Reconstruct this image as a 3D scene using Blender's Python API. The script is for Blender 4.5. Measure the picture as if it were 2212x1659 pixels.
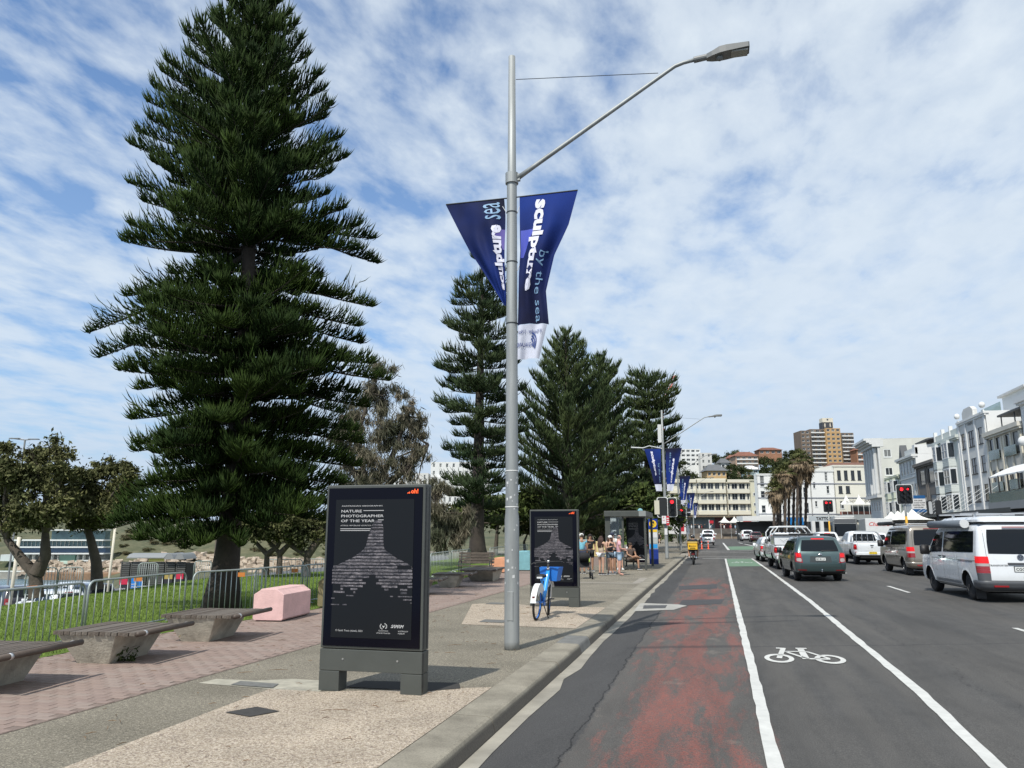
import bpy, math, random
import numpy as np
from mathutils import Vector, Matrix
PI = math.pi
rnd = random.Random(11)
nrs = np.random.default_rng(5)
S = bpy.context.scene
for o in list(bpy.data.objects):
    bpy.data.objects.remove(o)
COL = S.collection
# ---------------------------------------------------------------- camera
CAMH, FPX, PITCH, YAW = 1.70, 1661.0, math.radians(10.921), math.radians(14.389)
cam_d = bpy.data.cameras.new('camera'); cam = bpy.data.objects.new('camera', cam_d); COL.objects.link(cam)
cam.location = (0, 0, CAMH)
cam.rotation_euler = (PI/2 + PITCH, 0, YAW)
cam_d.sensor_width = 36.0; cam_d.lens = 36.0*FPX/2212.0
cam_d.clip_start = 0.1; cam_d.clip_end = 6000
S.camera = cam
# ---------------------------------------------------------------- sky, sun, exposure
SUN_EL = math.radians(53); SUN_AZ = math.radians(193.0)      # sun behind the camera, a little to the left
W = bpy.data.worlds.new('World'); S.world = W; W.use_nodes = True
nt = W.node_tree; nt.nodes.clear()
def N(nt, typ, **kw):
    n = nt.nodes.new(typ)
    for k, v in kw.items():
        if k.startswith('i_'):
            key = k[2:]; key = int(key) if key.isdigit() else key.replace('_', ' ')
            n.inputs[key].default_value = v
        else: setattr(n, k, v)
    return n
def MA(nt, op, a, b=None, c=None, clamp=False):
    n = nt.nodes.new('ShaderNodeMath'); n.operation = op; n.use_clamp = clamp
    for i, x in enumerate((a, b, c)):
        if x is None: continue
        if isinstance(x, (int, float)): n.inputs[i].default_value = x
        else: nt.links.new(x, n.inputs[i])
    return n.outputs[0]
def RAMP(nt, fac, stops, interp='LINEAR'):
    n = nt.nodes.new('ShaderNodeValToRGB'); cr = n.color_ramp; cr.interpolation = interp
    while len(cr.elements) < len(stops): cr.elements.new(0.5)
    for e, (p, c) in zip(cr.elements, stops):
        e.position = p; e.color = (c, c, c, 1) if isinstance(c, (int, float)) else (*c, 1)
    nt.links.new(fac, n.inputs[0]); return n.outputs[0]
def MIX(nt, fac, a, b, mode='MIX'):
    n = nt.nodes.new('ShaderNodeMix'); n.data_type = 'RGBA'; n.blend_type = mode
    for sock, x in ((n.inputs[0], fac), (n.inputs[6], a), (n.inputs[7], b)):
        if isinstance(x, (int, float)): sock.default_value = x
        elif isinstance(x, tuple): sock.default_value = (*x, 1)
        else: nt.links.new(x, sock)
    return n.outputs[2]
sky = N(nt, 'ShaderNodeTexSky', sky_type='NISHITA', sun_disc=False, sun_elevation=SUN_EL, sun_rotation=SUN_AZ,
        altitude=0, air_density=1.0, dust_density=1.2, ozone_density=2.0)
tc = N(nt, 'ShaderNodeTexCoord'); sp = N(nt, 'ShaderNodeSeparateXYZ'); nt.links.new(tc.outputs['Generated'], sp.inputs[0])
zz = MA(nt, 'MAXIMUM', sp.outputs[2], 0.0)
den = MA(nt, 'ADD', zz, 0.12)
cx = MA(nt, 'DIVIDE', sp.outputs[0], den); cy = MA(nt, 'DIVIDE', sp.outputs[1], den)
cb = N(nt, 'ShaderNodeCombineXYZ'); nt.links.new(cx, cb.inputs[0]); nt.links.new(cy, cb.inputs[1])
# long streets of cloud, finely broken
mp = N(nt, 'ShaderNodeMapping'); mp.inputs['Rotation'].default_value = (0, 0, math.radians(-28)); mp.inputs['Scale'].default_value = (2.1, 1.15, 1)
nt.links.new(cb.outputs[0], mp.inputs[0])
n1 = N(nt, 'ShaderNodeTexNoise', i_Scale=2.0, i_Detail=8.0, i_Roughness=0.58, i_Distortion=0.15); nt.links.new(mp.outputs[0], n1.inputs['Vector'])
mp2 = N(nt, 'ShaderNodeMapping'); mp2.inputs['Rotation'].default_value = (0, 0, math.radians(-35)); mp2.inputs['Scale'].default_value = (6.5, 4.6, 1); mp2.inputs['Location'].default_value = (3.1, 1.7, 0)
nt.links.new(cb.outputs[0], mp2.inputs[0])
n2 = N(nt, 'ShaderNodeTexNoise', i_Scale=1.3, i_Detail=5.0, i_Roughness=0.55, i_Distortion=0.2); nt.links.new(mp2.outputs[0], n2.inputs['Vector'])
n3 = N(nt, 'ShaderNodeTexNoise', i_Scale=0.45, i_Detail=2.0); nt.links.new(cb.outputs[0], n3.inputs['Vector'])
cl = MA(nt, 'ADD', MA(nt, 'MULTIPLY', n1.outputs[0], 0.60), MA(nt, 'MULTIPLY', n2.outputs[0], 0.30))
cl = MA(nt, 'ADD', cl, MA(nt, 'MULTIPLY', n3.outputs[0], 0.22))
low = MA(nt, 'MULTIPLY', MA(nt, 'SUBTRACT', 0.42, zz, clamp=True), 0.30)       # clouds close up towards the horizon
east = MA(nt, 'MULTIPLY', MA(nt, 'ADD', sp.outputs[0], 0.26), 0.15)
cl = MA(nt, 'ADD', MA(nt, 'ADD', cl, low), east)
cov = RAMP(nt, cl, [(0.45, 0.08), (0.53, 0.52), (0.61, 0.86), (0.71, 1.0)])
blue = MIX(nt, 1.0, sky.outputs[0], (0.98, 1.36, 1.66), 'MULTIPLY')
CLOUD = MIX(nt, n2.outputs[0], (6.1, 7.0, 7.9), (7.8, 8.5, 9.1))
hz = RAMP(nt, zz, [(0.0, 0.85), (0.08, 0.62), (0.22, 0.25), (0.5, 0.0)])
skc = MIX(nt, MA(nt, 'MULTIPLY', cov, 0.93), blue, CLOUD)
skc = MIX(nt, hz, skc, (4.6, 5.8, 7.5))
bg = N(nt, 'ShaderNodeBackground', i_Strength=0.10); nt.links.new(skc, bg.inputs[0])
wo = N(nt, 'ShaderNodeOutputWorld'); nt.links.new(bg.outputs[0], wo.inputs[0])
sl = bpy.data.lights.new('sun', 'SUN'); sl.energy = 4.3; sl.angle = math.radians(0.6); sl.color = (1.0, 0.955, 0.88)
sun = bpy.data.objects.new('sun', sl); COL.objects.link(sun)
sd = Vector((math.sin(SUN_AZ)*math.cos(SUN_EL), math.cos(SUN_AZ)*math.cos(SUN_EL), math.sin(SUN_EL)))
sun.rotation_euler = sd.to_track_quat('Z', 'Y').to_euler()
S.view_settings.view_transform = 'Standard'; S.view_settings.look = 'None'
S.view_settings.exposure = 0.12; S.view_settings.gamma = 1.0; S.view_settings.use_curve_mapping = False
S.render.engine = 'CYCLES'; S.cycles.max_bounces = 6; S.cycles.transparent_max_bounces = 8

# ---------------------------------------------------------------- helpers
def fwp(px, py, d):
    """world point seen at photo pixel (2212-wide frame) at horizontal camera distance d"""
    v = 829.5 - py; u = px - 1106
    f = FPX*math.cos(PITCH) - v*math.sin(PITCH); up = FPX*math.sin(PITCH) + v*math.cos(PITCH)
    t = d/f
    x = (-math.sin(YAW)*f + math.cos(YAW)*u)*t; y = (math.cos(YAW)*f + math.sin(YAW)*u)*t
    return Vector((x, y, up*t + CAMH))
def RZ(x):
    return -0.15 + 0.018*(min(x, 8.5) + 2.1) - 0.018*max(0, x - 8.5)
class MB:
    def __init__(s): s.v = []; s.f = []; s.m = []
    def add(s, vs, fs, mi=0):
        b = len(s.v); s.v += [tuple(p) for p in vs]
        s.f += [tuple(b + i for i in f) for f in fs]; s.m += [mi]*len(fs); return s
    def box(s, x0, x1, y0, y1, z0, z1, mi=0):
        v = [(x0, y0, z0), (x1, y0, z0), (x1, y1, z0), (x0, y1, z0), (x0, y0, z1), (x1, y0, z1), (x1, y1, z1), (x0, y1, z1)]
        return s.add(v, [(0, 3, 2, 1), (4, 5, 6, 7), (0, 1, 5, 4), (1, 2, 6, 5), (2, 3, 7, 6), (3, 0, 4, 7)], mi)
    def obox(s, c, size, rz=0, mi=0, rx=0, ry=0):
        M = Matrix.Rotation(rz, 3, 'Z') @ Matrix.Rotation(ry, 3, 'Y') @ Matrix.Rotation(rx, 3, 'X'); c = Vector(c)
        a, b, d = size[0]/2, size[1]/2, size[2]/2
        v = [c + M @ Vector(p) for p in [(-a, -b, -d), (a, -b, -d), (a, b, -d), (-a, b, -d), (-a, -b, d), (a, -b, d), (a, b, d), (-a, b, d)]]
        return s.add(v, [(0, 3, 2, 1), (4, 5, 6, 7), (0, 1, 5, 4), (1, 2, 6, 5), (2, 3, 7, 6), (3, 0, 4, 7)], mi)
    def prism(s, poly, fn, t0, t1, mi=0):
        n = len(poly)
        v = [fn(a, b, t0) for a, b in poly] + [fn(a, b, t1) for a, b in poly]
        fs = [tuple(range(n-1, -1, -1)), tuple(range(n, 2*n))] + [(i, (i+1) % n, n+(i+1) % n, n+i) for i in range(n)]
        return s.add(v, fs, mi)
    def tube(s, pts, r, n=8, mi=0, cap=True):
        pts = [Vector(p) for p in pts]; k = len(pts)
        rs = r if isinstance(r, (list, tuple)) else [r]*k
        vs = []; prev = None
        for i, p in enumerate(pts):
            t = (pts[min(i+1, k-1)] - pts[max(i-1, 0)]).normalized()
            if prev is None:
                a = Vector((0, 0, 1)) if abs(t.z) < 0.9 else Vector((1, 0, 0))
                u = t.cross(a).normalized()
            else: u = (prev - t*prev.dot(t)).normalized()
            prev = u; w = t.cross(u)
            for j in range(n):
                an = 2*PI*j/n; vs.append(p + (u*math.cos(an) + w*math.sin(an))*rs[i])
        fs = [(i*n+j, i*n+(j+1) % n, (i+1)*n+(j+1) % n, (i+1)*n+j) for i in range(k-1) for j in range(n)]
        if cap: fs += [tuple(range(n-1, -1, -1)), tuple(range((k-1)*n, k*n))]
        return s.add(vs, fs, mi)
    def lathe(s, prof, c=(0, 0, 0), n=16, mi=0, axis='z', cap=True):
        vs = []
        for r, h in prof:
            for j in range(n):
                a = 2*PI*j/n; p = (r*math.cos(a), r*math.sin(a), h)
                if axis == 'x': p = (p[2], p[0], p[1])
                if axis == 'y': p = (p[0], p[2], p[1])
                vs.append((p[0]+c[0], p[1]+c[1], p[2]+c[2]))
        k = len(prof)
        fs = [(i*n+j, i*n+(j+1) % n, (i+1)*n+(j+1) % n, (i+1)*n+j) for i in range(k-1) for j in range(n)]
        if cap: fs += [tuple(range(n-1, -1, -1)), tuple(range((k-1)*n, k*n))]
        return s.add(vs, fs, mi)
    def ball(s, c, r, n=10, mi=0, sx=1, sy=1, sz=1):
        pr = [(max(1e-4, math.sin(PI*i/6))*r, -math.cos(PI*i/6)*r) for i in range(7)]
        b = len(s.v); s.lathe(pr, (0, 0, 0), n, mi)
        s.v[b:] = [(p[0]*sx+c[0], p[1]*sy+c[1], p[2]*sz+c[2]) for p in s.v[b:]]; return s
    def grid(s, fn, nu, nv, mi=0):
        vs = [fn(i/nu, j/nv) for j in range(nv+1) for i in range(nu+1)]
        fs = [(j*(nu+1)+i, j*(nu+1)+i+1, (j+1)*(nu+1)+i+1, (j+1)*(nu+1)+i) for j in range(nv) for i in range(nu)]
        return s.add(vs, fs, mi)
    def move(s, M, start=0):
        s.v[start:] = [tuple(M @ Vector(p)) for p in s.v[start:]]; return s
    def mesh(s, name, mats, smooth=False):
        me = bpy.data.meshes.new(name); me.from_pydata(s.v, [], s.f)
        mats = mats if isinstance(mats, (list, tuple)) else [mats]
        for m in mats: me.materials.append(m)
        if len(mats) > 1: me.polygons.foreach_set('material_index', s.m)
        if smooth: me.polygons.foreach_set('use_smooth', [True]*len(me.polygons))
        me.update(); return me
    def build(s, name, mats, parent=None, loc=(0, 0, 0), rot=(0, 0, 0), smooth=False, bevel=0, label=None, kind=None, recalc=True):
        me = s.mesh(name, mats, smooth)
        if recalc:
            import bmesh
            bm = bmesh.new(); bm.from_mesh(me); bmesh.ops.recalc_face_normals(bm, faces=bm.faces[:])
            if bevel:
                ed = [e for e in bm.edges if len(e.link_faces) == 2 and e.calc_face_angle(0) > 0.6]
                bmesh.ops.bevel(bm, geom=ed, offset=bevel, segments=2, affect='EDGES', profile=0.6)
            bm.to_mesh(me); bm.free()
        return place(me, name, parent, loc, rot, label, kind)
def place(me, name, parent=None, loc=(0, 0, 0), rot=(0, 0, 0), label=None, kind=None):
    o = bpy.data.objects.new(name, me); COL.objects.link(o); o.location = loc; o.rotation_euler = rot
    if parent is not None: o.parent = parent
    if label: o['label'] = label
    if kind: o['kind'] = kind
    return o
def thing(name, label, cat, loc=(0, 0, 0), rz=0, group=None, kind=None):
    o = bpy.data.objects.new(name, None); COL.objects.link(o); o.empty_display_size = 0.3
    o.location = loc; o.rotation_euler = (0, 0, rz); return tag(o, label, cat, group)
def tag(o, label, cat, group=None):
    o['label'] = label; o['category'] = cat
    if group: o['group'] = group
    return o
def copy_tree(o, loc=None, rz=None, label=None, parent=None):
    c = o.copy(); COL.objects.link(c)
    if parent is not None: c.parent = parent
    if loc is not None: c.location = loc
    if rz is not None: c.rotation_euler = (0, 0, rz)
    if label: c['label'] = label
    for ch in list(o.children): copy_tree(ch, parent=c)
    return c
def np_mesh(name, V, F, mat, mi=None):
    """V (n,3) float, F (m,k) int: fast mesh"""
    me = bpy.data.meshes.new(name); n, k = F.shape
    me.vertices.add(len(V)); me.vertices.foreach_set('co', V.astype(np.float32).ravel())
    me.loops.add(n*k); me.loops.foreach_set('vertex_index', F.astype(np.int32).ravel())
    me.polygons.add(n); me.polygons.foreach_set('loop_start', np.arange(0, n*k, k, dtype=np.int32))
    try: me.polygons.foreach_set('loop_total', np.full(n, k, dtype=np.int32))
    except Exception: pass
    for m in (mat if isinstance(mat, (list, tuple)) else [mat]): me.materials.append(m)
    if mi is not None: me.polygons.foreach_set('material_index', mi.astype(np.int32))
    me.update(calc_edges=True); me.validate(); return me
_M = {}
def mat(name, col, rough=0.6, metal=0.0, var=0.0, scale=4.0, bump=0.0, bscale=None, spec=0.5, emit=None, es=0.0, coat=0.0, island=0.0, trans=0.0, var2=None, streak=False):
    if name in _M: return _M[name]
    m = bpy.data.materials.new(name); m.use_nodes = True; _M[name] = m
    nt = m.node_tree; b = nt.nodes['Principled BSDF']
    b.inputs['Base Color'].default_value = (*col, 1); b.inputs['Roughness'].default_value = rough
    b.inputs['Metallic'].default_value = metal; b.inputs['Specular IOR Level'].default_value = spec
    b.inputs['Coat Weight'].default_value = coat
    if coat: b.inputs['Coat Roughness'].default_value = 0.06
    tcn = nt.nodes.new('ShaderNodeTexCoord')
    out = None
    if var > 0:
        v = tcn.outputs['Object']
        if streak:
            mpn = N(nt, 'ShaderNodeMapping'); mpn.inputs['Scale'].default_value = (1, 1, 0.12); nt.links.new(v, mpn.inputs[0]); v = mpn.outputs[0]
        n = N(nt, 'ShaderNodeTexNoise', i_Scale=scale, i_Detail=6.0, i_Roughness=0.62); nt.links.new(v, n.inputs['Vector'])
        f = RAMP(nt, n.outputs[0], [(0.28, 0.0), (0.72, 1.0)])
        c2 = var2 if var2 else tuple(c*(1-var) for c in col)
        c1 = tuple(min(1, c*(1+var*0.55)) for c in col) if not var2 else col
        out = MIX(nt, f, c2, c1)
        rr = N(nt, 'ShaderNodeMapRange', i_3=max(0.03, rough-0.1), i_4=min(1, rough+0.1)); nt.links.new(n.outputs[0], rr.inputs[0]); nt.links.new(rr.outputs[0], b.inputs['Roughness'])
    if island > 0:
        g = N(nt, 'ShaderNodeNewGeometry')
        sc = N(nt, 'ShaderNodeMapRange', i_3=1-island, i_4=1+island); nt.links.new(g.outputs['Random Per Island'], sc.inputs[0])
        src = out if out is not None else None
        h = N(nt, 'ShaderNodeHueSaturation')
        if src is None: h.inputs['Color'].default_value = (*col, 1)
        else: nt.links.new(src, h.inputs['Color'])
        nt.links.new(sc.outputs[0], h.inputs['Value']); out = h.outputs[0]
    if out is not None: nt.links.new(out, b.inputs['Base Color'])
    if bump > 0:
        n = N(nt, 'ShaderNodeTexNoise', i_Scale=bscale or scale*6, i_Detail=5.0); nt.links.new(tcn.outputs['Object'], n.inputs['Vector'])
        bp = N(nt, 'ShaderNodeBump', i_Strength=bump, i_Distance=0.02); nt.links.new(n.outputs[0], bp.inputs['Height']); nt.links.new(bp.outputs[0], b.inputs['Normal'])
    if emit: b.inputs['Emission Color'].default_value = (*emit, 1); b.inputs['Emission Strength'].default_value = es
    if trans: b.inputs['Transmission Weight'].default_value = trans
    return m
# writing: flat letters from the built-in font, laid on any surface through fn(a, b) -> xyz
_T = {}
def glyphs(s, bold=0.0, shear=0.0):
    k = (s, bold, shear)
    if k not in _T:
        cu = bpy.data.curves.new('t', 'FONT'); cu.body = s; cu.size = 1.0; cu.offset = bold; cu.resolution_u = 2; cu.shear = shear
        cu.fill_mode = 'FRONT'
        o = bpy.data.objects.new('t', cu); COL.objects.link(o)
        me = bpy.data.meshes.new_from_object(o)
        vs = [tuple(v.co)[:2] for v in me.vertices]; fs = [tuple(p.vertices) for p in me.polygons]
        bpy.data.objects.remove(o); bpy.data.curves.remove(cu); bpy.data.meshes.remove(me)
        x0 = min(v[0] for v in vs); x1 = max(v[0] for v in vs)
        y0 = min(v[1] for v in vs); y1 = max(v[1] for v in vs)
        _T[k] = ([(v[0]-x0, v[1]-y0) for v in vs], fs, x1-x0, y1-y0)
    return _T[k]
def write(mb, s, fn, x, y, h=None, w=None, bold=0.0, mi=0, align='l', shear=0.0):
    """text s at (x, y) lower left in fn's plane, height h (of this string's own box) or width w"""
    vs, fs, tw, th = glyphs(s, bold, shear)
    kx = w/tw if w else h/th; ky = h/th if h else kx
    if not w: kx = ky
    ox = x - (tw*kx/2 if align == 'c' else tw*kx if align == 'r' else 0)
    mb.add([fn(ox + a*kx, y + b*ky) for a, b in vs], fs, mi)
# ================================================================ GROUND
def newmat(name, rough=0.85):
    m = bpy.data.materials.new(name); m.use_nodes = True; _M[name] = m; nt = m.node_tree
    b = nt.nodes['Principled BSDF']; b.inputs['Roughness'].default_value = rough
    t = nt.nodes.new('ShaderNodeTexCoord'); sp = nt.nodes.new('ShaderNodeSeparateXYZ'); nt.links.new(t.outputs['Object'], sp.inputs[0])
    return m, nt, b, t.outputs['Object'], sp.outputs
def NZ(nt, v, scale, detail=5, rough=0.6, sc=None, dist=0.0, loc=None):
    if sc or loc:
        mp = nt.nodes.new('ShaderNodeMapping'); mp.inputs['Scale'].default_value = sc or (1, 1, 1); mp.inputs['Location'].default_value = loc or (0, 0, 0)
        nt.links.new(v, mp.inputs[0]); v = mp.outputs[0]
    n = N(nt, 'ShaderNodeTexNoise', i_Scale=scale, i_Detail=detail, i_Roughness=rough, i_Distortion=dist)
    nt.links.new(v, n.inputs['Vector']); return n.outputs[0]
def BUMP(nt, b, h, strength=0.4, dist=0.01):
    n = N(nt, 'ShaderNodeBump', i_Strength=strength, i_Distance=dist); nt.links.new(h, n.inputs['Height']); nt.links.new(n.outputs[0], b.inputs['Normal'])
def BAND(nt, x, lo, hi, soft):
    """1 inside lo..hi, soft edges"""
    a = N(nt, 'ShaderNodeMapRange', i_1=lo-soft, i_2=lo+soft); nt.links.new(x, a.inputs[0])
    c = N(nt, 'ShaderNodeMapRange', i_1=hi-soft, i_2=hi+soft); nt.links.new(x, c.inputs[0])
    return MA(nt, 'MULTIPLY', a.outputs[0], MA(nt, 'SUBTRACT', 1.0, c.outputs[0]))
# ---- road
m, nt, b, V, (X, Y, Z_) = newmat('asphalt', 0.88)
fine = NZ(nt, V, 90, 2, 0.7); mid = NZ(nt, V, 2.2, 6, 0.6); strip = NZ(nt, V, 1.0, 5, 0.6, (2.6, 0.14, 1)); wob = NZ(nt, V, 0.9, 6, 0.7)
base = MIX(nt, RAMP(nt, mid, [(0.3, 0.0), (0.7, 1.0)]), (0.047, 0.046, 0.044), (0.064, 0.062, 0.059))
base = MIX(nt, RAMP(nt, strip, [(0.35, 0.0), (0.66, 1.0)]), base, (0.074, 0.070, 0.064))
base = MIX(nt, 0.75, base, MIX(nt, RAMP(nt, fine, [(0.3, 0.0), (0.7, 1.0)]), (0.032, 0.032, 0.033), (0.125, 0.122, 0.115)), 'MIX') if False else base
grain = RAMP(nt, fine, [(0.30, 0.62), (0.52, 1.0), (0.72, 1.55)])
xw = MA(nt, 'ADD', X, MA(nt, 'MULTIPLY', MA(nt, 'SUBTRACT', wob, 0.5), 0.30))
# smooth dark band beside the gutter, older paler lane beside it
near = BAND(nt, xw, -2.2, -1.28, 0.015)
base = MIX(nt, near, base, (0.050, 0.049, 0.048))
lane = BAND(nt, xw, -1.28, 0.36, 0.02)
base = MIX(nt, MA(nt, 'MULTIPLY', lane, 0.6), base, (0.083, 0.077, 0.070))
# worn red lane paint
r1 = NZ(nt, V, 1.2, 8, 0.68, (2.2, 0.34, 1), 0.3); r2 = NZ(nt, V, 10, 6, 0.8, (1, 0.45, 1)); r3 = NZ(nt, V, 38, 3, 0.8)
rr = MA(nt, 'ADD', MA(nt, 'ADD', MA(nt, 'MULTIPLY', r1, 0.72), MA(nt, 'MULTIPLY', r2, 0.22)), MA(nt, 'MULTIPLY', r3, 0.10))
cen = BAND(nt, X, -0.95, 0.15, 0.45)
rr = MA(nt, 'ADD', rr, MA(nt, 'MULTIPLY', MA(nt, 'SUBTRACT', cen, 0.5), 0.10))
red = MA(nt, 'MULTIPLY', RAMP(nt, rr, [(0.49, 0.0), (0.545, 0.6), (0.60, 1.0)]), BAND(nt, xw, -1.25, 0.46, 0.03))
red = MA(nt, 'MULTIPLY', red, BAND(nt, Y, -5, 32, 2.0))
chip = RAMP(nt, r3, [(0.40, 0.25), (0.56, 1.0)])
base = MIX(nt, MA(nt, 'MULTIPLY', MA(nt, 'MULTIPLY', red, chip), 0.80), base, (0.215, 0.068, 0.052))
wh = RAMP(nt, NZ(nt, V, 1.7, 6, 0.7, (1, 0.8, 1), 0, (9, 3, 0)), [(0.60, 0.0), (0.70, 0.28)])
base = MIX(nt, MA(nt, 'MULTIPLY', wh, lane), base, (0.26, 0.22, 0.18))
# sealed joints and cracks
def crack(cx, wob_amt, w, y0, y1, nsc=1.3, loc=(0, 0, 0)):
    wv = NZ(nt, V, nsc, 7, 0.75, None, 0, loc)
    d = MA(nt, 'ABSOLUTE', MA(nt, 'SUBTRACT', MA(nt, 'ADD', X, MA(nt, 'MULTIPLY', MA(nt, 'SUBTRACT', wv, 0.5), wob_amt)), cx))
    k = N(nt, 'ShaderNodeMapRange', i_1=w*0.5, i_2=w*1.6, i_3=1.0, i_4=0.0); nt.links.new(d, k.inputs[0])
    return MA(nt, 'MULTIPLY', k.outputs[0], BAND(nt, Y, y0, y1, 0.3))
ck = crack(-1.30, 0.30, 0.008, 4, 20)
ck2 = MA(nt, 'MULTIPLY', crack(2.9, 1.0, 0.008, 5, 40, 0.6, (4, 2, 0)), RAMP(nt, NZ(nt, V, 3, 2), [(0.42, 0.0), (0.52, 0.7)]))
ck3 = MA(nt, 'MULTIPLY', crack(3.25, 0.9, 0.007, 5, 40, 0.8, (1, 7, 0)), RAMP(nt, NZ(nt, V, 4, 2), [(0.45, 0.0), (0.55, 0.6)]))
for c in (ck, ck2, ck3): base = MIX(nt, MA(nt, 'MULTIPLY', c, 0.85), base, (0.012, 0.012, 0.012))
def joint(yc, slope, w, x0, x1, dark, amt):
    wv = NZ(nt, V, 0.8, 6, 0.7)
    d = MA(nt, 'ABSOLUTE', MA(nt, 'SUBTRACT', MA(nt, 'ADD', MA(nt, 'MULTIPLY', X, -slope), MA(nt, 'ADD', Y, MA(nt, 'MULTIPLY', MA(nt, 'SUBTRACT', wv, 0.5), 0.35))), yc))
    k = N(nt, 'ShaderNodeMapRange', i_1=w*0.5, i_2=w*1.5, i_3=1.0, i_4=0.0); nt.links.new(d, k.inputs[0])
    return MA(nt, 'MULTIPLY', MA(nt, 'MULTIPLY', k.outputs[0], BAND(nt, X, x0, x1, 0.1)), amt)
for j in (joint(16.9, 0.30, 0.10, -1.6, 1.6, 0, 0.55), joint(13.45, 0.25, 0.13, -1.4, 0.4, 0, 0.5), joint(13.35, 0.22, 0.018, 0.3, 12, 0, 0.8), joint(22.6, 0.2, 0.03, -1.3, 12, 0, 0.5)):
    base = MIX(nt, j, base, (0.022, 0.022, 0.024))
oil = RAMP(nt, NZ(nt, V, 1.0, 7, 0.72, (1.1, 0.22, 1), 0.4, (3, 8, 0)), [(0.36, 0.90), (0.50, 1.08), (0.66, 1.24)])
base = MIX(nt, 1.0, base, oil, 'MULTIPLY')
for tx_, w_, a_ in ((3.75, .35, .22), (8.1, .35, .22), (-0.35, .25, .10)): base = MIX(nt, MA(nt, 'MULTIPLY', MA(nt, 'MULTIPLY', BAND(nt, X, tx_-w_, tx_+w_, .3), a_), RAMP(nt, mid, [(0.3, 0.2), (0.7, 1.0)])), base, (0.018, 0.017, 0.017))
spots_ = RAMP(nt, NZ(nt, V, 3.1, 4, 0.7, None, 0, (7, 1, 0)), [(0.68, 0.0), (0.73, 0.5)])
base = MIX(nt, spots_, base, (0.030, 0.028, 0.027))
base = MIX(nt, 1.0, base, grain, 'MULTIPLY')
nt.links.new(base, b.inputs['Base Color']); b.inputs['Specular IOR Level'].default_value = 0.35
BUMP(nt, b, MA(nt, 'SUBTRACT', fine, MA(nt, 'MULTIPLY', ck, 2.0)), 0.45, 0.006)
asphalt = m
xs = [-2.1, 0, 3, 6, 8.5, 12, 18, 25, 40, 90]
ys = [-12, 0, 20, 60, 120, 180, 231]
mb = MB(); nx = len(xs)
mb.add([(x, y, RZ(x)) for y in ys for x in xs], [(j*nx+i, j*nx+i+1, (j+1)*nx+i+1, (j+1)*nx+i) for j in range(len(ys)-1) for i in range(nx-1)])
mb.build('road', asphalt, kind='structure', label='grey asphalt road with a worn red kerb lane and a painted bicycle lane')
# patches of newer asphalt, sheets 4 mm above the road
dark_patch = mat('dark_patch', (0.050, 0.050, 0.052), 0.9, var=0.25, scale=3, bump=0.3, bscale=80)
def sheet(name, pts, m, dz=0.004, label=None, road=True, kind='structure', z=None):
    mb = MB(); mb.add([(x, y, (RZ(x) if road else (z or 0)) + dz) for x, y in pts], [tuple(range(len(pts)))])
    o = mb.build(name, m, kind=kind, label=label, recalc=False); return o
sheet('road_patch', [(-0.95, 20.6), (0.12, 21.2), (0.22, 22.7), (-0.9, 22.3)], dark_patch, 0.004, 'dark square asphalt patch in the red lane')
sheet('road_patch', [(-1.15, 26.3), (0.05, 26.9), (0.05, 29.1), (-1.25, 28.2)], dark_patch, 0.004, 'long dark asphalt patch farther up the red lane')
conc = mat('concrete', (0.27, 0.245, 0.205), 0.9, var=0.30, scale=2.2, bump=0.35, bscale=70)
conc_pale = mat('concrete_pale', (0.34, 0.33, 0.30), 0.9, var=0.25, scale=3, bump=0.3, bscale=60)
sheet('drain_surround', [(-1.92, 19.1), (-1.0, 19.5), (-0.72, 20.6), (-0.98, 21.0), (-1.95, 21.3)], conc_pale, 0.008, 'pale concrete patch around the gutter cover')
sheet('gutter_cover', [(-1.75, 19.7), (-1.22, 19.9), (-1.22, 20.7), (-1.8, 20.6)], mat('iron', (0.07, 0.07, 0.07), 0.7, var=0.3, scale=20), 0.012, 'small dark iron cover in the pale patch by the kerb')
# ---- gutter with ragged edge and kerb in segments
r2 = random.Random(3)
mb = MB(); pts = []
yy = -10.0
L = []
while yy < 62: L.append((-1.90 + r2.uniform(-0.05, 0.06), yy)); yy += r2.uniform(0.6, 1.5)
mb.add([(-2.11, y, RZ(-2.1)+0.006) for x, y in L] + [(x, y, RZ(x)+0.006) for x, y in L], [(i, len(L)+i, len(L)+i+1, i+1) for i in range(len(L)-1)])
gut = mat('gutter_concrete', (0.29, 0.27, 0.225), 0.92, var=0.35, scale=1.8, bump=0.4, bscale=60)
mb.build('gutter', gut, kind='structure', label='pale concrete gutter with a ragged asphalt edge', recalc=False)
kerbm, nt, b, V, (X, Y, Z_) = newmat('kerb_concrete', 0.9)
k1 = NZ(nt, V, 2.0, 7, 0.65); k2 = NZ(nt, V, 60, 3, 0.7)
cc = MIX(nt, RAMP(nt, k1, [(0.3, 0.0), (0.7, 1.0)]), (0.145, 0.130, 0.100), (0.28, 0.255, 0.20))
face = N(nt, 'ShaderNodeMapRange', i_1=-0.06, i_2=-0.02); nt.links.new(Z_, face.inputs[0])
cc = MIX(nt, face.outputs[0], (0.085, 0.075, 0.062), cc)      # darker brown on the kerb face below the top edge
cc = MIX(nt, 1.0, cc, RAMP(nt, k2, [(0.3, 0.75), (0.7, 1.25)]), 'MULTIPLY')
nt.links.new(cc, b.inputs['Base Color']); BUMP(nt, b, k2, 0.35, 0.006)
kerb = MB()
prof = [(-2.47, -0.25), (-2.05, -0.25), (-2.055, -0.13), (-2.085, -0.035), (-2.10, -0.012), (-2.13, 0.0), (-2.46, 0.004)]
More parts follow.
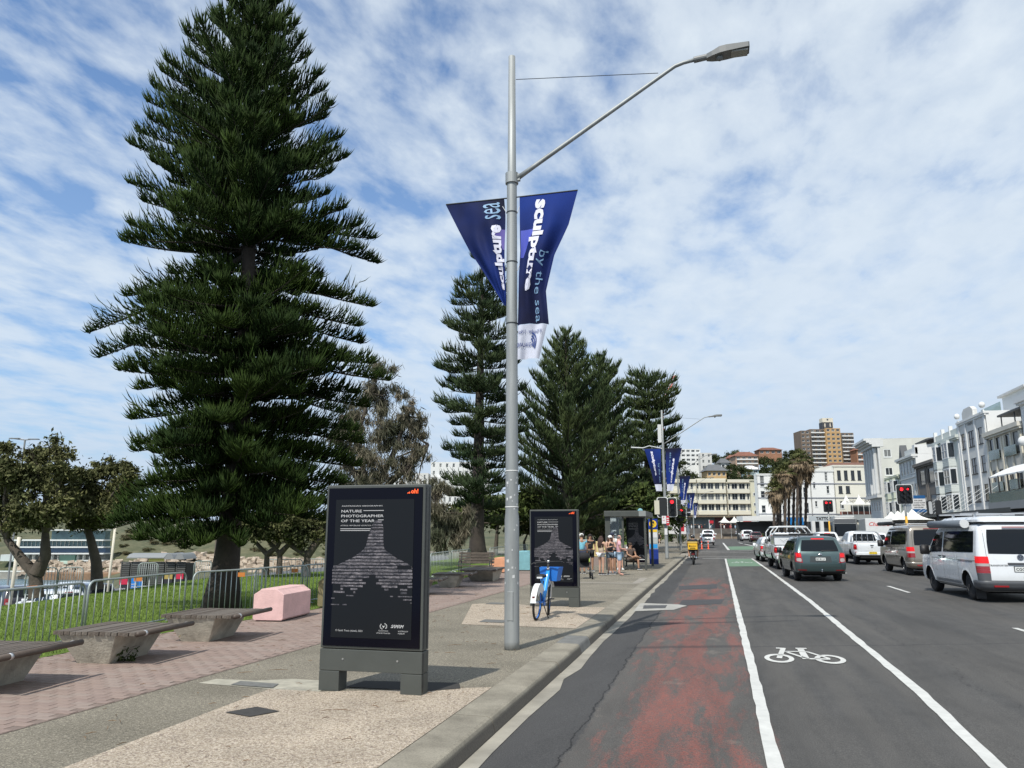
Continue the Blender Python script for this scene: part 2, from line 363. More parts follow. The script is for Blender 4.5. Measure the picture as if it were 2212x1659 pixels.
ks = thing('kerb', '', '', (0, 0, 0)); del ks['label']; del ks['category']; ks['kind'] = 'structure'; ks['label'] = 'long concrete kerb between footpath and road'
y = -9.0
segs = []
while y < 62:
    ln = [1.83, 2.6, 2.1, 3.2][len(segs) % 4]
    if abs(y - 12.1) < 1.5 and not any(s[2] for s in segs): segs.append((y, 12.35, False)); segs.append((12.37, 13.3, True)); y = 13.32; continue
    segs.append((y, min(62, y+ln), False)); y += ln + 0.02
for a, c, drk in segs:
    mb = MB(); j = r2.uniform(-0.004, 0.004)
    mb.prism(prof, lambda u, v, t, j=j: (u+j, t, v+j*0.5), a, c)
    mb.build('kerb_segment', mat('kerb_dark', (0.15, 0.15, 0.14), 0.9, var=0.3, scale=6, bump=0.3) if drk else kerbm, ks)
# far kerb line continues past the crossing
mb = MB(); mb.prism(prof, lambda u, v, t: (u - max(0, t-62)*0.010, t, v), 74, 230); mb.build('far_kerb', kerbm, kind='structure', label='kerb of the footpath beyond the side road')
# ---- footpath (dark exposed aggregate), bricks, pale gravel squares
foot, nt, b, V, (X, Y, Z_) = newmat('footpath_aggregate', 0.92)
f1 = NZ(nt, V, 70, 3, 0.85); f2 = NZ(nt, V, 0.7, 6, 0.6); f3 = NZ(nt, V, 9, 5, 0.7)
cc = MIX(nt, RAMP(nt, f2, [(0.32, 0.0), (0.68, 1.0)]), (0.118, 0.105, 0.078), (0.185, 0.165, 0.126))
cc = MIX(nt, RAMP(nt, f3, [(0.55, 0.0), (0.8, 0.35)]), cc, (0.26, 0.24, 0.20))
cc = MIX(nt, 1.0, cc, RAMP(nt, f1, [(0.34, 0.45), (0.5, 1.0), (0.60, 1.7), (0.68, 2.7)]), 'MULTIPLY')
cc = MIX(nt, 1.0, cc, RAMP(nt, NZ(nt, V, 26, 3, 0.8), [(0.36, 0.72), (0.5, 1.0), (0.64, 1.5)]), 'MULTIPLY')
nt.links.new(cc, b.inputs['Base Color']); BUMP(nt, b, f1, 0.6, 0.008)
sheet('kerb_ramp', [(-3.4, 61.6), (-2.02, 61.6), (-2.02, 75), (-3.4, 75)], conc, 0.012, 'pale ramp at the crossing where the kerb is cut away', road=False, z=-0.13)
mb = MB()
ysf = [-9, 6, 12, 18, 24, 36, 50, 62]
mb.add([(x, y, 0.0) for y in ysf for x in (-6.15, -2.462)], [(2*i, 2*i+1, 2*i+3, 2*i+2) for i in range(len(ysf)-1)])
mb.add([(-30.0, 62, 0.0), (-2.6, 62, 0), (-2.8, 70, -0.06), (-30, 70, -0.06), (-2.46, 74, 0), (-3.6, 230, 0), (-12, 230, 0), (-12, 74, 0)], [(0, 1, 2, 3), (3, 2, 4, 7), (7, 4, 5, 6)])
mb.build('footpath', foot, kind='structure', label='wide brown exposed aggregate footpath', recalc=False)
sheet('concrete_strip', [(-12, 68.5), (-2.8, 68.5), (-2.75, 69.4), (-12, 69.4)], conc_pale, 0.01, 'pale strip across the footpath at the crossing', road=False, z=-0.04)
grav, nt, b, V, (X, Y, Z_) = newmat('pale_gravel', 0.85)
vo = N(nt, 'ShaderNodeTexVoronoi', i_Scale=72.0); nt.links.new(V, vo.inputs['Vector'])
vd = N(nt, 'ShaderNodeTexVoronoi', i_Scale=72.0, feature='DISTANCE_TO_EDGE'); nt.links.new(V, vd.inputs['Vector'])
sepc = N(nt, 'ShaderNodeSeparateColor'); nt.links.new(vo.outputs['Color'], sepc.inputs[0])
cc = MIX(nt, sepc.outputs[0], (0.36, 0.285, 0.20), (0.68, 0.585, 0.465))
cc = MIX(nt, RAMP(nt, sepc.outputs[1], [(0.80, 0.0), (0.9, 0.7)]), cc, (0.17, 0.12, 0.10))
cc = MIX(nt, RAMP(nt, vd.outputs[0], [(0.0, 0.6), (0.10, 0.0)]), cc, (0.11, 0.09, 0.07))
g2 = NZ(nt, V, 1.3, 6, 0.6)
cc = MIX(nt, 1.0, cc, RAMP(nt, g2, [(0.3, 0.78), (0.7, 1.08)]), 'MULTIPLY')
nt.links.new(cc, b.inputs['Base Color']); BUMP(nt, b, vd.outputs[0], 0.8, 0.02)
sheet('gravel_square', [(-2.468, -8), (-2.468, 8.72), (-4.20, 8.02), (-4.82, 8.03), (-4.70, 5.07), (-4.62, -8)], grav, 0.005, 'pale pebble paving in front of the near display panel', road=False)
sheet('gravel_square', [(-2.468, 14.25), (-2.468, 18.3), (-4.2, 18.3), (-5.05, 18.9), (-5.7, 18.35), (-4.66, 14.34)], grav, 0.005, 'pale pebble paving under the blue bicycle', road=False)
stain = mat('pale_stain', (0.42, 0.39, 0.31), 0.9, var=0.35, scale=5, bump=0.2, var2=(0.22, 0.21, 0.17))
sheet('concrete_patch', [(-5.80, 8.12), (-4.83, 8.02), (-4.22, 8.03), (-4.3, 8.62), (-4.9, 8.62), (-5.25, 8.42), (-5.75, 8.4)], stain, 0.004, 'stained pale concrete patch behind the pit cover', road=False)
pit = mat('pit_iron', (0.045, 0.043, 0.04), 0.85, var=0.35, scale=14, bump=0.4, bscale=90)
for pts, lb in (([(-4.60, 6.89), (-4.27, 6.79), (-4.12, 7.06), (-4.44, 7.18)], 'small dark square pit cover in the near pebble paving'),
                ([(-5.36, 8.10), (-4.80, 8.05), (-4.86, 8.28), (-5.38, 8.32)], 'grey rectangular pit cover in the stained concrete patch'),
                ([(-4.45, 14.75), (-3.95, 14.70), (-3.97, 15.15), (-4.45, 15.2)], 'grey pit cover left of the blue bicycle'),
                ([(-5.4, 18.42), (-4.7, 18.38), (-4.75, 18.8), (-5.35, 18.85)], 'grey pit cover behind the second pebble square')):
    sheet('pit_cover', pts, pit if lb[0] != 'g' else mat('pit_grey', (0.14, 0.14, 0.13), 0.85, var=0.3, scale=14, bump=0.3), 0.012, lb, road=False)
sheet('concrete_edge', [(-5.95, 26.9), (-2.6, 26.9), (-2.47, 27.2), (-2.47, 30.4), (-2.75, 30.4), (-2.75, 27.25), (-5.95, 27.25)], conc, 0.004, 'pale concrete strip at the foot of the bus shelter', road=False)
# bricks
bm_ = [mat('brick_pink', (0.262, 0.196, 0.164), 0.9, var=0.22, scale=9, bump=0.3, bscale=120), mat('brick_brown', (0.242, 0.180, 0.152), 0.9, var=0.22, scale=9, bump=0.3, bscale=120), mat('brick_grey', (0.268, 0.210, 0.178), 0.9, var=0.22, scale=9, bump=0.3, bscale=120)]
def brick_left(y):
    return np.interp(y, [4, 8.7, 10.2, 13, 15.9, 20, 30, 62], [-8.95, -9.02, -9.2, -9.2, -8.75, -8.75, -9.3, -11.5])
bp = thing('brick_paving', '', '', (0, 0, 0)); del bp['category']; bp['kind'] = 'structure'; bp['label'] = 'pinkish brick paving between lawn and footpath'
mb = MB(); mb.add([(x, y, 0.004) for y in (4.5, 8.7, 10.2, 13, 15.9, 20, 30, 62) for x in (float(brick_left(y)), -5.98)], [(2*i, 2*i+1, 2*i+3, 2*i+2) for i in range(7)])
mb.build('joint_bed', mat('brick_joint', (0.185, 0.140, 0.116), 0.95, var=0.3, scale=12), bp, recalc=False)
BL, BW = 0.228, 0.112
spots = []
row = 0; y = 4.6
while y < 32:
    x = -6.0 - BL/2 - (BL/2 if row % 2 else 0)
    while x - BL/2 > brick_left(y):
        spots.append((x, y)); x -= BL + 0.008
    row += 1; y += BW + 0.008
def vis(x, y):
    fwd = -math.sin(YAW)*x + math.cos(YAW)*y; r = math.cos(YAW)*x + math.sin(YAW)*y
    zz = -CAMH; d = fwd*math.cos(PITCH) + zz*math.sin(PITCH); v = zz*math.cos(PITCH) - fwd*math.sin(PITCH)
    px = 1106 + FPX*r/d; py = 829.5 - FPX*v/d
    return 0 < px < 2212 and py < 1659
spots.sort(key=lambda p: (not vis(*p), p[0]**2 + p[1]**2))
meshes = []
for k, bmn in enumerate(bm_):
    q = MB(); q.box(-BL/2, BL/2, -BW/2, BW/2, 0.0, 0.0085); q.f = q.f[1:]; q.m = q.m[1:]; meshes.append(q.mesh('brick', bmn))
far = MB()
for i, (x, y) in enumerate(spots):
    k = r2.choice((0, 0, 1, 2)); tilt = (r2.uniform(-.006, .006), r2.uniform(-.003, .003), r2.uniform(-.008, .008)); dz = r2.uniform(-0.0015, 0.001)
    if i < 300: place(meshes[k], 'brick', bp, (x, y, dz), tilt)
    else:
        far.box(x-BL/2, x+BL/2, y-BW/2, y+BW/2, 0.002, 0.0085+dz, k); far.f.pop(-6); far.m.pop(-6)
far.build('distant_bricks', bm_, bp, kind='stuff', recalc=False)
# ---- markings
paint = mat('road_paint', (0.52, 0.52, 0.49), 0.75, var=0.16, scale=6, bump=0.2, bscale=60)
def strip_line(name, L, w, label, m=paint, dz=0.006, wob=0.012):
    mb = MB(); out = []
    for i in range(len(L)-1):
        (x0, y0), (x1, y1) = L[i], L[i+1]; n = max(1, int(abs(y1-y0)/0.35))
        for k in range(n + (i == len(L)-2)): t = k/n; out.append((x0+(x1-x0)*t, y0+(y1-y0)*t))
    a = []; c = []
    for x, y in out:
        j = r2.uniform(-wob, wob); ww = w/2 + r2.uniform(-wob, wob)*0.6
        a.append((x-ww+j*.5, y, RZ(x)+dz)); c.append((x+ww+j*.5, y, RZ(x)+dz))
    n = len(out); mb.add(a + c, [(i, n+i, n+i+1, i+1) for i in range(n-1)])
    return mb.build(name, m, kind='structure', label=label, recalc=False)
strip_line('lane_line', [(0.385, 3), (0.385, 6.8), (0.42, 10.5), (0.49, 20.5), (0.76, 56.5)], 0.115, 'solid white line on the left of the bicycle lane')
strip_line('lane_line', [(1.95, 3), (2.04, 7.1), (2.18, 10), (2.38, 22), (2.48, 40), (2.50, 56.3)], 0.125, 'solid white line on the right of the bicycle lane')
for y0, y1 in ((14.3, 16.45), (25.1, 27.95), (36.2, 38.9), (47, 50), (58, 60.4)):
    strip_line('lane_dash', [(5.42 if y0 > 20 else 5.30, y0), (5.42 if y0 > 20 else 5.25, y1)], 0.11, 'white dash between the two traffic lanes, %d metres up the road' % y0)
green = mat('green_paint', (0.115, 0.195, 0.125), 0.85, var=0.22, scale=3)
sheet('green_lane_panel', [(0.76, 43.9), (2.42, 43.9), (2.42, 56.1), (0.82, 56.1)], green, 0.005, 'green painted end of the bicycle lane at the stop line')
def bike_symbol(cx, cy, w, h, name, label, m=paint):
    mb = MB(); P_ = lambda a, b: (cx + a*w, cy + b*h, RZ(cx + a*w) + 0.009)
    def ring(ox, oy, ro, ri, n=22):
        v = [P_(ox+math.cos(2*PI*i/n)*ro, oy+math.sin(2*PI*i/n)*ro) for i in range(n)] + [P_(ox+math.cos(2*PI*i/n)*ri, oy+math.sin(2*PI*i/n)*ri) for i in range(n)]
        mb.add(v, [(i, (i+1) % n, n+(i+1) % n, n+i) for i in range(n)])
    def bar(a, b, t):
        d = Vector((b[0]-a[0], b[1]-a[1])); nn = Vector((-d.y, d.x)).normalized()*t/2
        z = 0
        mb.add([P_(a[0]-nn.x, a[1]-nn.y), P_(b[0]-nn.x, b[1]-nn.y), P_(b[0]+nn.x, b[1]+nn.y), P_(a[0]+nn.x, a[1]+nn.y)], [(0, 1, 2, 3)])
    ring(-.32, .30*1.0-.12, .19, .125); ring(.32, .30-.12, .19, .125)
    for a, b, t in [((-.32, .18), (-.2, .62), .07), ((-.29, .66), (-.16, .64), .05), ((-.2, .50), (.12, .50), .035), ((-.17, .46), (.04, .18), .05), ((.04, .18), (.32, .18), .05), ((.02, .16), (.04, .62), .09), ((-.02, .66), (.13, .66), .05), ((.10, .5), (.32, .2), .045)]:
        bar(a, b, t)
    return mb.build(name, m, kind='structure', label=label, recalc=False)
bike_symbol(1.19, 11.9, 1.08, 2.15, 'bicycle_marking', 'white bicycle symbol painted in the bicycle lane')
bike_symbol(1.6, 48.5, 1.2, 3.6, 'bicycle_marking', 'faint bicycle symbol on the green panel', mat('faint_paint', (0.36, 0.42, 0.36), 0.85, var=0.3, scale=6))
for y0, w, x0, x1, lb in ((57.6, 0.35, -0.8, 16, 'stop line across the lanes before the crossing'), (61.6, 0.22, -1.9, 16, 'near edge line of the crossing'), (73, 0.3, -2.3, 18, 'far edge line of the crossing'), (79, 0.5, -2.3, 18, 'second far line of the crossing')):
    mb = MB(); xs_ = [x0 + (x1-x0)*i/12 for i in range(13)]
    mb.add([(x, y0, RZ(x)+0.006) for x in xs_] + [(x, y0+w, RZ(x)+0.006) for x in xs_], [(i, i+1, 14+i, 13+i) for i in range(12)])
    mb.build('crossing_line', paint, kind='structure', label=lb, recalc=False)
sheet('green_lane_panel', [(1.7, 84), (5.2, 84), (5.2, 104), (1.7, 104)], green, 0.005, 'second green bicycle lane panel beyond the crossing')
strip_line('lane_line', [(1.5, 84), (1.6, 140)], 0.25, 'white line left of the far green panel', wob=0.02)
strip_line('lane_line', [(5.3, 84), (4.2, 140)], 0.25, 'white line right of the far green panel', wob=0.02)
strip_line('lane_dash', [(8.6, 92), (8.6, 97)], 0.8, 'short white bar on the far road, left one', wob=0.02)
strip_line('lane_dash', [(11.6, 92), (11.6, 97)], 0.9, 'short white bar on the far road, right one', wob=0.02)
# ---- lawn, lower ground, beach side
grass, nt, b, V, (X, Y, Z_) = newmat('lawn_grass', 0.9)
g1 = NZ(nt, V, 1.1, 6, 0.65); g2 = NZ(nt, V, 45, 3, 0.8); g3 = NZ(nt, V, 7, 5, 0.7, (1, 0.4, 1))
cc = MIX(nt, RAMP(nt, g1, [(0.3, 0.0), (0.7, 1.0)]), (0.085, 0.140, 0.024), (0.120, 0.180, 0.032))
cc = MIX(nt, RAMP(nt, g3, [(0.4, 0.0), (0.75, 0.6)]), cc, (0.16, 0.215, 0.05))
cc = MIX(nt, 1.0, cc, RAMP(nt, g2, [(0.3, 0.6), (0.7, 1.35)]), 'MULTIPLY')
nt.links.new(cc, b.inputs['Base Color']); BUMP(nt, b, g2, 0.9, 0.03); b.inputs['Specular IOR Level'].default_value = 0.15
crest = [(-17.0, 4), (-17.3, 16), (-18.5, 21.9), (-19.9, 27.7), (-18.6, 30.5), (-17.3, 38), (-17.6, 52), (-18.8, 82), (-22, 130), (-24, 228)]
mb = MB(); ycs = [4, 8.7, 12, 16, 20, 24, 28, 31, 38, 52, 61, 82, 130, 228]
def cx_(y): return float(np.interp(y, [p[1] for p in crest], [p[0] for p in crest]))
n = len(ycs); v = []
for y in ycs:
    xr = -5.99 if y < 4 else float(brick_left(y)) + 0.02 if y < 62 else -12.0
    xl = cx_(y)
    for t in (0, .25, .5, .75, 1): v.append((xr+(xl-xr)*t, y, {0: 0.01, .25: -.07, .5: -.08, .75: -.09, 1: -.11}[t]))
    v.append((xl-1.5, y, -0.55)); v.append((xl-5.5, y, -2.9)); 
mb.add(v, [(j*7+i, (j+1)*7+i, (j+1)*7+i+1, j*7+i+1) for j in range(n-1) for i in range(6)])
mb.build('lawn', grass, kind='structure', label='bright green lawn sloping away behind the barriers', smooth=True)
# blades: short tufts over the near lawn
nb = 70000
yb = nrs.uniform(8.5, 33, nb); u = nrs.uniform(0.01, 0.99, nb)
xr = np.interp(yb, [4, 8.7, 10.2, 13, 15.9, 20, 30, 62], [-8.95, -9.02, -9.2, -9.2, -8.75, -8.75, -9.3, -11.5]); xl = np.interp(yb, [p[1] for p in crest], [p[0] for p in crest])
xb = xr + 0.05 + (xl - xr)*u; h = nrs.uniform(0.025, 0.07, nb); a = nrs.uniform(0, 2*PI, nb); w = nrs.uniform(0.005, 0.012, nb)
zg = np.interp(u, [0, .25, .5, .75, 1], [0.01, -.07, -.08, -.09, -.11]) - 0.005
P0 = np.stack([xb - np.cos(a)*w, yb - np.sin(a)*w, zg], 1); P1 = np.stack([xb + np.cos(a)*w, yb + np.sin(a)*w, zg], 1)
P2 = np.stack([xb + nrs.uniform(-.02, .02, nb), yb + nrs.uniform(-.02, .02, nb), zg + h], 1)
Vv = np.stack([P0, P1, P2], 1).reshape(-1, 3); F = np.arange(nb*3).reshape(-1, 3)
gm = mat('grass_blade', (0.155, 0.225, 0.045), 0.8, island=0.45, spec=0.2)
place(np_mesh('lawn_blades', Vv, F, gm), 'lawn_blades', kind='stuff', label='short green grass blades on the lawn')
# soil and litter along the brick edge
# lower car park, sand, sea
mb = MB(); mb.add([(-26, -10, -2.95), (-26, 230, -2.95), (-75, 230, -4.5), (-60, -10, -4.5)], [(0, 1, 2, 3)])
mb.add([(cx_(4)-5.4, -10, -2.93), (cx_(228)-5.4, 230, -2.93), (-26, 230, -2.955), (-26, -10, -2.955)], [(0, 1, 2, 3)])
mb.build('lower_car_park', mat('lower_asphalt', (0.11, 0.11, 0.11), 0.9, var=0.3, scale=0.5), kind='structure', label='beachside car park below the lawn', recalc=False)
seam, nt, b, V, (X, Y, Z_) = newmat('sea_water', 0.25)
w1 = NZ(nt, V, 0.05, 6, 0.6, (1, 1, 1)); w2 = NZ(nt, V, 0.6, 5, 0.7)
cc = MIX(nt, RAMP(nt, w1, [(0.35, 0.0), (0.7, 1.0)]), (0.06, 0.12, 0.16), (0.12, 0.20, 0.24))
cc = MIX(nt, RAMP(nt, NZ(nt, V, 0.06, 7, 0.7, (0.35, 1, 1), 0.6), [(0.60, 0.0), (0.66, 0.9)]), cc, (0.75, 0.80, 0.82))
nt.links.new(cc, b.inputs['Base Color']); BUMP(nt, b, w2, 0.5, 0.5)
mb = MB(); mb.add([(-3000, -500, -20.5), (200, -500, -20.5), (200, 3000, -20.5), (-3000, 3000, -20.5)], [(0, 1, 2, 3)])
mb.build('sea', seam, kind='structure', label='blue grey sea with white foam beyond the beach', recalc=False)
# park and town terrain: one continuous sheet, polar grid around the camera
def terr(px, d):
    """height of the far land; px = photo column of the direction"""
    if px < 960:      # headland across the bay
        k = [(150, -21), (300, -21), (392, -20.6), (404, -13), (425, -9.5), (470, -4), (560, 12), (800, 14)]
        if px > 250:
            k = [(60, -4.5), (120, -9), (240, -14), (300, -17), (385, -17), (400, -12), (430, -4), (480, 4), (560, 8), (800, 14)]
        z = float(np.interp(d, [a for a, _ in k], [c for _, c in k]))
        return z
    if px < 1330:     # grassy park bowl
        k = [(60, -3.5), (90, -3.2), (110, -3.0), (150, 0.0), (200, 2.0), (300, 10), (380, 20), (600, 24), (900, 30)]
        return float(np.interp(d, [a for a, _ in k], [c for _, c in k]))
    k = [(60, -0.3), (230, -0.2), (250, 2.7), (300, 8), (340, 16), (400, 28), (460, 36), (540, 44), (700, 40), (1500, 30)]
    return float(np.interp(d, [a for a, _ in k], [c for _, c in k]))
hillm, nt, b, V, (X, Y, Z_) = newmat('hill_ground', 0.95)
h1 = NZ(nt, V, 0.05, 6, 0.65); h2 = NZ(nt, V, 0.35, 6, 0.7)
cc = MIX(nt, RAMP(nt, h1, [(0.35, 0.0), (0.65, 1.0)]), (0.042, 0.055, 0.022), (0.105, 0.10, 0.05))
cc = MIX(nt, RAMP(nt, h2, [(0.5, 0.0), (0.75, 0.7)]), cc, (0.20, 0.18, 0.11))
nt.links.new(cc, b.inputs['Base Color'])
mb = MB(); ds = [66, 90, 120, 150, 180, 225, 236, 250, 270, 300, 340, 384, 392, 404, 425, 450, 480, 520, 560, 640, 800, 1100]
pxs = list(range(-500, 2800, 60)); v = []
for d in ds:
    for p in pxs:
        q = fwp(p, 1000, d)
        t1 = min(1, max(0, (p-930)/60)); t2 = min(1, max(0, (p-1290)/120))
        z = terr(800, d) if p < 900 else terr(1100, d)*t1*(1-t2) + terr(800, d)*(1-t1) + terr(1500, d)*t2
        if p <= 250: z = terr(100, d)
        if d < 230 and p > 1350: z = -0.9
        if 1330 < p and d < 232: z = -0.9
        v.append((q.x, q.y, z - 0.3))
npx = len(pxs)
mb.add(v, [(j*npx+i, j*npx+i+1, (j+1)*npx+i+1, (j+1)*npx+i) for j in range(len(ds)-1) for i in range(npx-1)])
mb.build('hills', hillm, kind='structure', label='grassy slopes and hillside behind the park and the town', smooth=True)
# a few twigs and fallen leaves
mb = MB(); r3 = random.Random(9)
for i in range(420):
    z = r3.random()
    if z < 0.45: x, y = r3.gauss(-8.9, 0.35), r3.uniform(8.6, 22)
    elif z < 0.8: x, y = r3.uniform(-5.8, -2.6), r3.uniform(5, 20)
    else: x, y = r3.uniform(-8.5, -6), r3.uniform(6, 22)
    ln = r3.uniform(0.02, 0.05) if r3.random() < 0.85 else r3.uniform(0.06, 0.12); a = r3.uniform(0, PI)
    dx, dy = math.cos(a)*ln, math.sin(a)*ln
    mb.tube([(x-dx, y-dy, 0.02), (x, y+0.01, 0.024), (x+dx, y+dy, 0.02)], [0.002, 0.0035, 0.0015], 4, 0, False)
mb.build('twigs', mat('dry_leaf', (0.15, 0.09, 0.045), 0.9, island=0.4), kind='stuff', label='dry twigs and fallen needles scattered on the paving')
# ================================================================ TREES
def shoots_mesh(name, P, D, U, L, r, m, seg=2, parent=None):
    """many slim tapering finger shoots: base P, direction D, up-curl U, length L, radius r (arrays)"""
    n = len(P); ts = np.linspace(0, 1, seg+1)
    A = np.cross(D, U); A /= (np.linalg.norm(A, axis=1, keepdims=True) + 1e-9)
    B = np.cross(A, D); B /= (np.linalg.norm(B, axis=1, keepdims=True) + 1e-9)
    rings = []
    for i, t in enumerate(ts):
        c = P + D*(L*t)[:, None] + U*(L*0.45*t*t)[:, None]
        if i == seg: rings.append(c[:, None, :]); break
        rr = r*(1.0 if i else 0.75)
        ring = [c + (A*math.cos(k) + B*math.sin(k))*rr[:, None] for k in (0.5, 0.5+2*PI/3, 0.5+4*PI/3)]
        rings.append(np.stack(ring, 1))
    V = np.concatenate(rings, 1); k = V.shape[1]
    f = []
    for i in range(seg-1):
        for j in range(3):
            a, b2 = i*3+j, i*3+(j+1) % 3
            f += [(a, b2, b2+3), (a, b2+3, a+3)]
    t = (seg-1)*3
    for j in range(3): f.append((t+j, t+(j+1) % 3, seg*3))
    F = (np.array(f)[None] + (np.arange(n)*k)[:, None, None]).reshape(-1, 3)
    return place(np_mesh(name, V.reshape(-1, 3), F, m), name, parent)
def norm(a): return a/(np.linalg.norm(a, axis=-1, keepdims=True)+1e-9)
def foliage_mat(name, c1, c2, isl=0.35, sc=0.9, tr=0.0):
    m, nt, b, V, _ = newmat(name, 0.6)
    n = NZ(nt, V, sc, 4, 0.6); g = N(nt, 'ShaderNodeNewGeometry')
    cc = MIX(nt, RAMP(nt, n, [(0.35, 0.0), (0.65, 1.0)]), c1, c2)
    k = N(nt, 'ShaderNodeMapRange', i_3=1-isl, i_4=1+isl); nt.links.new(g.outputs['Random Per Island'], k.inputs[0])
    h = N(nt, 'ShaderNodeHueSaturation'); nt.links.new(cc, h.inputs['Color']); nt.links.new(k.outputs[0], h.inputs['Value'])
    nt.links.new(h.outputs[0], b.inputs['Base Color']); b.inputs['Specular IOR Level'].default_value = 0.08; b.inputs['Roughness'].default_value = 0.7
    return m
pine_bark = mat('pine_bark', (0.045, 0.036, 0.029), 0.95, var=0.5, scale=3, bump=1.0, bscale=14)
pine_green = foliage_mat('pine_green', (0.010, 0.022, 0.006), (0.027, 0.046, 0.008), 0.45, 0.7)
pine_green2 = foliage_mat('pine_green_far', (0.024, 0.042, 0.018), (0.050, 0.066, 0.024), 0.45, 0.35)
def pine(trunk, H, branches, spec, r0, m, label, group, seed, bare=0.2):
    """trunk: list of (x,y,z); branches: list of (base xyz, tip xyz, sag); spec: (pitch, side length, sub shoots, radius, shoot length)"""
    R_ = np.random.default_rng(seed)
    base = Vector(trunk[0]); t = thing('pine_tree', label, 'tree', base, 0, group)
    tp = [Vector(p)-base for p in trunk]
    zt = tp[-1].z
    mb = MB(); k = len(tp); pts = []; rs = []
    for i in range(25):
        f = i/24; z = f*zt
        x = np.interp(z, [p.z for p in tp], [p.x for p in tp]); y = np.interp(z, [p.z for p in tp], [p.y for p in tp])
        pts.append((float(x), float(y), z - (0.1 if i == 0 else 0))); rs.append(r0*(1-f)**0.85 + 0.03 + (r0*0.75 if i == 0 else r0*0.12 if i == 1 else 0))
    mb.tube(pts, rs, 14)
    rr_ = random.Random(seed)
    mb.v = [(x + rr_.uniform(-.02, .02)*r0*3, y + rr_.uniform(-.02, .02)*r0*3, z) for x, y, z in mb.v]
    limbs = mb; PP = []; DD = []; UU = []; LL = []; RR = []
    pitch, side, nsub, rad, sl = spec
    up = np.array([0, 0, 1.0])
    for bi, (a, c, sag) in enumerate(branches):
        a = np.array(a) - np.array(base); c = np.array(c) - np.array(base)
        ln = np.linalg.norm(c-a)
        if ln < 0.25: continue
        # curve: leaves the trunk, sags, tip turns up
        ts = np.linspace(0, 1, 9)
        mid = (a+c)/2 + up*(-sag*ln)
        C_ = [(1-s)**2*a + 2*s*(1-s)*mid + s*s*c for s in ts]
        limbs.tube([tuple(p) for p in C_], [max(0.008, 0.016*ln*(1-0.9*s)) for s in ts], 5, 0, False)
        out = norm(c-a); sd = norm(np.cross(out, up)); 
        n = int(ln*(1-bare)/pitch*1.0)+2
        s = np.linspace(bare, 1.0, n)
        pos = ((1-s)**2)[:, None]*a + (2*s*(1-s))[:, None]*mid + (s*s)[:, None]*c
        tan = norm(2*(1-s)[:, None]*(mid-a) + 2*s[:, None]*(c-mid))
        # side length: full in the middle, short at the tip
        prof = np.minimum(1, (1.02-s)/0.30)**0.7 * np.minimum(1, (s-bare+0.12)/0.25)
        ph_ = R_.uniform(0, 6.28); prof = prof*(0.82 + 0.30*np.sin(s*ln*4.6 + ph_))
        for sg in (-1, 1):
            Ls = side*min(1, ln/2.6)*prof*R_.uniform(0.70, 1.20, n)
            ang = R_.uniform(0.70, 1.05, n)
            d = norm(tan*np.cos(ang)[:, None] + sd*(sg*np.sin(ang))[:, None] + up*R_.uniform(0.0, 0.40, n)[:, None])
            # side twig itself
            PP.append(pos); DD.append(d); UU.append(np.tile(up, (n, 1))*0.8 + 0); LL.append(Ls+0.08); RR.append(np.full(n, rad))
            for q in range(nsub):
                f = (q+0.6)/nsub
                p2 = pos + d*(Ls*f)[:, None] + up*(Ls*0.36*f*f)[:, None] + R_.normal(0, 0.015, (n, 3))
                d2 = norm(d*0.75 + tan*0.35 + up*R_.uniform(0.25, 1.0, n)[:, None] + R_.normal(0, 0.33, (n, 3)))
                PP.append(p2); DD.append(d2); UU.append(np.tile(up, (n, 1))); LL.append(sl*R_.uniform(0.6, 1.25, n)*np.minimum(1, (1.1-s)*4+0.35)); RR.append(np.full(n, rad)*R_.uniform(0.8, 1.1, n))
        PP.append(pos[-3:]); DD.append(norm(tan[-3:]+up*0.2)); UU.append(np.tile(up, (3, 1))); LL.append(np.full(3, sl*1.2)); RR.append(np.full(3, rad*1.2))
    limbs.build('trunk', pine_bark, t, smooth=True, recalc=False)
    o = shoots_mesh('crown', np.concatenate(PP), np.concatenate(DD), np.concatenate(UU), np.concatenate(LL), np.concatenate(RR), m, 2, t)
    return t, sum(len(p) for p in PP)
def tz(trunk, z):
    zs = [p[2] for p in trunk]
    return np.array([np.interp(z, zs, [p[0] for p in trunk]), np.interp(z, zs, [p[1] for p in trunk]), z])
# ---- the big pine, branch tips of its outline laid out one by one
D1 = 18.86
T1 = [tuple(fwp(px, py, D1)) for px, py in ((478, 1312), (492, 1180), (520, 900), (535, 620), (545, 300), (556, 0), (560, -60))]
T1[0] = (T1[0][0], T1[0][1], 0.0)
tipsL = [(500, 2, .4), (458, 47, .5), (430, 92, .5), (403, 118, .5), (352, 156, .4), (334, 190, .3), (320, 220, .3), (350, 262, .2), (300, 285, .2), (282, 312, .2), (330, 350, .2), (280, 396, .15), (311, 436, .1), (283, 487, .1), (267, 521, .05), (372, 592, 0), (352, 622, 0), (275, 640, -.1), (194, 718, -.2), (290, 700, -.1), (215, 772, -.2), (262, 800, -.1), (300, 842, -.1), (330, 880, 0), (285, 906, 0), (300, 960, 0), (295, 975, 0), (340, 1010, 0), (310, 1050, 0), (270, 1082, -.1), (262, 1110, -.1), (243, 1142, -.15), (300, 1150, -.1), (340, 1140, -.1)]
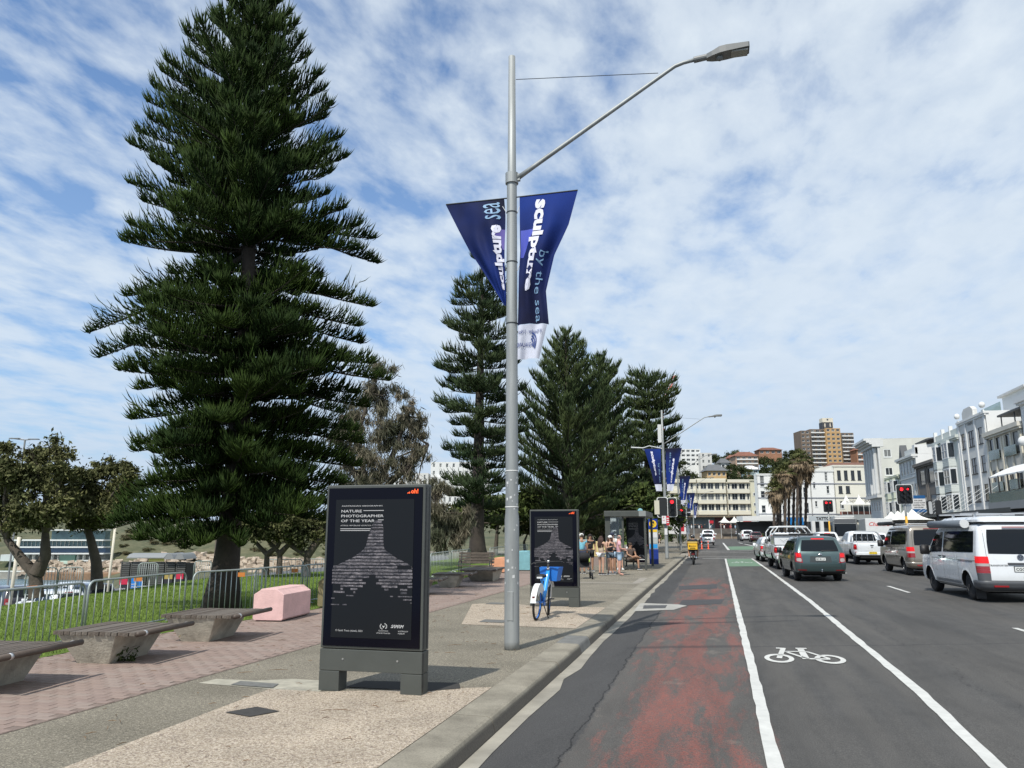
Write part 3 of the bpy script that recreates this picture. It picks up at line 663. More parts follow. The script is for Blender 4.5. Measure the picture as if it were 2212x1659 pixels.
tipsR = [(600, 4, .4), (625, 30, .5), (638, 52, .5), (650, 85, .5), (665, 122, .5), (690, 160, .4), (697, 195, .4), (712, 228, .4), (700, 255, .3), (733, 298, .3), (722, 325, .3), (746, 341, .2), (712, 372, .2), (705, 420, .2), (740, 450, .1), (772, 487, .05), (803, 516, 0), (770, 540, 0), (812, 568, -.15), (690, 600, 0), (665, 625, 0), (735, 640, 0), (800, 662, -.1), (772, 705, -.1), (778, 742, -.1), (745, 775, -.1), (800, 785, 0), (835, 822, -.05), (770, 850, 0), (792, 880, -.05), (765, 930, 0), (778, 958, -.05), (740, 990, 0), (770, 1008, 0), (740, 1045, 0), (755, 1078, -.1), (700, 1090, -.1), (660, 1120, -.1)]
br = []
Rg = random.Random(21)
view = Vector((-math.sin(YAW), math.cos(YAW), 0)); side = Vector((math.cos(YAW), math.sin(YAW), 0))
for lst in (tipsL, tipsR):
    for px, py, rise in lst:
        tip = fwp(px, py, D1 + Rg.uniform(-0.5, 0.5)); ln = (tip.xy - Vector(tz(T1, tip.z)[:2])).length
        z0 = tip.z - rise*ln - (0.05*ln if rise > 0 else -0.02*ln) if rise > 0 else tip.z + (0.20 - rise*1.3)*ln
        z0 = min(z0, T1[-1][2]-0.2)
        br.append((tz(T1, max(1.7, z0)), tuple(tip), 0.10 if rise > 0 else 0.06))
zsL = sorted((fwp(px, py, D1).z, (fwp(px, py, D1).xy - Vector(tz(T1, fwp(px, py, D1).z)[:2])).length) for px, py, _ in tipsL)
zsR = sorted((fwp(px, py, D1).z, (fwp(px, py, D1).xy - Vector(tz(T1, fwp(px, py, D1).z)[:2])).length) for px, py, _ in tipsR)
z = 2.3
gold = 0.0
while z < 16.6:
    for k in range(8 if z < 13 else 6):
        gold += 2.39996; az = gold + Rg.uniform(-.2, .2)
        s_ = math.cos(az); rL = np.interp(z, [a for a, _ in zsL], [b for _, b in zsL]); rR = np.interp(z, [a for a, _ in zsR], [b for _, b in zsR])
        rad = (rR if s_ > 0 else rL)*abs(s_)**0.5 + (rL+rR)/2*(1-abs(s_)**0.5)
        rad = max(0.5, rad)*Rg.uniform(0.38, 0.92)
        if abs(s_) > 0.92: rad *= 0.8
        if 7.9 < z < 8.6 and Rg.random() < 0.6: continue
        d = side*s_ + view*math.sin(az)
        rise = 0.42 if z > 12 else 0.2 if z > 9.5 else 0.0 if z > 4 else -0.12
        zb = z - rise*rad*0.8; b0 = tz(T1, zb); tip = Vector(tz(T1, z)) + d*rad
        tip.z = max(2.0, z + rise*rad*0.2 - (0.06*rad if z < 9 else 0) + Rg.uniform(-.22, .20)*rad)
        br.append((b0, tuple(tip), Rg.uniform(0.03, 0.17)))
    z += 0.30
# low boughs reaching out at the foot of the crown
for px, py in ((250, 1128), (300, 1168), (355, 1172), (400, 1185), (430, 1180), (560, 1140), (600, 1130), (640, 1112), (680, 1100), (330, 1100), (380, 1120), (520, 1180)):
    tip = fwp(px, py, D1 - Rg.uniform(0.8, 2.2)); br.append((tz(T1, max(1.9, tip.z + 0.35)), tuple(tip), 0.05))
pine(T1, 17, br, (0.075, 0.62, 4, 0.0145, 0.26), 0.265, pine_green, 'huge dark green pine with a black trunk on the lawn behind the benches', 'pine trees in the park', 3, 0.16)
def auto_pine(px, ptop, d, base_px, base_z, prof, spec, r0, label, seed, levels, per, m=pine_green2, rise=0.35, drop=0.0, gap=0.12, zmin=2.5, jz=.15):
    """prof: [(photo y, half width in photo px left, right)]"""
    g = random.Random(seed)
    T = [tuple(fwp(base_px, 1210, d))[:2] + (base_z,), tuple(fwp((px+base_px)/2, (ptop+1200)/2, d)), tuple(fwp(px, ptop, d))]
    br = []; zs = sorted([(fwp(px, y, d).z, l*d/1692, r*d/1692) for y, l, r in prof])
    top = T[-1][2]; gold = seed
    for i in range(levels):
        f = i/(levels-1); z = zmin + (top-0.25-zmin)*f**0.9
        rl = np.interp(z, [q[0] for q in zs], [q[1] for q in zs]); rr = np.interp(z, [q[0] for q in zs], [q[2] for q in zs])
        n = per if f < 0.85 else max(4, per-2)
        whorl = gold; gold += 0.5
        for k in range(n):
            az = whorl + 2*PI*k/n + g.uniform(-.25, .25); s_ = math.cos(az)
            rad = (rr if s_ > 0 else rl)*g.uniform(0.72, 1.08)
            if g.random() < gap: rad *= 0.5
            d_ = side*s_ + view*math.sin(az)
            rz_ = rise*(0.4+0.9*f) - drop*(1-f)
            tip = Vector(tz(T, z)) + d_*rad; jj = g.uniform(-jz, jz); tip.z = z + rz_*rad*0.5 + jj*1.6
            br.append((tz(T, min(top-.1, z - rz_*rad*0.5 + jj)), tuple(tip), g.uniform(.06, .18)))
    return pine(T, top, br, spec, r0, m, label, 'pine trees in the park', seed, 0.2)
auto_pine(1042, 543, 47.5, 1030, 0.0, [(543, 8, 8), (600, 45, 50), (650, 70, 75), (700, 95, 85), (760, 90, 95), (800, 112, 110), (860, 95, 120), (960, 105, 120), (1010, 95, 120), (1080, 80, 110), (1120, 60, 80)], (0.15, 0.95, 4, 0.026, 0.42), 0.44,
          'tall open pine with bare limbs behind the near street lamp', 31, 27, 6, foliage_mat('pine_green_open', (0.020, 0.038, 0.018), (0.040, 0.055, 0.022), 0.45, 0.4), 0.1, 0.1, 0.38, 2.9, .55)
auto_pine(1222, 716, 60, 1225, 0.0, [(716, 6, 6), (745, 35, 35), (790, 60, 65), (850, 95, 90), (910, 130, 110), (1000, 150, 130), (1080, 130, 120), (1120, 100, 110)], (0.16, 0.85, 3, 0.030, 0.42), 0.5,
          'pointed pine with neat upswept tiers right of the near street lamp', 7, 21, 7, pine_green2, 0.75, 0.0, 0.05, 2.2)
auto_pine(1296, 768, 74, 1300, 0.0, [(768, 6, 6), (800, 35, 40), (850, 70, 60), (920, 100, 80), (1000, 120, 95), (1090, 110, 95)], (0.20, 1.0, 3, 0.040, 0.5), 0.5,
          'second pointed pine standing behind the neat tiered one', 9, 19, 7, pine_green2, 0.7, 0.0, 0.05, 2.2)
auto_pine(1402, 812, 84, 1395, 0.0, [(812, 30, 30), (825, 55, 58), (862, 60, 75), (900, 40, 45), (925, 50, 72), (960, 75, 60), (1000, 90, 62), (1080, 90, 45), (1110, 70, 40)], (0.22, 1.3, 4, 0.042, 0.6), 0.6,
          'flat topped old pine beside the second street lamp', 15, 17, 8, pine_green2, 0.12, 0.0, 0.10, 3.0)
# ---- leafy trees
def leaf_cloud(R_, centers, radii, n, size, flat=0.6, droop=None):
    """n leaf quads gathered on clumps; returns V, F"""
    c = np.array(centers); rr0 = np.array(radii); ns = 9
    sub = np.repeat(c, ns, 0) + norm(R_.normal(0, 1, (len(c)*ns, 3)))*(np.repeat(rr0, ns)*R_.uniform(0.25, 1.1, len(c)*ns))[:, None]
    rs = np.repeat(rr0, ns)*R_.uniform(0.35, 0.62, len(c)*ns)
    pr = rs**2; k = R_.choice(len(sub), n, p=pr/pr.sum()); r = rs[k]
    d = norm(R_.normal(0, 1, (n, 3))); rad = np.abs(R_.normal(0, 0.75, n))
    P = sub[k] + d*(r*rad)[:, None]*np.array([1, 1, 0.7])
    a = norm(R_.normal(0, 1, (n, 3)) + d*flat); b2 = norm(np.cross(a, R_.normal(0, 1, (n, 3))))
    if droop: a = norm(np.array([0, 0, -1.0]) + R_.normal(0, droop, (n, 3))); b2 = norm(np.cross(a, R_.normal(0, 1, (n, 3))))
    L = size*R_.uniform(0.6, 1.3, n); Wd = L*(0.42 if not droop else 0.10)
    V = np.stack([P - a*L[:, None]/2, P + b2*Wd[:, None]/2, P + a*L[:, None]/2, P - b2*Wd[:, None]/2], 1).reshape(-1, 3)
    return V, np.arange(n*4).reshape(-1, 4)
def limbs_of(g, base, segs, spread, r0, tips, mb):
    """simple forking skeleton towards tip points"""
    for tp in tips:
        tp = Vector(tp); f = g.uniform(0.35, 0.6); j = Vector(segs).lerp(tp, f) + Vector((g.uniform(-.2, .2), g.uniform(-.2, .2), g.uniform(-.1, .25)))*spread
        mb.tube([segs, j, tp], [r0, r0*0.6, r0*0.2], 6, 0, False)
bark = mat('tree_bark', (0.085, 0.070, 0.055), 0.95, var=0.45, scale=4, bump=0.8, bscale=18)
leaf_dull = foliage_mat('leaf_dull', (0.050, 0.060, 0.026), (0.135, 0.135, 0.058), 0.5, 0.8)
leaf_green = foliage_mat('leaf_green', (0.030, 0.050, 0.015), (0.075, 0.095, 0.028), 0.5, 0.5)
leaf_brown = foliage_mat('leaf_brown', (0.080, 0.088, 0.056), (0.155, 0.130, 0.095), 0.5, 0.6)
def leafy(name, label, base, stems, clumps, nleaf, size, m, r0, seed, group=None, droop=None, d=None):
    R_ = np.random.default_rng(seed); g = random.Random(seed)
    t = thing(name, label, 'tree', base, 0, group); B = Vector(base)
    mb = MB(); ends = []
    for st in stems:
        pts = [Vector(p)-B for p in st]; k = len(pts)
        mb.tube(pts, [r0*(1-0.55*i/(k-1)) for i in range(k)], 9, 0, False); ends.append(pts[-1])
    cl = [(Vector(c)-B, r) for c, r in clumps]
    for c, r in cl:
        e = min(ends, key=lambda q: (q-c).length)
        j = e.lerp(c, 0.5) + Vector((g.uniform(-.2, .2), g.uniform(-.2, .2), 0.1))
        mb.tube([e, j, c + Vector((0, 0, r*0.4))], [r0*0.38, r0*0.2, r0*0.05], 6, 0, False)
        for q in range(3):
            w = Vector((g.uniform(-1, 1), g.uniform(-1, 1), g.uniform(-.2, 1))).normalized()*r*0.85
            mb.tube([j.lerp(c, 0.5), c + w], [r0*0.1, r0*0.03], 4, 0, False)
    mb.build('trunk', bark, t, smooth=True, recalc=False)
    V, F = leaf_cloud(R_, [tuple(c) for c, r in cl], [r for c, r in cl], nleaf, size, 0.6, droop)
    place(np_mesh('crown', V, F, m), 'crown', t)
    return t
def clump_px(lst, d, rs=1.0, jit=0.6, seed=1):
    g = random.Random(seed); out = []
    for px, py, r in lst: out.append((tuple(fwp(px, py, d + g.uniform(-jit, jit))), r*d/1692*rs*1.15))
    return out
gp = lambda px, py, d: tuple(fwp(px, py, d))
# banksias by the beach rail, far left
d = 23.5
leafy('banksia_tree', 'dull green spreading tree with a forked trunk at the far left', gp(78, 1286, d)[:2] + (-0.3,), [[gp(78, 1292, d), gp(76, 1240, d), gp(45, 1205, d), gp(15, 1165, d)], [gp(78, 1240, d), gp(98, 1200, d), gp(98, 1150, d)]],
      clump_px([(20, 1010, 30), (70, 985, 28), (110, 975, 26), (140, 1010, 26), (30, 1050, 34), (85, 1040, 38), (135, 1050, 30), (10, 1095, 30), (60, 1095, 38), (115, 1090, 36), (95, 1125, 30), (30, 1130, 26), (-20, 1060, 40), (-30, 1010, 35), (150, 1085, 20), (130, 985, 20), (5, 975, 22)], d), 34000, 0.14, leaf_dull, 0.22, 41, 'spreading trees along the beach side of the lawn')
d = 25.5
leafy('banksia_tree', 'dark rounded tree with a single leaning trunk behind the second barrier', gp(212, 1268, d)[:2] + (-0.2,), [[gp(210, 1274, d), gp(208, 1215, d), gp(196, 1165, d), gp(185, 1130, d)]],
      clump_px([(175, 1030, 24), (210, 1025, 26), (250, 1015, 22), (285, 1020, 20), (165, 1065, 28), (205, 1070, 32), (250, 1060, 30), (290, 1055, 22), (180, 1105, 30), (225, 1105, 30), (262, 1095, 24), (160, 1125, 18), (200, 1130, 22)], d), 30000, 0.13, leaf_dull, 0.20, 42, 'spreading trees along the beach side of the lawn')
# small trees seen below the big pine
for px, py, fork, lb, sd_ in ((575, 1238, (560, 1180, 600, 1180), 'small grey tree just right of the big pine trunk', 51), (603, 1236, (590, 1180, 625, 1175), 'thin forked tree between the big pine and the broad forked one', 52), (662, 1240, (630, 1178, 690, 1165), 'broad forked tree beside the near display panel', 53)):
    d = 32.0
    leafy('small_tree', lb, gp(px, py, d)[:2] + (0,), [[gp(px, py+4, d), gp(px+2, py-40, d), gp(fork[0], fork[1], d), gp(fork[0]-25, fork[1]-30, d)], [gp(px+2, py-40, d), gp(fork[2], fork[3], d), gp(fork[2]+15, fork[3]-28, d)]],
          clump_px([(px-40, py-100, 26), (px, py-110, 30), (px+40, py-105, 28), (px-20, py-85, 22), (px+25, py-85, 20)], d), 9000, 0.17, leaf_dull, 0.13 + 0.05*(px > 650), sd_, 'small park trees beyond the big pine')
# drooping brown tree
d = 41
leafy('casuarina_tree', 'pale brownish weeping tree between the big pine and the near lamp', gp(800, 1215, d)[:2] + (-0.5,), [[gp(800, 1215, d), gp(800, 1080, d), gp(770, 950, d), gp(800, 850, d)], [gp(800, 1080, d), gp(850, 980, d), gp(880, 900, d)], [gp(800, 1080, d), gp(880, 1010, d), gp(925, 960, d)], [gp(800, 1080, d), gp(740, 980, d), gp(735, 900, d)]],
      clump_px([(825, 805, 26), (800, 850, 34), (840, 870, 34), (885, 880, 28), (870, 920, 34), (905, 950, 26), (820, 930, 36), (770, 900, 34), (740, 950, 36), (790, 975, 38), (850, 970, 36), (900, 990, 26), (760, 1020, 36), (820, 1020, 36), (875, 1030, 28), (740, 1060, 30), (800, 1065, 32), (910, 910, 18), (760, 1100, 40), (830, 1110, 40), (900, 1060, 24)], d), 30000, 0.42, leaf_brown, 0.20, 44, None, 0.55)
leafy('casuarina_tree', 'low feathery tree touching the right side of the near display panel', gp(960, 1200, 38)[:2] + (-0.5,), [[gp(965, 1200, 38), gp(955, 1150, 38), gp(940, 1110, 38)]],
      clump_px([(945, 1100, 24), (970, 1130, 24), (1000, 1140, 18), (950, 1160, 20), (985, 1165, 16), (940, 1065, 22), (1010, 1115, 16)], 38), 9000, 0.42, leaf_brown, 0.12, 45, None, 0.4)
for px, py, s_, lb in ((1135, 1196, 1, 'small rounded tree behind the grey lamp pole'), (1187, 1192, 1.1, 'small tree above the tan slope left of the second panel'), (1297, 1196, .9, 'little bare tree behind the waiting people')):
    d = 62
    leafy('small_tree', lb, gp(px, py, d)[:2] + (-0.4,), [[gp(px, py, d), gp(px-3, py-25, d), gp(px+4, py-42, d)]], clump_px([(px-16, py-50, 14*s_), (px+10, py-56, 16*s_), (px-4, py-68, 14*s_), (px+20, py-44, 10*s_)], d), 2600, 0.28, leaf_dull, 0.14, px, 'little trees on the park slope')
# dark undergrowth of the pine row
leafy('bushy_tree', 'dense dark green low trees filling the foot of the pine row', gp(1260, 1200, 70)[:2] + (-.5,), [[gp(1260, 1200, 70), gp(1260, 1120, 70)]],
      clump_px([(1170+i*27, 1090 + (i % 3)*16, 34) for i in range(11)], 72, 1, 4), 22000, 0.5, leaf_green, 0.2, 61)
leafy('bushy_tree', 'dark shrub mass around the foot of the tall open pine', gp(1040, 1190, 60)[:2] + (-.5,), [[gp(1070, 1200, 60), gp(1075, 1130, 60)]],
      clump_px([(985, 1110, 24), (1020, 1095, 30), (1060, 1100, 30), (1095, 1110, 28), (1130, 1100, 28), (1000, 1135, 16), (1110, 1140, 16)], 60, 1, 2), 12000, 0.45, leaf_green, 0.2, 62)
# ================================================================ STREET FURNITURE
frame_grey = mat('frame_grey', (0.062, 0.067, 0.060), 0.45, var=0.12, scale=3)
frame_dark = mat('frame_dark', (0.028, 0.032, 0.033), 0.4)
glass_black = mat('glass_black', (0.002, 0.002, 0.006), 0.12, spec=0.18)
screen_navy = mat('screen_navy', (0.009, 0.010, 0.012), 0.25, spec=0.2)
ink_white = mat('ink_white', (0.62, 0.62, 0.62), 0.5)
ink_orange = mat('ink_orange', (0.9, 0.10, 0.02), 0.5, emit=(1, 0.12, 0.02), es=0.5)
metal_bright = mat('metal_bright', (0.55, 0.55, 0.54), 0.3, metal=0.9)
photo_m, nt, b, V, _ = newmat('poster_photo', 0.4)
a_ = NZ(nt, V, 9, 7, 0.8, (1, 1, 2.5), 1.0); b2_ = NZ(nt, V, 60, 5, 0.8)
q = RAMP(nt, MA(nt, 'ADD', MA(nt, 'MULTIPLY', a_, 0.7), MA(nt, 'MULTIPLY', b2_, 0.4)), [(0.48, 0.0), (0.60, 0.35), (0.70, 1.0)])
nt.links.new(MIX(nt, q, (0.020, 0.020, 0.026), (0.34, 0.31, 0.33)), b.inputs['Base Color'])
def poster(t, fn, w, h, fine=True, dim=0):
    """the printed face: fn(u, v) metres from the lower left corner of the screen"""
    tx = MB(); k = w/0.96
    lines = [('AUSTRALIAN GEOGRAPHIC', .075, .948, .012, .53), ('NATURE', .075, .904, .027, .265), ('PHOTOGRAPHER', .075, .868, .027, .545), ('OF THE YEAR', .075, .832, .027, .435)]
    for s, x, y, hh, ww in lines:
        write(tx, s, fn, x*w, y*h, w=(ww*w if ww else None), h=hh*h*.72, bold=0.012)
    for x0, x1, y in ((.36, .62, .915), (.55, .62, .846), (.07, .62, .781), (.07, .45, .768)):
        tx.add([fn(x0*w, y*h), fn(x1*w, y*h), fn(x1*w, (y+.0045)*h), fn(x0*w, (y+.0045)*h)], [(0, 1, 2, 3)])
    write(tx, 'AUSTRALIA  NEW ZEALAND  ANTARCTICA  NEW GUINEA', fn, .07*w, .803*h, w=.53*w)
    write(tx, '\u00a9 Garth Travis (detail), 2023', fn, .06*w, .040*h, w=.34*w)
    write(tx, 'Government', fn, .66*w, .052*h, w=.12*w, align='c'); write(tx, 'of South Australia', fn, .66*w, .036*h, w=.17*w, align='c')
    write(tx, 'AUSTRALIAN', fn, .84*w, .052*h, w=.12*w); write(tx, 'MUSEUM', fn, .84*w, .036*h, w=.08*w)
    write(tx, 'S/\\M/\\M', fn, .75*w, .078*h, w=.16*w, bold=.03, shear=0.4)
    for i in range(14):
        a = 2*PI*i/14 + .2
        if abs(math.sin(a)) > .9: continue
        c = (.66*w + math.cos(a)*.040*w, .088*h + math.sin(a)*.032*w)
        tx.add([fn(c[0]-.006, c[1]-.005), fn(c[0]+.006, c[1]-.005), fn(c[0]+.006, c[1]+.005), fn(c[0]-.006, c[1]+.005)], [(0, 1, 2, 3)])
    c = (.66*w, .088*h); tx.add([fn(c[0], c[1]-.02), fn(c[0]+.018, c[1]+.008), fn(c[0], c[1]+.002), fn(c[0]-.018, c[1]+.008)], [(0, 1, 2, 3)])
    tx.build('lettering', mat('poster_ink', (.42, .42, .42), .5), t, recalc=False)
    im = MB(); g = random.Random(4)
    Lx = lambda v: np.interp(v, [.47, .50, .53, .57, .63, .66, .72, .80, .83], [-.02, .0, .09, .24, .38, .41, .43, .47, .50])
    Rx = lambda v: np.interp(v, [.47, .50, .53, .57, .63, .66, .72, .80, .83], [1.0, 1.0, .95, .80, .65, .63, .625, .62, .60])
    v = .826; i = 0
    while v > .22:
        l, r_ = max(-.012, float(Lx(v)) if v > .47 else -.01), min(1.0, float(Rx(v)) if v > .47 else 1)
        th = .0165 if v > .42 else .014 if v > .30 else .008
        gp_ = min(.40, max(0, (.44-v)*1.5)); segs = [(l, r_)] if gp_ < .02 else [(l, .47-gp_+g.uniform(-.04, .04)), (.50+gp_+g.uniform(-.04, .04), r_)]
        for a, c2 in segs:
            x = a
            while x < c2 - 0.01:
                x2 = min(c2, x + (g.uniform(.06, .30) if v > .42 else g.uniform(.02, .12))); jj = g.uniform(-.002, .002)
                if g.random() < (0.97 if v > .38 else .45 + 2.0*(v-.20)): im.add([fn(x*w, v*h), fn(x2*w, v*h), fn((float(Rx(v+th)) if v > .47 and x2 == c2 else x2)*w, (v+th)*h), fn((float(Lx(v+th)) if v > .47 and x == a and l > 0 else x)*w, (v+th)*h)], [(0, 1, 2, 3)])
                x = x2
        v -= .0235 if v > .45 else .022; i += 1
    im.build('striped_picture', photo_m, t, recalc=False)
def logo_oh(t, fn, x, y, h):
    mb = MB(); write(mb, 'oh!', fn, x, y, h=h, bold=0.03)
    for dx, r_ in ((-.020, .010), (-.038, .006)):
        n = 10; mb.add([fn(x+dx+math.cos(2*PI*i/n)*r_, y+r_+math.sin(2*PI*i/n)*r_) for i in range(n)], [tuple(range(n))])
    mb.build('logo', ink_orange, t, recalc=False)
def display_panel(x, y, w, label):
    t = thing('display_panel', label, 'display panel', (x, y, 0), 0, 'digital display panels')
    D = .20; h0, h1, h2 = .215, .44, 2.23
    for sx in (0, w-.24):
        mb = MB(); mb.box(sx, sx+.24, 0, D, 0, h0-.004); mb.build('leg', frame_grey, t, bevel=.006)
    mb = MB(); mb.box(0, w, 0, D, h0, h1); mb.build('plinth', frame_grey, t, bevel=.006)
    mb = MB(); mb.box(0.0, w, .004, D-.004, h1+.008, h2); mb.build('case', frame_grey, t, bevel=.012)
    mb = MB(); mb.box(w-.001, w+.003, .03, .06, h1+.03, h2-.03); mb.box(w-.001, w+.003, .13, .15, h1+.03, h2-.03); mb.box(w-.001, w+.003, .03, .06, 0.03, h1-.02); mb.build('side_trim', frame_dark, t)
    mb = MB(); mb.box(.03, w-.03, -.006, .01, h1+.035, h2-.035); mb.build('bezel', glass_black, t)
    sx, sz, sw, sh = .125, .565, w-.25, 1.50
    mb = MB(); mb.box(sx, sx+sw, -.010, 0, sz, sz+sh); mb.build('screen', screen_navy, t)
    poster(t, lambda a, b: (sx+a, -.0125, sz+b), sw, sh)
    logo_oh(t, lambda a, b: (a, -.0125, b), w-.165, h2-.105, .052)
    for bx in (.28, w-.28):
        mb = MB(); mb.lathe([(.011, -.006), (.011, .004)], (bx, 0, .34), 10, axis='y'); mb.build('bolt', metal_bright, t)
    return t
display_panel(-4.27, 8.10, 1.20, 'large dark display panel with a striped nature photography poster, nearest the camera')
display_panel(-4.22, 18.14, 1.16, 'dark display panel with the same striped poster, behind the blue bicycle')
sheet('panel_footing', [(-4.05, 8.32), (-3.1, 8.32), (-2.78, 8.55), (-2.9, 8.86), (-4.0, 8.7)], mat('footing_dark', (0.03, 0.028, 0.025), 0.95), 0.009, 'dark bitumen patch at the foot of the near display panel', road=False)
# ---- lamp poles with banners
galv = mat('galvanised', (0.31, 0.325, 0.32), 0.55, metal=0.35, var=0.32, scale=5, streak=True)
lamp_body = mat('lamp_body', (0.17, 0.175, 0.17), 0.5, var=0.1)
lens = mat('lamp_lens', (0.30, 0.30, 0.27), 0.3)
strap_m = mat('strap', (0.03, 0.035, 0.04), 0.6)
ban_m = {}
def banner_mat(name, deep, mid, bright, flip):
    m, nt, b, V, (X, Y, Z_) = newmat(name, 0.7)
    n = NZ(nt, V, 1.2, 3, 0.5); u = MA(nt, 'ADD', MA(nt, 'MULTIPLY', MA(nt, 'SUBTRACT', Z_, 4.9), 0.42), MA(nt, 'MULTIPLY', MA(nt, 'SUBTRACT', n, 0.5), 0.9))
    cc = MIX(nt, RAMP(nt, u, [(0.0, 0.0), (1.0, 1.0)]), mid, deep)
    nt.links.new(cc, b.inputs['Base Color']); b.inputs['Specular IOR Level'].default_value = 0.15
    # thin cloth lets some light through
    tl = N(nt, 'ShaderNodeBsdfTranslucent'); nt.links.new(cc, tl.inputs[0]); ms = N(nt, 'ShaderNodeMixShader', i_0=0.3)
    out = nt.nodes['Material Output']; nt.links.new(b.outputs[0], ms.inputs[1]); nt.links.new(tl.outputs[0], ms.inputs[2]); nt.links.new(ms.outputs[0], out.inputs[0])
    return m
cloth_up = banner_mat('banner_cloth_up', (0.012, 0.014, 0.035), (0.016, 0.045, 0.26), 0, 1.0)
cloth_dn = banner_mat('banner_cloth_down', (0.014, 0.042, 0.24), (0.014, 0.016, 0.045), 0, 1.0)
cloth_pale = mat('banner_pale', (0.055, 0.075, 0.42), 0.7)
cloth_violet = mat('banner_violet', (0.085, 0.065, 0.27), 0.7)
cloth_white = mat('banner_white', (0.55, 0.57, 0.66), 0.8, var=0.1, scale=4)
ink_pale = mat('ink_pale', (0.17, 0.30, 0.46), 0.6)
ink_banner = mat('ink_banner', (0.62, 0.62, 0.72), 0.6)
ink_navy = mat('ink_navy', (0.03, 0.06, 0.22), 0.6)
def banner(t, inner, outer, zt, zb, cloth, up, name, white_to=None, mirror=False, dense=True, seed=0, lens_at=None, big='sculpture', small='by the sea'):
    """inner/outer: lists of (v, x) edges, v=0 top..1 bottom; built in the pole's frame; the face looks to -Y"""
    g = random.Random(seed); ph = g.uniform(0, 6)
    def S_(u, v):
        xi = float(np.interp(v, [p[0] for p in inner], [p[1] for p in inner])); xo = float(np.interp(v, [p[0] for p in outer], [p[1] for p in outer]))
        x = xi + (xo-xi)*u
        y = -.10*math.sin(PI*v)*math.sin(PI*min(1, u*1.1)+.3) + .030*math.sin(9*u+7*v+ph)*min(1, v*3) + .018*math.sin(17*u-5*v+ph*2)*min(1, v*3)
        return (x, y, zt + (zb-zt)*v + 0.02*math.sin(3*u)*v)
    c = thing(name[0], name[1], 'banner', (0, 0, 0), 0, 'event banners on the lamp poles')
    c.location = t.location
    nb_ = 28 if dense else 10
    vb = white_to if white_to else 1.0
    mb = MB(); mb.grid(lambda u, v: S_(u, v*vb), nb_, nb_*2); mb.build('cloth', cloth, c, smooth=True)
    if white_to:
        mb = MB(); mb.grid(lambda u, v: tuple(a+b for a, b in zip(S_(u*.93+.02, vb+.002+v*(1-vb)), (0, .002, 0))), nb_//2, nb_//2); mb.build('white_panel', cloth_white, c, smooth=True)
    mb = MB(); a, b = S_(0, 0), S_(1, 0); mb.tube([(0, .0, zt+.005), (b[0], 0, zt+.012)], .011, 6); mb.build('top_rod', strap_m, c)
    def T_(a, b, u0, v0, du, dv):
        u = u0 + b*du; v = v0 + a*dv
        x, y, z = S_(min(1.0, max(0, u)), min(.999, max(0, v))); return (x, y-.012, z)
    # a runs along the banner's length, b across
    tx = MB(); 
    if up:      # reads upwards
        write(tx, big, lambda a, b: T_(a, b, up[0], up[1], -up[4] if mirror else up[4], -1), 0, 0, w=up[2], bold=.045)
    tx.build('bold_lettering', ink_banner, c, recalc=False) if up else None
    return c, S_
def lay(c, S_, s, u0, v0, lv, lu, down, mirror, m, bold, name, off=.012):
    """text along the banner: starts at v0, length lv (in v), height lu (in u)"""
    vs, fs, tw, th = glyphs(s, bold)
    out = []
    for a, b in vs:
        a /= tw; b /= th
        v = v0 + a*lv if down else v0 - a*lv
        q = b if not mirror else 1-b
        u = u0 - q*lu if down else u0 + (q-1)*lu
        x, y, z = S_(min(1, max(0, u)), min(.9999, max(0, v))); out.append((x, y-off, z))
    mb = MB(); mb.add(out, fs); mb.build(name, m, c, recalc=False)
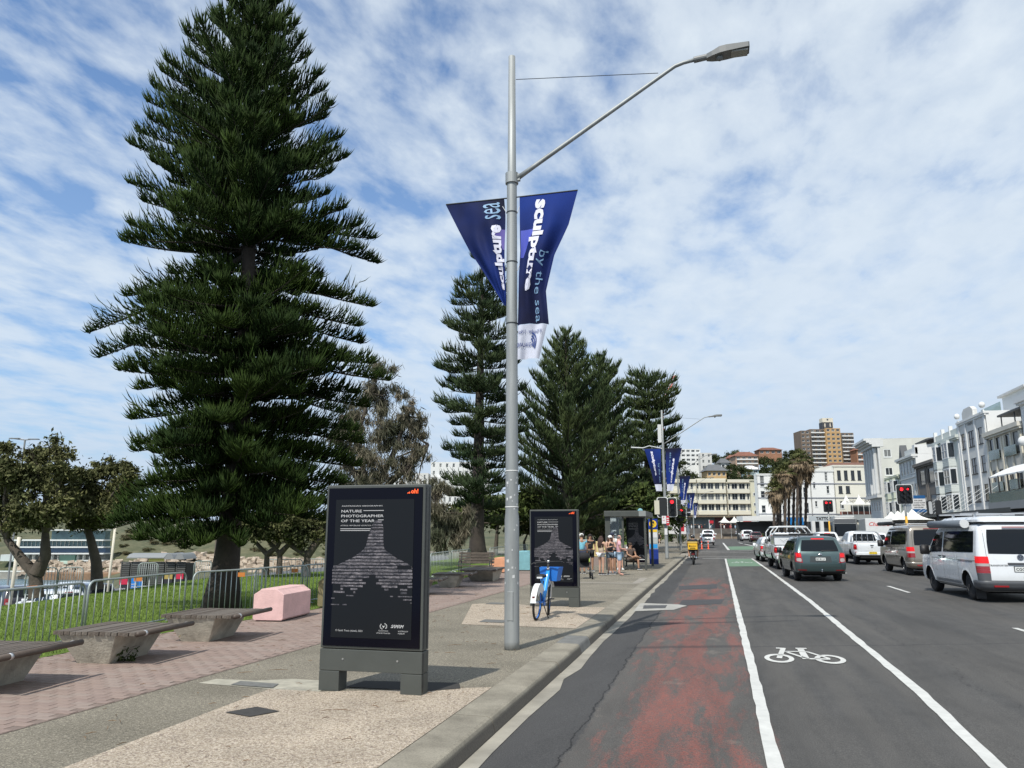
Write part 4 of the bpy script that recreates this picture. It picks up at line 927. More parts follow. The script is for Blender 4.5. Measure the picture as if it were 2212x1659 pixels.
def lamp_pole(x, y, label, arm=True, dense=False, extras=True, lean=0):
    t = thing('street_lamp', label, 'street lamp', (x, y, 0), 0, 'grey street lamp poles along the kerb')
    n = 24 if dense else 10
    mb = MB(); mb.lathe([(.112, -.02), (.112, .12), (.110, 1.9), (.098, 2.0), (.096, 2.85), (.082, 7.46), (.07, 7.6), (.058, 9.72)], (0, 0, 0), n); mb.build('pole', galv, t, smooth=True)
    if dense:
        mb = MB(); mb.box(-.045, .045, -.1165, -.108, .42, .84); mb.build('hatch', galv, t, bevel=.006)
        mb = MB(); mb.lathe([(.108, 7.38), (.108, 7.56)], (0, 0, 0), 20); mb.box(.09, .14, -.03, .03, 7.42, 7.54); mb.build('collar', galv, t)
        for z, r_ in ((2.07, .100), (2.62, .098), (4.97, .0945), (6.0, .091), (6.86, .089)):
            mb = MB(); mb.lathe([(r_, z), (r_+.004, z+.004), (r_+.004, z+.014), (r_, z+.018)], (0, 0, 0), 20, cap=False); mb.build('strap', strap_m if z > 3 else mat('tie_white', (0.6, .6, .58), .6), t)
        g = random.Random(2); mb = MB()
        for q in range(26):
            an = g.uniform(-2.6, -.5); z = g.uniform(.9, 2.6); s_ = g.uniform(.012, .045); da = s_/.113; r_ = np.interp(z, [0, 1.9, 2.0, 2.85], [.1135, .1135, .1010, .0995])
            mb.add([(math.cos(an+a)*r_, math.sin(an+a)*r_, z+b) for a, b in ((0, 0), (da, g.uniform(-.01, .01)), (da, s_*g.uniform(.6, 1.4)), (0, s_))], [(0, 1, 2, 3)])
        mb.build('stickers', mat('sticker', (0.55, 0.56, 0.55), 0.7, var=0.3, scale=20), t, kind='stuff', recalc=False)
    if arm:
        L = 3.83 if dense else 3.7
        mb = MB(); mb.tube([(.05, 0, 7.44), (.4, 0, 7.66), (2.62, .02, 9.05), (2.72, .02, 9.11), (2.86, .02, 9.15), (3.18, .02, 9.19)], [.042, .038, .031, .031, .030, .030], 12 if dense else 6); mb.build('arm', galv, t, smooth=True)
        mb = MB(); mb.tube([(.07, 0, 9.28), (2.45, .02, 9.03)], .006, 5); mb.build('stay_wire', strap_m, t)
        mb = MB(); mb.tube([(3.02, .02, 9.17), (3.22, .02, 9.19)], [.05, .05], 12 if dense else 6)
        hd = [(3.22, .045), (3.30, .085), (3.42, .12), (3.52, .125), (3.86, .115), (3.88, .10)]
        v = [(a, .02 + s_*w_, z) for a, w_ in hd for s_, z in ((-1, 9.14+(a-3.2)*.10), (1, 9.14+(a-3.2)*.10), (1, 9.22+(a-3.2)*.10+(.03 if 3.3 < a < 3.6 else 0)), (-1, 9.22+(a-3.2)*.10+(.03 if 3.3 < a < 3.6 else 0)))]
        mb.add(v, [(i*4+j, i*4+(j+1) % 4, (i+1)*4+(j+1) % 4, (i+1)*4+j) for i in range(len(hd)-1) for j in range(4)] + [(0, 1, 2, 3), (23, 22, 21, 20)])
        mb.build('lamp_head', lamp_body, t)
        mb = MB(); mb.box(3.60, 3.85, -.07, .11, 9.165, 9.185); mb.build('lens', lens, t)
        mb = MB(); mb.ball((3.42, .02, 9.14), .055, 10, sz=.9); mb.build('sensor', lamp_body, t, smooth=True)
    return t
P1 = lamp_pole(-2.96, 11.53, 'tall grey street lamp with blue banners standing nearest the camera', dense=True)
bt = lambda x: x + 2.96
b1, Sf = banner(P1, [(0, bt(-3.09)), (.15, bt(-3.07)), (1, bt(-3.055))], [(0, bt(-4.11)), (.45, bt(-3.70)), (.8, bt(-3.30)), (1, bt(-3.08))], 7.13, 5.28, cloth_up, None, ('banner', 'left blue banner on the near lamp pole, blown towards the pole'), seed=1)
lay(b1, Sf, 'sea', .38, .20, .17, .30, False, False, ink_pale, 0.0, 'thin_lettering')
lay(b1, Sf, 'sculpture', .36, .86, .60, .36, False, False, ink_banner, .045, 'bold_lettering')
mb = MB(); mb.grid(lambda u, v: tuple(p+q for p, q in zip(Sf(.0+u*(.28-.24*v), .30+v*.20), (0, -.006, 0))), 6, 10); mb.build('violet_fold', cloth_violet, b1, smooth=True)
b2, Sg = banner(P1, [(0, bt(-2.83)), (.35, bt(-2.81)), (.5, bt(-2.84)), (1, bt(-2.87))], [(0, bt(-1.86)), (.2, bt(-2.02)), (.38, bt(-2.26)), (.60, bt(-2.40)), (.80, bt(-2.36)), (1, bt(-2.50))], 7.13, 4.38, cloth_dn, None, ('banner', 'right blue banner with a white foot on the near lamp pole'), white_to=.80, seed=5)
lay(b2, Sg, 'sculpture', .54, .03, .58, .32, True, True, ink_banner, .045, 'bold_lettering')
lay(b2, Sg, 'by the sea', .80, .36, .43, .27, True, True, ink_pale, 0.0, 'thin_lettering')
mb = MB(); mb.grid(lambda u, v: tuple(p+q for p, q in zip(Sg(.02+u*(.30-.22*v), .22+v*.17), (0, -.006, 0))), 6, 10); mb.build('pale_fold', cloth_pale, b2, smooth=True)
def flat_on(c, S_, s, u0, u1, v, hv, m, bold, name):
    vs, fs, tw, th = glyphs(s, bold); out = []
    for a, b in vs:
        u = u1 - (u1-u0)*a/tw; x, y, z = S_(u, v - b/th*hv); out.append((x, y-.012, z))
    mb = MB(); mb.add(out, fs); mb.build(name, m, c, recalc=False)
flat_on(b2, Sg, '17 October - 3 Nov', .05, .85, .855, .022, ink_navy, .01, 'date_lettering')
flat_on(b2, Sg, 'AQUALAND', -.0, .62, .935, .028, ink_navy, .01, 'sponsor_lettering')
mb = MB()
for k in range(3):
    v = []
    for i in range(9):
        an = -.4 + 1.9*i/8
        for r_ in (.05+.035*k, .072+.035*k):
            x, y, z = Sg(.50 + math.cos(an)*r_*1.6, .92 - math.sin(an)*r_*.5); v.append((x, y-.012, z))
    mb.add(v, [(2*i, 2*i+1, 2*i+3, 2*i+2) for i in range(8)])
mb.build('sponsor_mark', ink_navy, b2, recalc=False)
mb = MB()
for z in (7.0, 6.0): mb.tube([(-.09, 0, z-.12), (-.16, 0, z)], .006, 5); mb.tube([(.09, 0, z-.14), (.14, 0, z-.02), (.2, 0, z+.0)], .006, 5)
mb.build('cord', mat('cord', (.6, .6, .6), .7), P1)
def far_banners(t, sx, names, flip=False):
    lst = []
    for s_, nm in zip((-1, 1), names):
        if nm is None: continue
        e = [(0, s_*.15), (1, s_*.15)]; o = [(0, s_*1.22*sx), (.5, s_*.85*sx), (1, s_*.55*sx)]
        c, S_ = banner(t, e, o, 7.15, 4.35, cloth_up if s_ > 0 else cloth_dn, None, ('banner', nm), white_to=.84, dense=False, seed=hash(nm) % 50)
        if s_ < 0: lay(c, S_, 'sculpture', .72, .06, .58, .26, True, False, ink_banner, .045, 'bold_lettering', .03); lay(c, S_, 'by the sea', .30, .35, .45, .18, True, False, ink_pale, 0, 'thin_lettering', .03)
        else: lay(c, S_, 'sculpture', .72, .82, .58, .26, False, False, ink_banner, .045, 'bold_lettering', .03); lay(c, S_, 'by the sea', .42, .55, .45, .18, False, False, ink_pale, 0, 'thin_lettering', .03)
P2 = lamp_pole(-2.94, 51.7, 'second grey street lamp along the kerb, carrying two blue banners and a red signal')
far_banners(P2, 1.0, ('left blue banner on the second lamp pole', 'right blue banner on the second lamp pole'))
mb = MB(); mb.box(-.30, -.06, -.12, .12, 7.55, 8.75); mb.build('equipment_box', mat('box_white', (.55, .56, .55), .5), P2)
mb = MB(); mb.tube([(-.05, 0, 7.15), (-.9, 0, 7.35), (-1.3, 0, 7.22), (-2.1, 0, 7.28)], [.04, .035, .04, .05], 6); mb.build('side_lamp', mat('lamp_white', (.5, .52, .52), .5), P2)
mb = MB(); mb.box(-.09, .09, -.13, -.11, 1.55, 1.95); mb.build('paper_notice', ink_white, P2)
P3 = lamp_pole(-3.10, 78.0, 'third grey street lamp, just beyond the side road crossing')
far_banners(P3, 1.0, (None, 'blue banner on the third lamp pole'))
P4 = lamp_pole(-3.4, 112.0, 'fourth grey street lamp, beyond the crossing')
far_banners(P4, 1.0, (None, 'blue banner on the fourth lamp pole'))
P5 = lamp_pole(-3.6, 118.0, 'slim grey pole with two blown banners beyond the crossing', arm=False)
far_banners(P5, 1.05, ('left blown banner on the slim pole beyond the crossing', 'right blown banner on the slim pole beyond the crossing'))
P6 = lamp_pole(-3.4, 150.0, 'farthest grey street lamp with a short blue banner')
far_banners(P6, .8, (None, 'short blue banner on the farthest lamp pole'))
# ---- traffic signals
sig_black = mat('signal_black', (0.010, 0.011, 0.012), 0.5)
sig_white = mat('signal_border', (0.62, 0.64, 0.63), 0.5)
red_lit = mat('red_lit', (0.9, .02, .03), .4, emit=(1.0, 0.02, 0.03), es=2.2)
lamp_off = mat('lamp_off', (0.02, 0.02, 0.022), 0.25)
yel = mat('pole_yellow', (0.55, 0.30, 0.02), 0.6)
def rrect(w, h, r, n=4):
    out = []
    for cx, cz, a0 in ((w/2-r, h/2-r, 0), (-w/2+r, h/2-r, PI/2), (-w/2+r, -h/2+r, PI), (w/2-r, -h/2+r, 1.5*PI)):
        out += [(cx+math.cos(a0+PI/2*i/n)*r, cz+math.sin(a0+PI/2*i/n)*r) for i in range(n+1)]
    return out
def signal_head(t, x, z, w, h, lit, cols=1, arrow=False, border=True, sc=1.0, y=0.0):
    mb = MB()
    if border: mb.prism(rrect(w, h, .12*sc), lambda a, b, q: (x+a, y+q, z+b), -.03, 0.0); mb.build('border', sig_white, t)
    mb = MB(); mb.prism(rrect(w-.07*sc, h-.07*sc, .10*sc), lambda a, b, q: (x+a, y+q, z+b), -.045, -.008); mb.build('backboard', sig_black, t)
    for c in range(cols):
        cx = x + (c-(cols-1)/2)*.36*sc
        for k in range(3):
            cz = z + (1-k)*.34*sc; r_ = .115*sc
            mb = MB(); mb.lathe([(r_, -.03), (r_*1.12, -.10)], (cx, y-.02, cz), 16, axis='y')
            o = mb.build('lamp', lamp_off, t)
            a0 = MB()
            v = [(cx+math.cos(PI*i/10)*r_*1.15, y+yy, cz+math.sin(PI*i/10)*r_*1.15) for yy in (-.10, -.34*sc) for i in range(-1, 12)]
            a0.add(v, [(i, i+1, 14+i, 13+i) for i in range(12)]); a0.build('visor', sig_black, o, recalc=False)
            if k == 0 and lit:
                mb = MB()
                if arrow and c == 1:
                    mb.box(cx-r_*.7, cx+r_*.6, y-.14, y-.13, cz-.014*sc, cz+.014*sc)
                    for s_ in (1, -1): mb.add([(cx+r_*.9, y-.135, cz), (cx+r_*.1, y-.135, cz+s_*r_*.8), (cx+r_*.1, y-.135, cz+s_*r_*.45), (cx+r_*.55, y-.135, cz)], [(0, 1, 2, 3)])
                else: mb.lathe([(r_*.98, -.13), (r_*.9, -.14)], (cx, y, cz), 18, axis='y')
                mb.build('red_light', red_lit, o)
t = P2   # signal fixed to the second lamp pole is its own thing
t = thing('traffic_signal', 'red signal clamped to the second lamp pole above the bus stop sign', 'traffic light', (-2.6, 51.55, 0), 0, 'traffic signals')
signal_head(t, .12, 3.3, .62, 1.25, True)
mb = MB(); mb.prism(rrect(.62, 1.25, .14), lambda a, b, q: (-.50+a, q, 3.3+b), -.02, 0); mb.build('rear_board', sig_black, t)
mb = MB(); mb.prism(rrect(.72, 1.32, .14), lambda a, b, q: (-.50+a, q, 3.3+b), .001, .01); mb.build('rear_border', sig_white, t)
mb = MB(); mb.box(-1.02, -.70, -.05, .1, 2.85, 3.75); mb.build('controller_box', mat('box_cream', (.5, .48, .38), .6), t)
mb = MB(); mb.box(-.22, .02, .02, .1, 3.0, 3.6); mb.build('bracket', galv, t)
for k in range(3):
    mb = MB(); mb.obox((.55, .1, 3.62-k*.33), (.25, .3, .28)); mb.build('side_lamp', sig_black, t)
t = thing('traffic_signal', 'red signal on a grey pole just beyond the second lamp', 'traffic light', (-3.0, 76.4, 0), 0, 'traffic signals')
mb = MB(); mb.tube([(0, .12, 0), (0, .12, 4.5)], .07, 8); mb.build('post', galv, t)
signal_head(t, .15, 3.35, .95, 1.7, True, sc=1.35, y=-.02)
for k in range(3):
    mb = MB(); mb.obox((.85, .3, 3.8-k*.42), (.35, .3, .34)); mb.build('side_lamp', sig_black, t)
t = thing('traffic_signal', 'large double red signal with a turn arrow in front of the green house', 'traffic light', (12.55, 56.9, 0), 0, 'traffic signals')
mb = MB(); mb.tube([(0, .12, .8), (0, .12, 4.9)], .075, 10); mb.build('post', galv, t, smooth=True)
mb = MB(); mb.tube([(0, .12, -.1), (0, .12, 2.75)], .079, 10); mb.build('yellow_sleeve', yel, t, smooth=True)
signal_head(t, 0, 4.2, 1.02, 1.32, True, cols=2, arrow=True)
t = thing('traffic_signal', 'smaller double red signal on a yellow footed pole before the white hotel', 'traffic light', (10.15, 74.9, 0), 0, 'traffic signals')
mb = MB(); mb.tube([(0, .12, 1.0), (0, .12, 3.6)], .07, 10); mb.build('post', galv, t, smooth=True)
mb = MB(); mb.tube([(0, .12, -.1), (0, .12, 2.7)], .074, 10); mb.build('yellow_sleeve', yel, t, smooth=True)
signal_head(t, 0, 4.02, .86, 1.12, True, cols=2, arrow=True, border=False, sc=.85)
q = fwp(2016, 1100, 50)
t = thing('traffic_signal', 'black signal seen side on between the two vans and the pale houses', 'traffic light', (q.x, q.y, 0), 0, 'traffic signals')
mb = MB(); mb.tube([(0.25, .12, 0), (.25, .12, 3.5)], .075, 8); mb.build('post', sig_black, t)
for dx in (-.22, .28):
    mb = MB(); mb.prism(rrect(.28, .95, .10), lambda a, b, q: (dx+a, q, 3.25+b), -.3, .05); mb.build('housing', sig_black, t)
mb = MB(); mb.prism(rrect(.20, .8, .08), lambda a, b, q: (-.22+a, q, 3.25+b), -.31, -.301); mb.build('border', mat('sig_grey', (.35, .36, .36), .6), t)
# ---- signs
def post_sign(x, y, h, label, cat, pr=.03, m=galv):
    t = thing(cat.replace(' ', '_'), label, cat, (x, y, 0)); mb = MB(); mb.tube([(0, .02, -.1), (0, .02, h)], pr, 8); mb.build('post', m, t, smooth=True); return t
blue = mat('stop_blue', (0.012, 0.035, 0.22), 0.4); yellow = mat('stop_yellow', (0.78, 0.50, 0.02), 0.5)
t = thing('bus_stop_sign', 'tall blue bus stop pylon with a round yellow bus symbol and timetables', 'bus stop sign', (-3.12, 42.8, 0))
mb = MB(); mb.box(-.24, .24, -.06, .06, .03, .82); mb.build('blue_foot', blue, t, bevel=.01)
mb = MB(); mb.box(-.24, .24, -.04, .05, .82, 1.86); mb.build('timetable_case', mat('case_grey', (.35, .37, .38), .4), t)
mb = MB(); mb.box(-.25, .25, -.045, .045, 1.88, 2.42); mb.build('blue_top', blue, t)
mb = MB(); mb.box(-.21, .21, -.05, -.041, 1.72, 1.84); mb.build('yellow_strip', yellow, t)
mb = MB(); mb.box(-.21, .21, -.05, -.041, 1.42, 1.70); mb.build('timetable', ink_white, t)
mb = MB(); mb.box(-.21, .21, -.05, -.041, 1.12, 1.38); mb.build('timetable', mat('paper_grey', (.42, .44, .42), .6), t)
mb = MB(); mb.box(-.21, .21, -.05, -.041, .86, 1.08); mb.build('blue_map', mat('map_blue', (.02, .28, .65), .5), t)
mb = MB(); mb.lathe([(.195, -.055), (.195, -.045)], (0, 0, 2.15), 24, axis='y'); mb.build('round_sign', yellow, t)
mb = MB(); mb.box(-.07, .07, -.06, -.056, 2.19, 2.28); mb.box(-.14, .14, -.06, -.056, 2.135, 2.15)
for s_ in (-1, 1): mb.box(s_*.05-.015, s_*.05+.015, -.06, -.056, 2.16, 2.19); mb.add([(0, -.058, 2.11), (s_*.07, -.058, 2.02), (s_*.04, -.058, 2.02), (0, -.058, 2.07)], [(0, 1, 2, 3)])
mb.build('bus_symbol', sig_black, t)
q = fwp(1443, 1165, 50.2)
t = thing('parking_sign', 'white and red parking plate strapped to the second lamp pole', 'sign', (-2.94, 51.45, 0))
mb = MB(); mb.box(-.22, .05, -.06, -.04, 2.25, 2.75); mb.build('white_plate', ink_white, t)
mb = MB(); mb.box(.06, .24, -.06, -.04, 2.15, 2.75); mb.build('red_plate', mat('sign_red', (.45, .015, .03), .5), t)
mb = MB(); write(mb, 'P', lambda a, b: (a, -.064, b), -.14, 2.58, h=.12, bold=.03); write(mb, '1/4', lambda a, b: (a, -.064, b), -.17, 2.42, h=.08, bold=.02); mb.build('lettering', mat('sign_red', (.45, .015, .03), .5), t, recalc=False)
mb = MB()
for k in range(3): mb.box(.08, .22, -.064, -.061, 2.3+k*.13, 2.36+k*.13)
mb.build('white_lettering', ink_white, t)
q = fwp(1503, 1180, 86)
t = post_sign(-3.6, 84, 3.0, 'square white notice board on a post beyond the crossing', 'sign', .04)
mb = MB(); mb.box(-.9, .9, -.05, -.02, 1.55, 3.2); mb.build('board', ink_white, t)
mb = MB()
for r_ in range(3): write(mb, ('LANE', 'ONLY', 'AM')[r_], lambda a, b: (a, -.055, b), -.75, 2.75-r_*.45, h=.25, bold=.01)
mb.build('lettering', mat('ink_dark', (.06, .06, .06), .6), t, recalc=False)
mb = MB(); mb.box(.15, .7, -.057, -.052, 1.8, 2.9); mb.build('red_panel', mat('sign_red', (.45, .015, .03), .5), t)
t = post_sign(-3.1, 98, 2.2, 'small white pedestrian plate on a grey post past the notice board', 'sign', .04)
mb = MB(); mb.box(-.45, .35, -.05, -.02, 1.5, 2.5); mb.build('plate', ink_white, t)
mb = MB(); mb.lathe([(.09, -.06), (.09, -.05)], (-.05, 0, 2.28), 10, axis='y'); mb.add([(-.05, -.056, 2.2), (.1, -.056, 1.7), (.0, -.056, 1.7), (-.05, -.056, 1.95), (-.1, -.056, 1.7), (-.2, -.056, 1.7)], [(0, 1, 2, 3, 4, 5)]); mb.build('walking_symbol', sig_black, t, recalc=False)
q = fwp(1616, 1158, 200)
t = post_sign(q.x, q.y, 3.2, 'triangular give way sign on a post before the stone wall', 'sign', .08)
mb = MB(); mb.add([(-1.1, -.1, 4.6), (1.1, -.1, 4.6), (0, -.1, 2.9)], [(0, 1, 2)]); mb.build('red_triangle', mat('sign_pink', (.5, .12, .12), .5), t, recalc=False)
mb = MB(); mb.add([(-.7, -.14, 4.4), (.7, -.14, 4.4), (0, -.14, 3.3)], [(0, 1, 2)]); mb.build('white_triangle', ink_white, t, recalc=False)
# ---- bus shelter
t = thing('bus_shelter', 'grey framed bus shelter with glass sides and a poster panel', 'bus shelter', (0, 0, 0))
x0, x1, y0, y1 = -4.88, -2.97, 36.4, 41.0
mb = MB(); mb.box(x0, x1+.0, y0-.15, y1, 2.42, 2.68); mb.build('roof', frame_grey, t, bevel=.015)
mb = MB(); mb.box(x1-.30, x1+.02, y0-.17, y0-.152, 2.43, 2.67); mb.build('roof_end', mat('trim_pale', (.22, .235, .225), .5), t)
mb = MB(); mb.ball((x1-.25, y0+.1, 2.68), .12, 12, sy=.3); mb.build('round_badge', mat('badge', (.18, .36, .40), .4), t)
for x, y, w_ in ((x0+.02, y0, .24), (x1-.10, y0, .09), (x0+.02, y1-.15, .12), (x1-.15, y1-.15, .12)):
    mb = MB(); mb.box(x, x+w_, y, y+.12, 0, 2.42); mb.build('post', frame_grey, t, bevel=.008)
mb = MB(); mb.box(x0+.80, x0+.88, y0, y0+.08, 0.0, 2.42); mb.build('post', frame_grey, t)
gl = mat('shelter_glass', (0.80, 0.88, 0.88), 0.02, trans=1.0)
mb = MB(); mb.box(x0+.26, x0+.80, y0+.03, y0+.045, .25, 2.40); mb.build('glass_pane', gl, t)
for k in range(3):
    mb = MB(); mb.box(x0+.06, x0+.075, y0+.2+k*1.45, y0+1.58+k*1.45, .25, 2.40); mb.build('glass_pane', gl, t)
px0, px1 = x0+.88, x1-.10
mb = MB(); mb.box(px0, px1, y0+1.2, y0+1.31, .30, 2.40); mb.build('poster_case', glass_black, t)
mb = MB(); mb.box(px0+.05, px1-.05, y0+1.19, y0+1.20, .48, 2.30); mb.build('screen', screen_navy, t)
poster(t, lambda a, b: (px0+.05+a, y0+1.184, .48+b), px1-px0-.10, 1.78)
mb = MB(); mb.box(x0+.35, x1-.9, y1-.75, y1-.35, .42, .47); mb.box(x0+.5, x0+.56, y1-.7, y1-.4, 0, .42); mb.build('bench', frame_dark, t)
mb = MB(); mb.box(x0+.45, x1-.45, y0+.30, y0+.66, .40, .45); mb.box(x0+.55, x0+.61, y0+.4, y0+.6, 0, .40); mb.box(x1-.7, x1-.64, y0+.4, y0+.6, 0, .40); mb.build('bench', frame_dark, t)
# ---- bins
t = thing('wheelie_bin', 'dark green wheelie bin with a red lid beside the bus stop pylon', 'bin', (-3.85, 44.0, 0))
mb = MB(); mb.add([(-.24, -.28, .08), (.24, -.28, .08), (.24, .28, .08), (-.24, .28, .08), (-.29, -.34, .95), (.29, -.34, .95), (.29, .34, .95), (-.29, .34, .95)], [(3, 2, 1, 0), (4, 5, 6, 7), (0, 1, 5, 4), (1, 2, 6, 5), (2, 3, 7, 6), (3, 0, 4, 7)]); mb.build('body', mat('bin_green', (.03, .05, .04), .5), t)
mb = MB(); mb.box(-.31, .31, -.37, .36, .95, 1.02); mb.build('lid', mat('bin_red', (.30, .03, .03), .5), t)
mb = MB(); mb.lathe([(.12, -.04), (.12, .04)], (-.27, -.2, .12), 12, axis='x'); mb.build('wheel', sig_black, t)
# ---- slatted benches on concrete feet
wood = mat('grey_timber', (0.105, 0.085, 0.068), 0.85, var=0.45, scale=7, bump=0.5, bscale=40)
wood2 = mat('grey_timber_pale', (0.135, 0.115, 0.095), 0.85, var=0.4, scale=7, bump=0.5, bscale=40)
foot_c = mat('bench_concrete', (0.42, 0.39, 0.32), 0.9, var=0.40, scale=5, bump=0.4, bscale=40)
rail_m = mat('rail_brown', (0.075, 0.055, 0.042), 0.6, var=0.3, scale=6)
clip = mat('clip_steel', (0.6, 0.6, 0.6), 0.35, metal=0.8)
slat_me = [MB().box(-.0375, .0375, -.56, .56, .385, .43).mesh('slat', w_) for w_ in (wood, wood2)]
def bench(x, y, rz, label, L=1.0, solid=False):
    t = thing('park_bench', label, 'bench', (x, y, 0), rz, 'slatted benches with concrete feet')
    g = random.Random(int(x*77+y*13))
    for i in range(14):
        o = place(slat_me[g.random() < .4], 'slat', t, (-.56+i*.084, g.uniform(-.012, .012), g.uniform(-.003, .003)), (0, 0, g.uniform(-.004, .004)))
        o.scale = (1, L, 1)
    mb = MB(); mb.tube([(.635, -.60*L, .415), (.648, .66*L, .415)], .034, 12); mb.build('round_rail', rail_m, t, smooth=True)
    for yy in (-.44*L, .52*L):
        mb = MB(); mb.tube([(.637, yy-.02, .415), (.637, yy+.02, .415)], .0365, 12); mb.build('clip', clip, t, smooth=True)
    mb = MB(); b0, b1, d0, d1 = (-.34, .12, -.62, .62) if not solid else (-.3, .45, -.45, .45)
    tp = (-.54, .30, -.545, .54) if not solid else (-.5, .55, -.5, .5)
    v = [(b0, d0*L*.6, 0), (b1, d0*L*.6, 0), (b1, d1*L*.7, 0), (b0, d1*L*.7, 0), (tp[0], tp[2]*L, .383), (tp[1], tp[2]*L, .383), (tp[1], tp[3]*L, .383), (tp[0], tp[3]*L, .383)]
    mb.add(v, [(3, 2, 1, 0), (4, 5, 6, 7), (0, 1, 5, 4), (1, 2, 6, 5), (2, 3, 7, 6), (3, 0, 4, 7)])
    mb.build('concrete_foot', foot_c, t, bevel=.01)
    for k in range(6):
        xx = tp[0]+.07+k*.145
        mb = MB(); mb.add([(xx, tp[2]*L-.006, .384), (xx+.018, tp[2]*L-.006, .384), (xx+.018-.01*(k-2), tp[2]*L+.115*1.0-.012, .26), (xx-.01*(k-2), tp[2]*L+.115-.012, .26)], [(0, 1, 2, 3)])
        v0 = mb.v; mb.v = v0 + [(p[0], p[1]+.03, p[2]) for p in v0]; mb.f += [(4, 5, 6, 7), (0, 4, 5, 1), (1, 5, 6, 2), (2, 6, 7, 3), (3, 7, 4, 0)]; mb.m += [0]*5
        mb.build('rib', foot_c, t)
    return t
bench(-7.92, 7.28, .12, 'slatted bench cut by the left edge of the photo')
bench(-7.90, 9.30, .10, 'slatted bench with a weed growing at its concrete foot')
bench(-7.93, 11.42, .12, 'slatted bench next to the pink concrete block')
bench(-8.0, 20.9, .18, 'first slatted bench right of the near display panel, partly hidden by it')
bench(-8.05, 23.9, .15, 'second slatted bench beyond the near display panel')
bench(-8.1, 27.4, .10, 'long solid slatted bench running up to the orange block', 2.2, True)
t = thing('backed_bench', 'low timber bench with a backrest behind the long bench', 'bench', (-8.9, 29.0, 0), .1)
for k in range(4):
    mb = MB(); mb.box(-.7, .7, -.2+k*.11, -.11+k*.11, .42, .455); mb.build('seat_slat', wood, t)
for k in range(4):
    mb = MB(); mb.box(-.7, .7, .24+k*.03, .27+k*.03, .52+k*.11, .61+k*.11); mb.build('back_slat', wood, t)
for sx in (-.6, .6):
    mb = MB(); mb.tube([(sx, -.2, 0), (sx, -.15, .42), (sx, .2, .42), (sx, .36, .95)], .02, 6); mb.tube([(sx, .2, .42), (sx, .3, 0)], .02, 6); mb.tube([(sx, -.2, .42), (sx, -.2, .62), (sx, .25, .62)], .018, 6); mb.build('iron_side', frame_dark, t)
# weeds at the feet
def weed(x, y, s_, lb, n=90, seed=1, m=None):
    R_ = np.random.default_rng(seed); V, F = leaf_cloud(R_, [(0, 0, s_*.45), (s_*.4, .1, s_*.3), (-s_*.3, 0, s_*.7)], [s_*.5, s_*.4, s_*.4], n, .06)
    V = V[:]; V[:, 2] = np.abs(V[:, 2]); t = thing('weed', lb, 'plant', (x, y, 0)); place(np_mesh('leaves', V, F, m or leaf_green), 'leaves', t)
    mb = MB(); g = random.Random(seed)
    for k in range(7): mb.tube([(0, 0, 0), (g.uniform(-.1, .1), g.uniform(-.1, .1), s_*.5), (g.uniform(-.25, .25)*s_*2, g.uniform(-.2, .2), s_*g.uniform(.5, 1))], [.005, .004, .002], 4, 0, False)
    mb.build('stems', bark, t, recalc=False)
weed(-7.72, 9.12, .26, 'dark green weed growing against the foot of the second bench', 260, 4)
weed(-8.12, 11.05, .22, 'dry brown weed at the foot of the third bench', 30, 6, mat('dry_leaf2', (.13, .10, .05), .9, island=.4))
# ---- painted concrete blocks
def block(x, y, rz, L, col, label, name='concrete_block', w=.62, h=.62):
    t = thing(name, label, 'concrete block', (x, y, 0), rz, 'painted concrete blocks')
    pr = [(-w/2+.03, .03), (w/2-.03, .03), (w/2, .06), (w/2, h*.83), (w/2-.05, h*.88), (w/2-.12, h*.95), (w/2-.15, h), (-w/2+.15, h), (-w/2+.12, h*.95), (-w/2+.05, h*.88), (-w/2, h*.83), (-w/2, .06)]
    mb = MB(); mb.prism(pr, lambda a, b, q: (a, q, b), 0, L); mb.build('block', mat('paint_'+name+label[:5], col, .85, var=.18, scale=4, bump=.35, bscale=30), t, bevel=.012)
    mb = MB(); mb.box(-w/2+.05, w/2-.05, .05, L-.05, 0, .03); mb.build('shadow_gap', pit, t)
block(-8.41, 13.78, .10, 1.30, (.64, .42, .40), 'pink painted concrete block between the third bench and the near display panel')
block(-8.55, 16.6, .10, 1.4, (.20, .165, .085), 'tan painted concrete block half hidden by the near display panel', h=.70)
block(-9.0, 32.6, .1, 1.5, (.62, .30, .17), 'orange painted concrete block behind the grey lamp pole')
block(-8.45, 34.6, .1, 1.9, (.18, .38, .42), 'light blue painted concrete block left of the second display panel', h=.85, w=.8)
block(-7.9, 55.5, .2, 1.9, (.62, .52, .24), 'yellow painted concrete block behind the waiting people', w=1.15, h=1.05)
block(-8.9, 57.2, .2, 1.6, (.22, .20, .30), 'grey violet painted block left of the yellow one', w=.9, h=1.0)
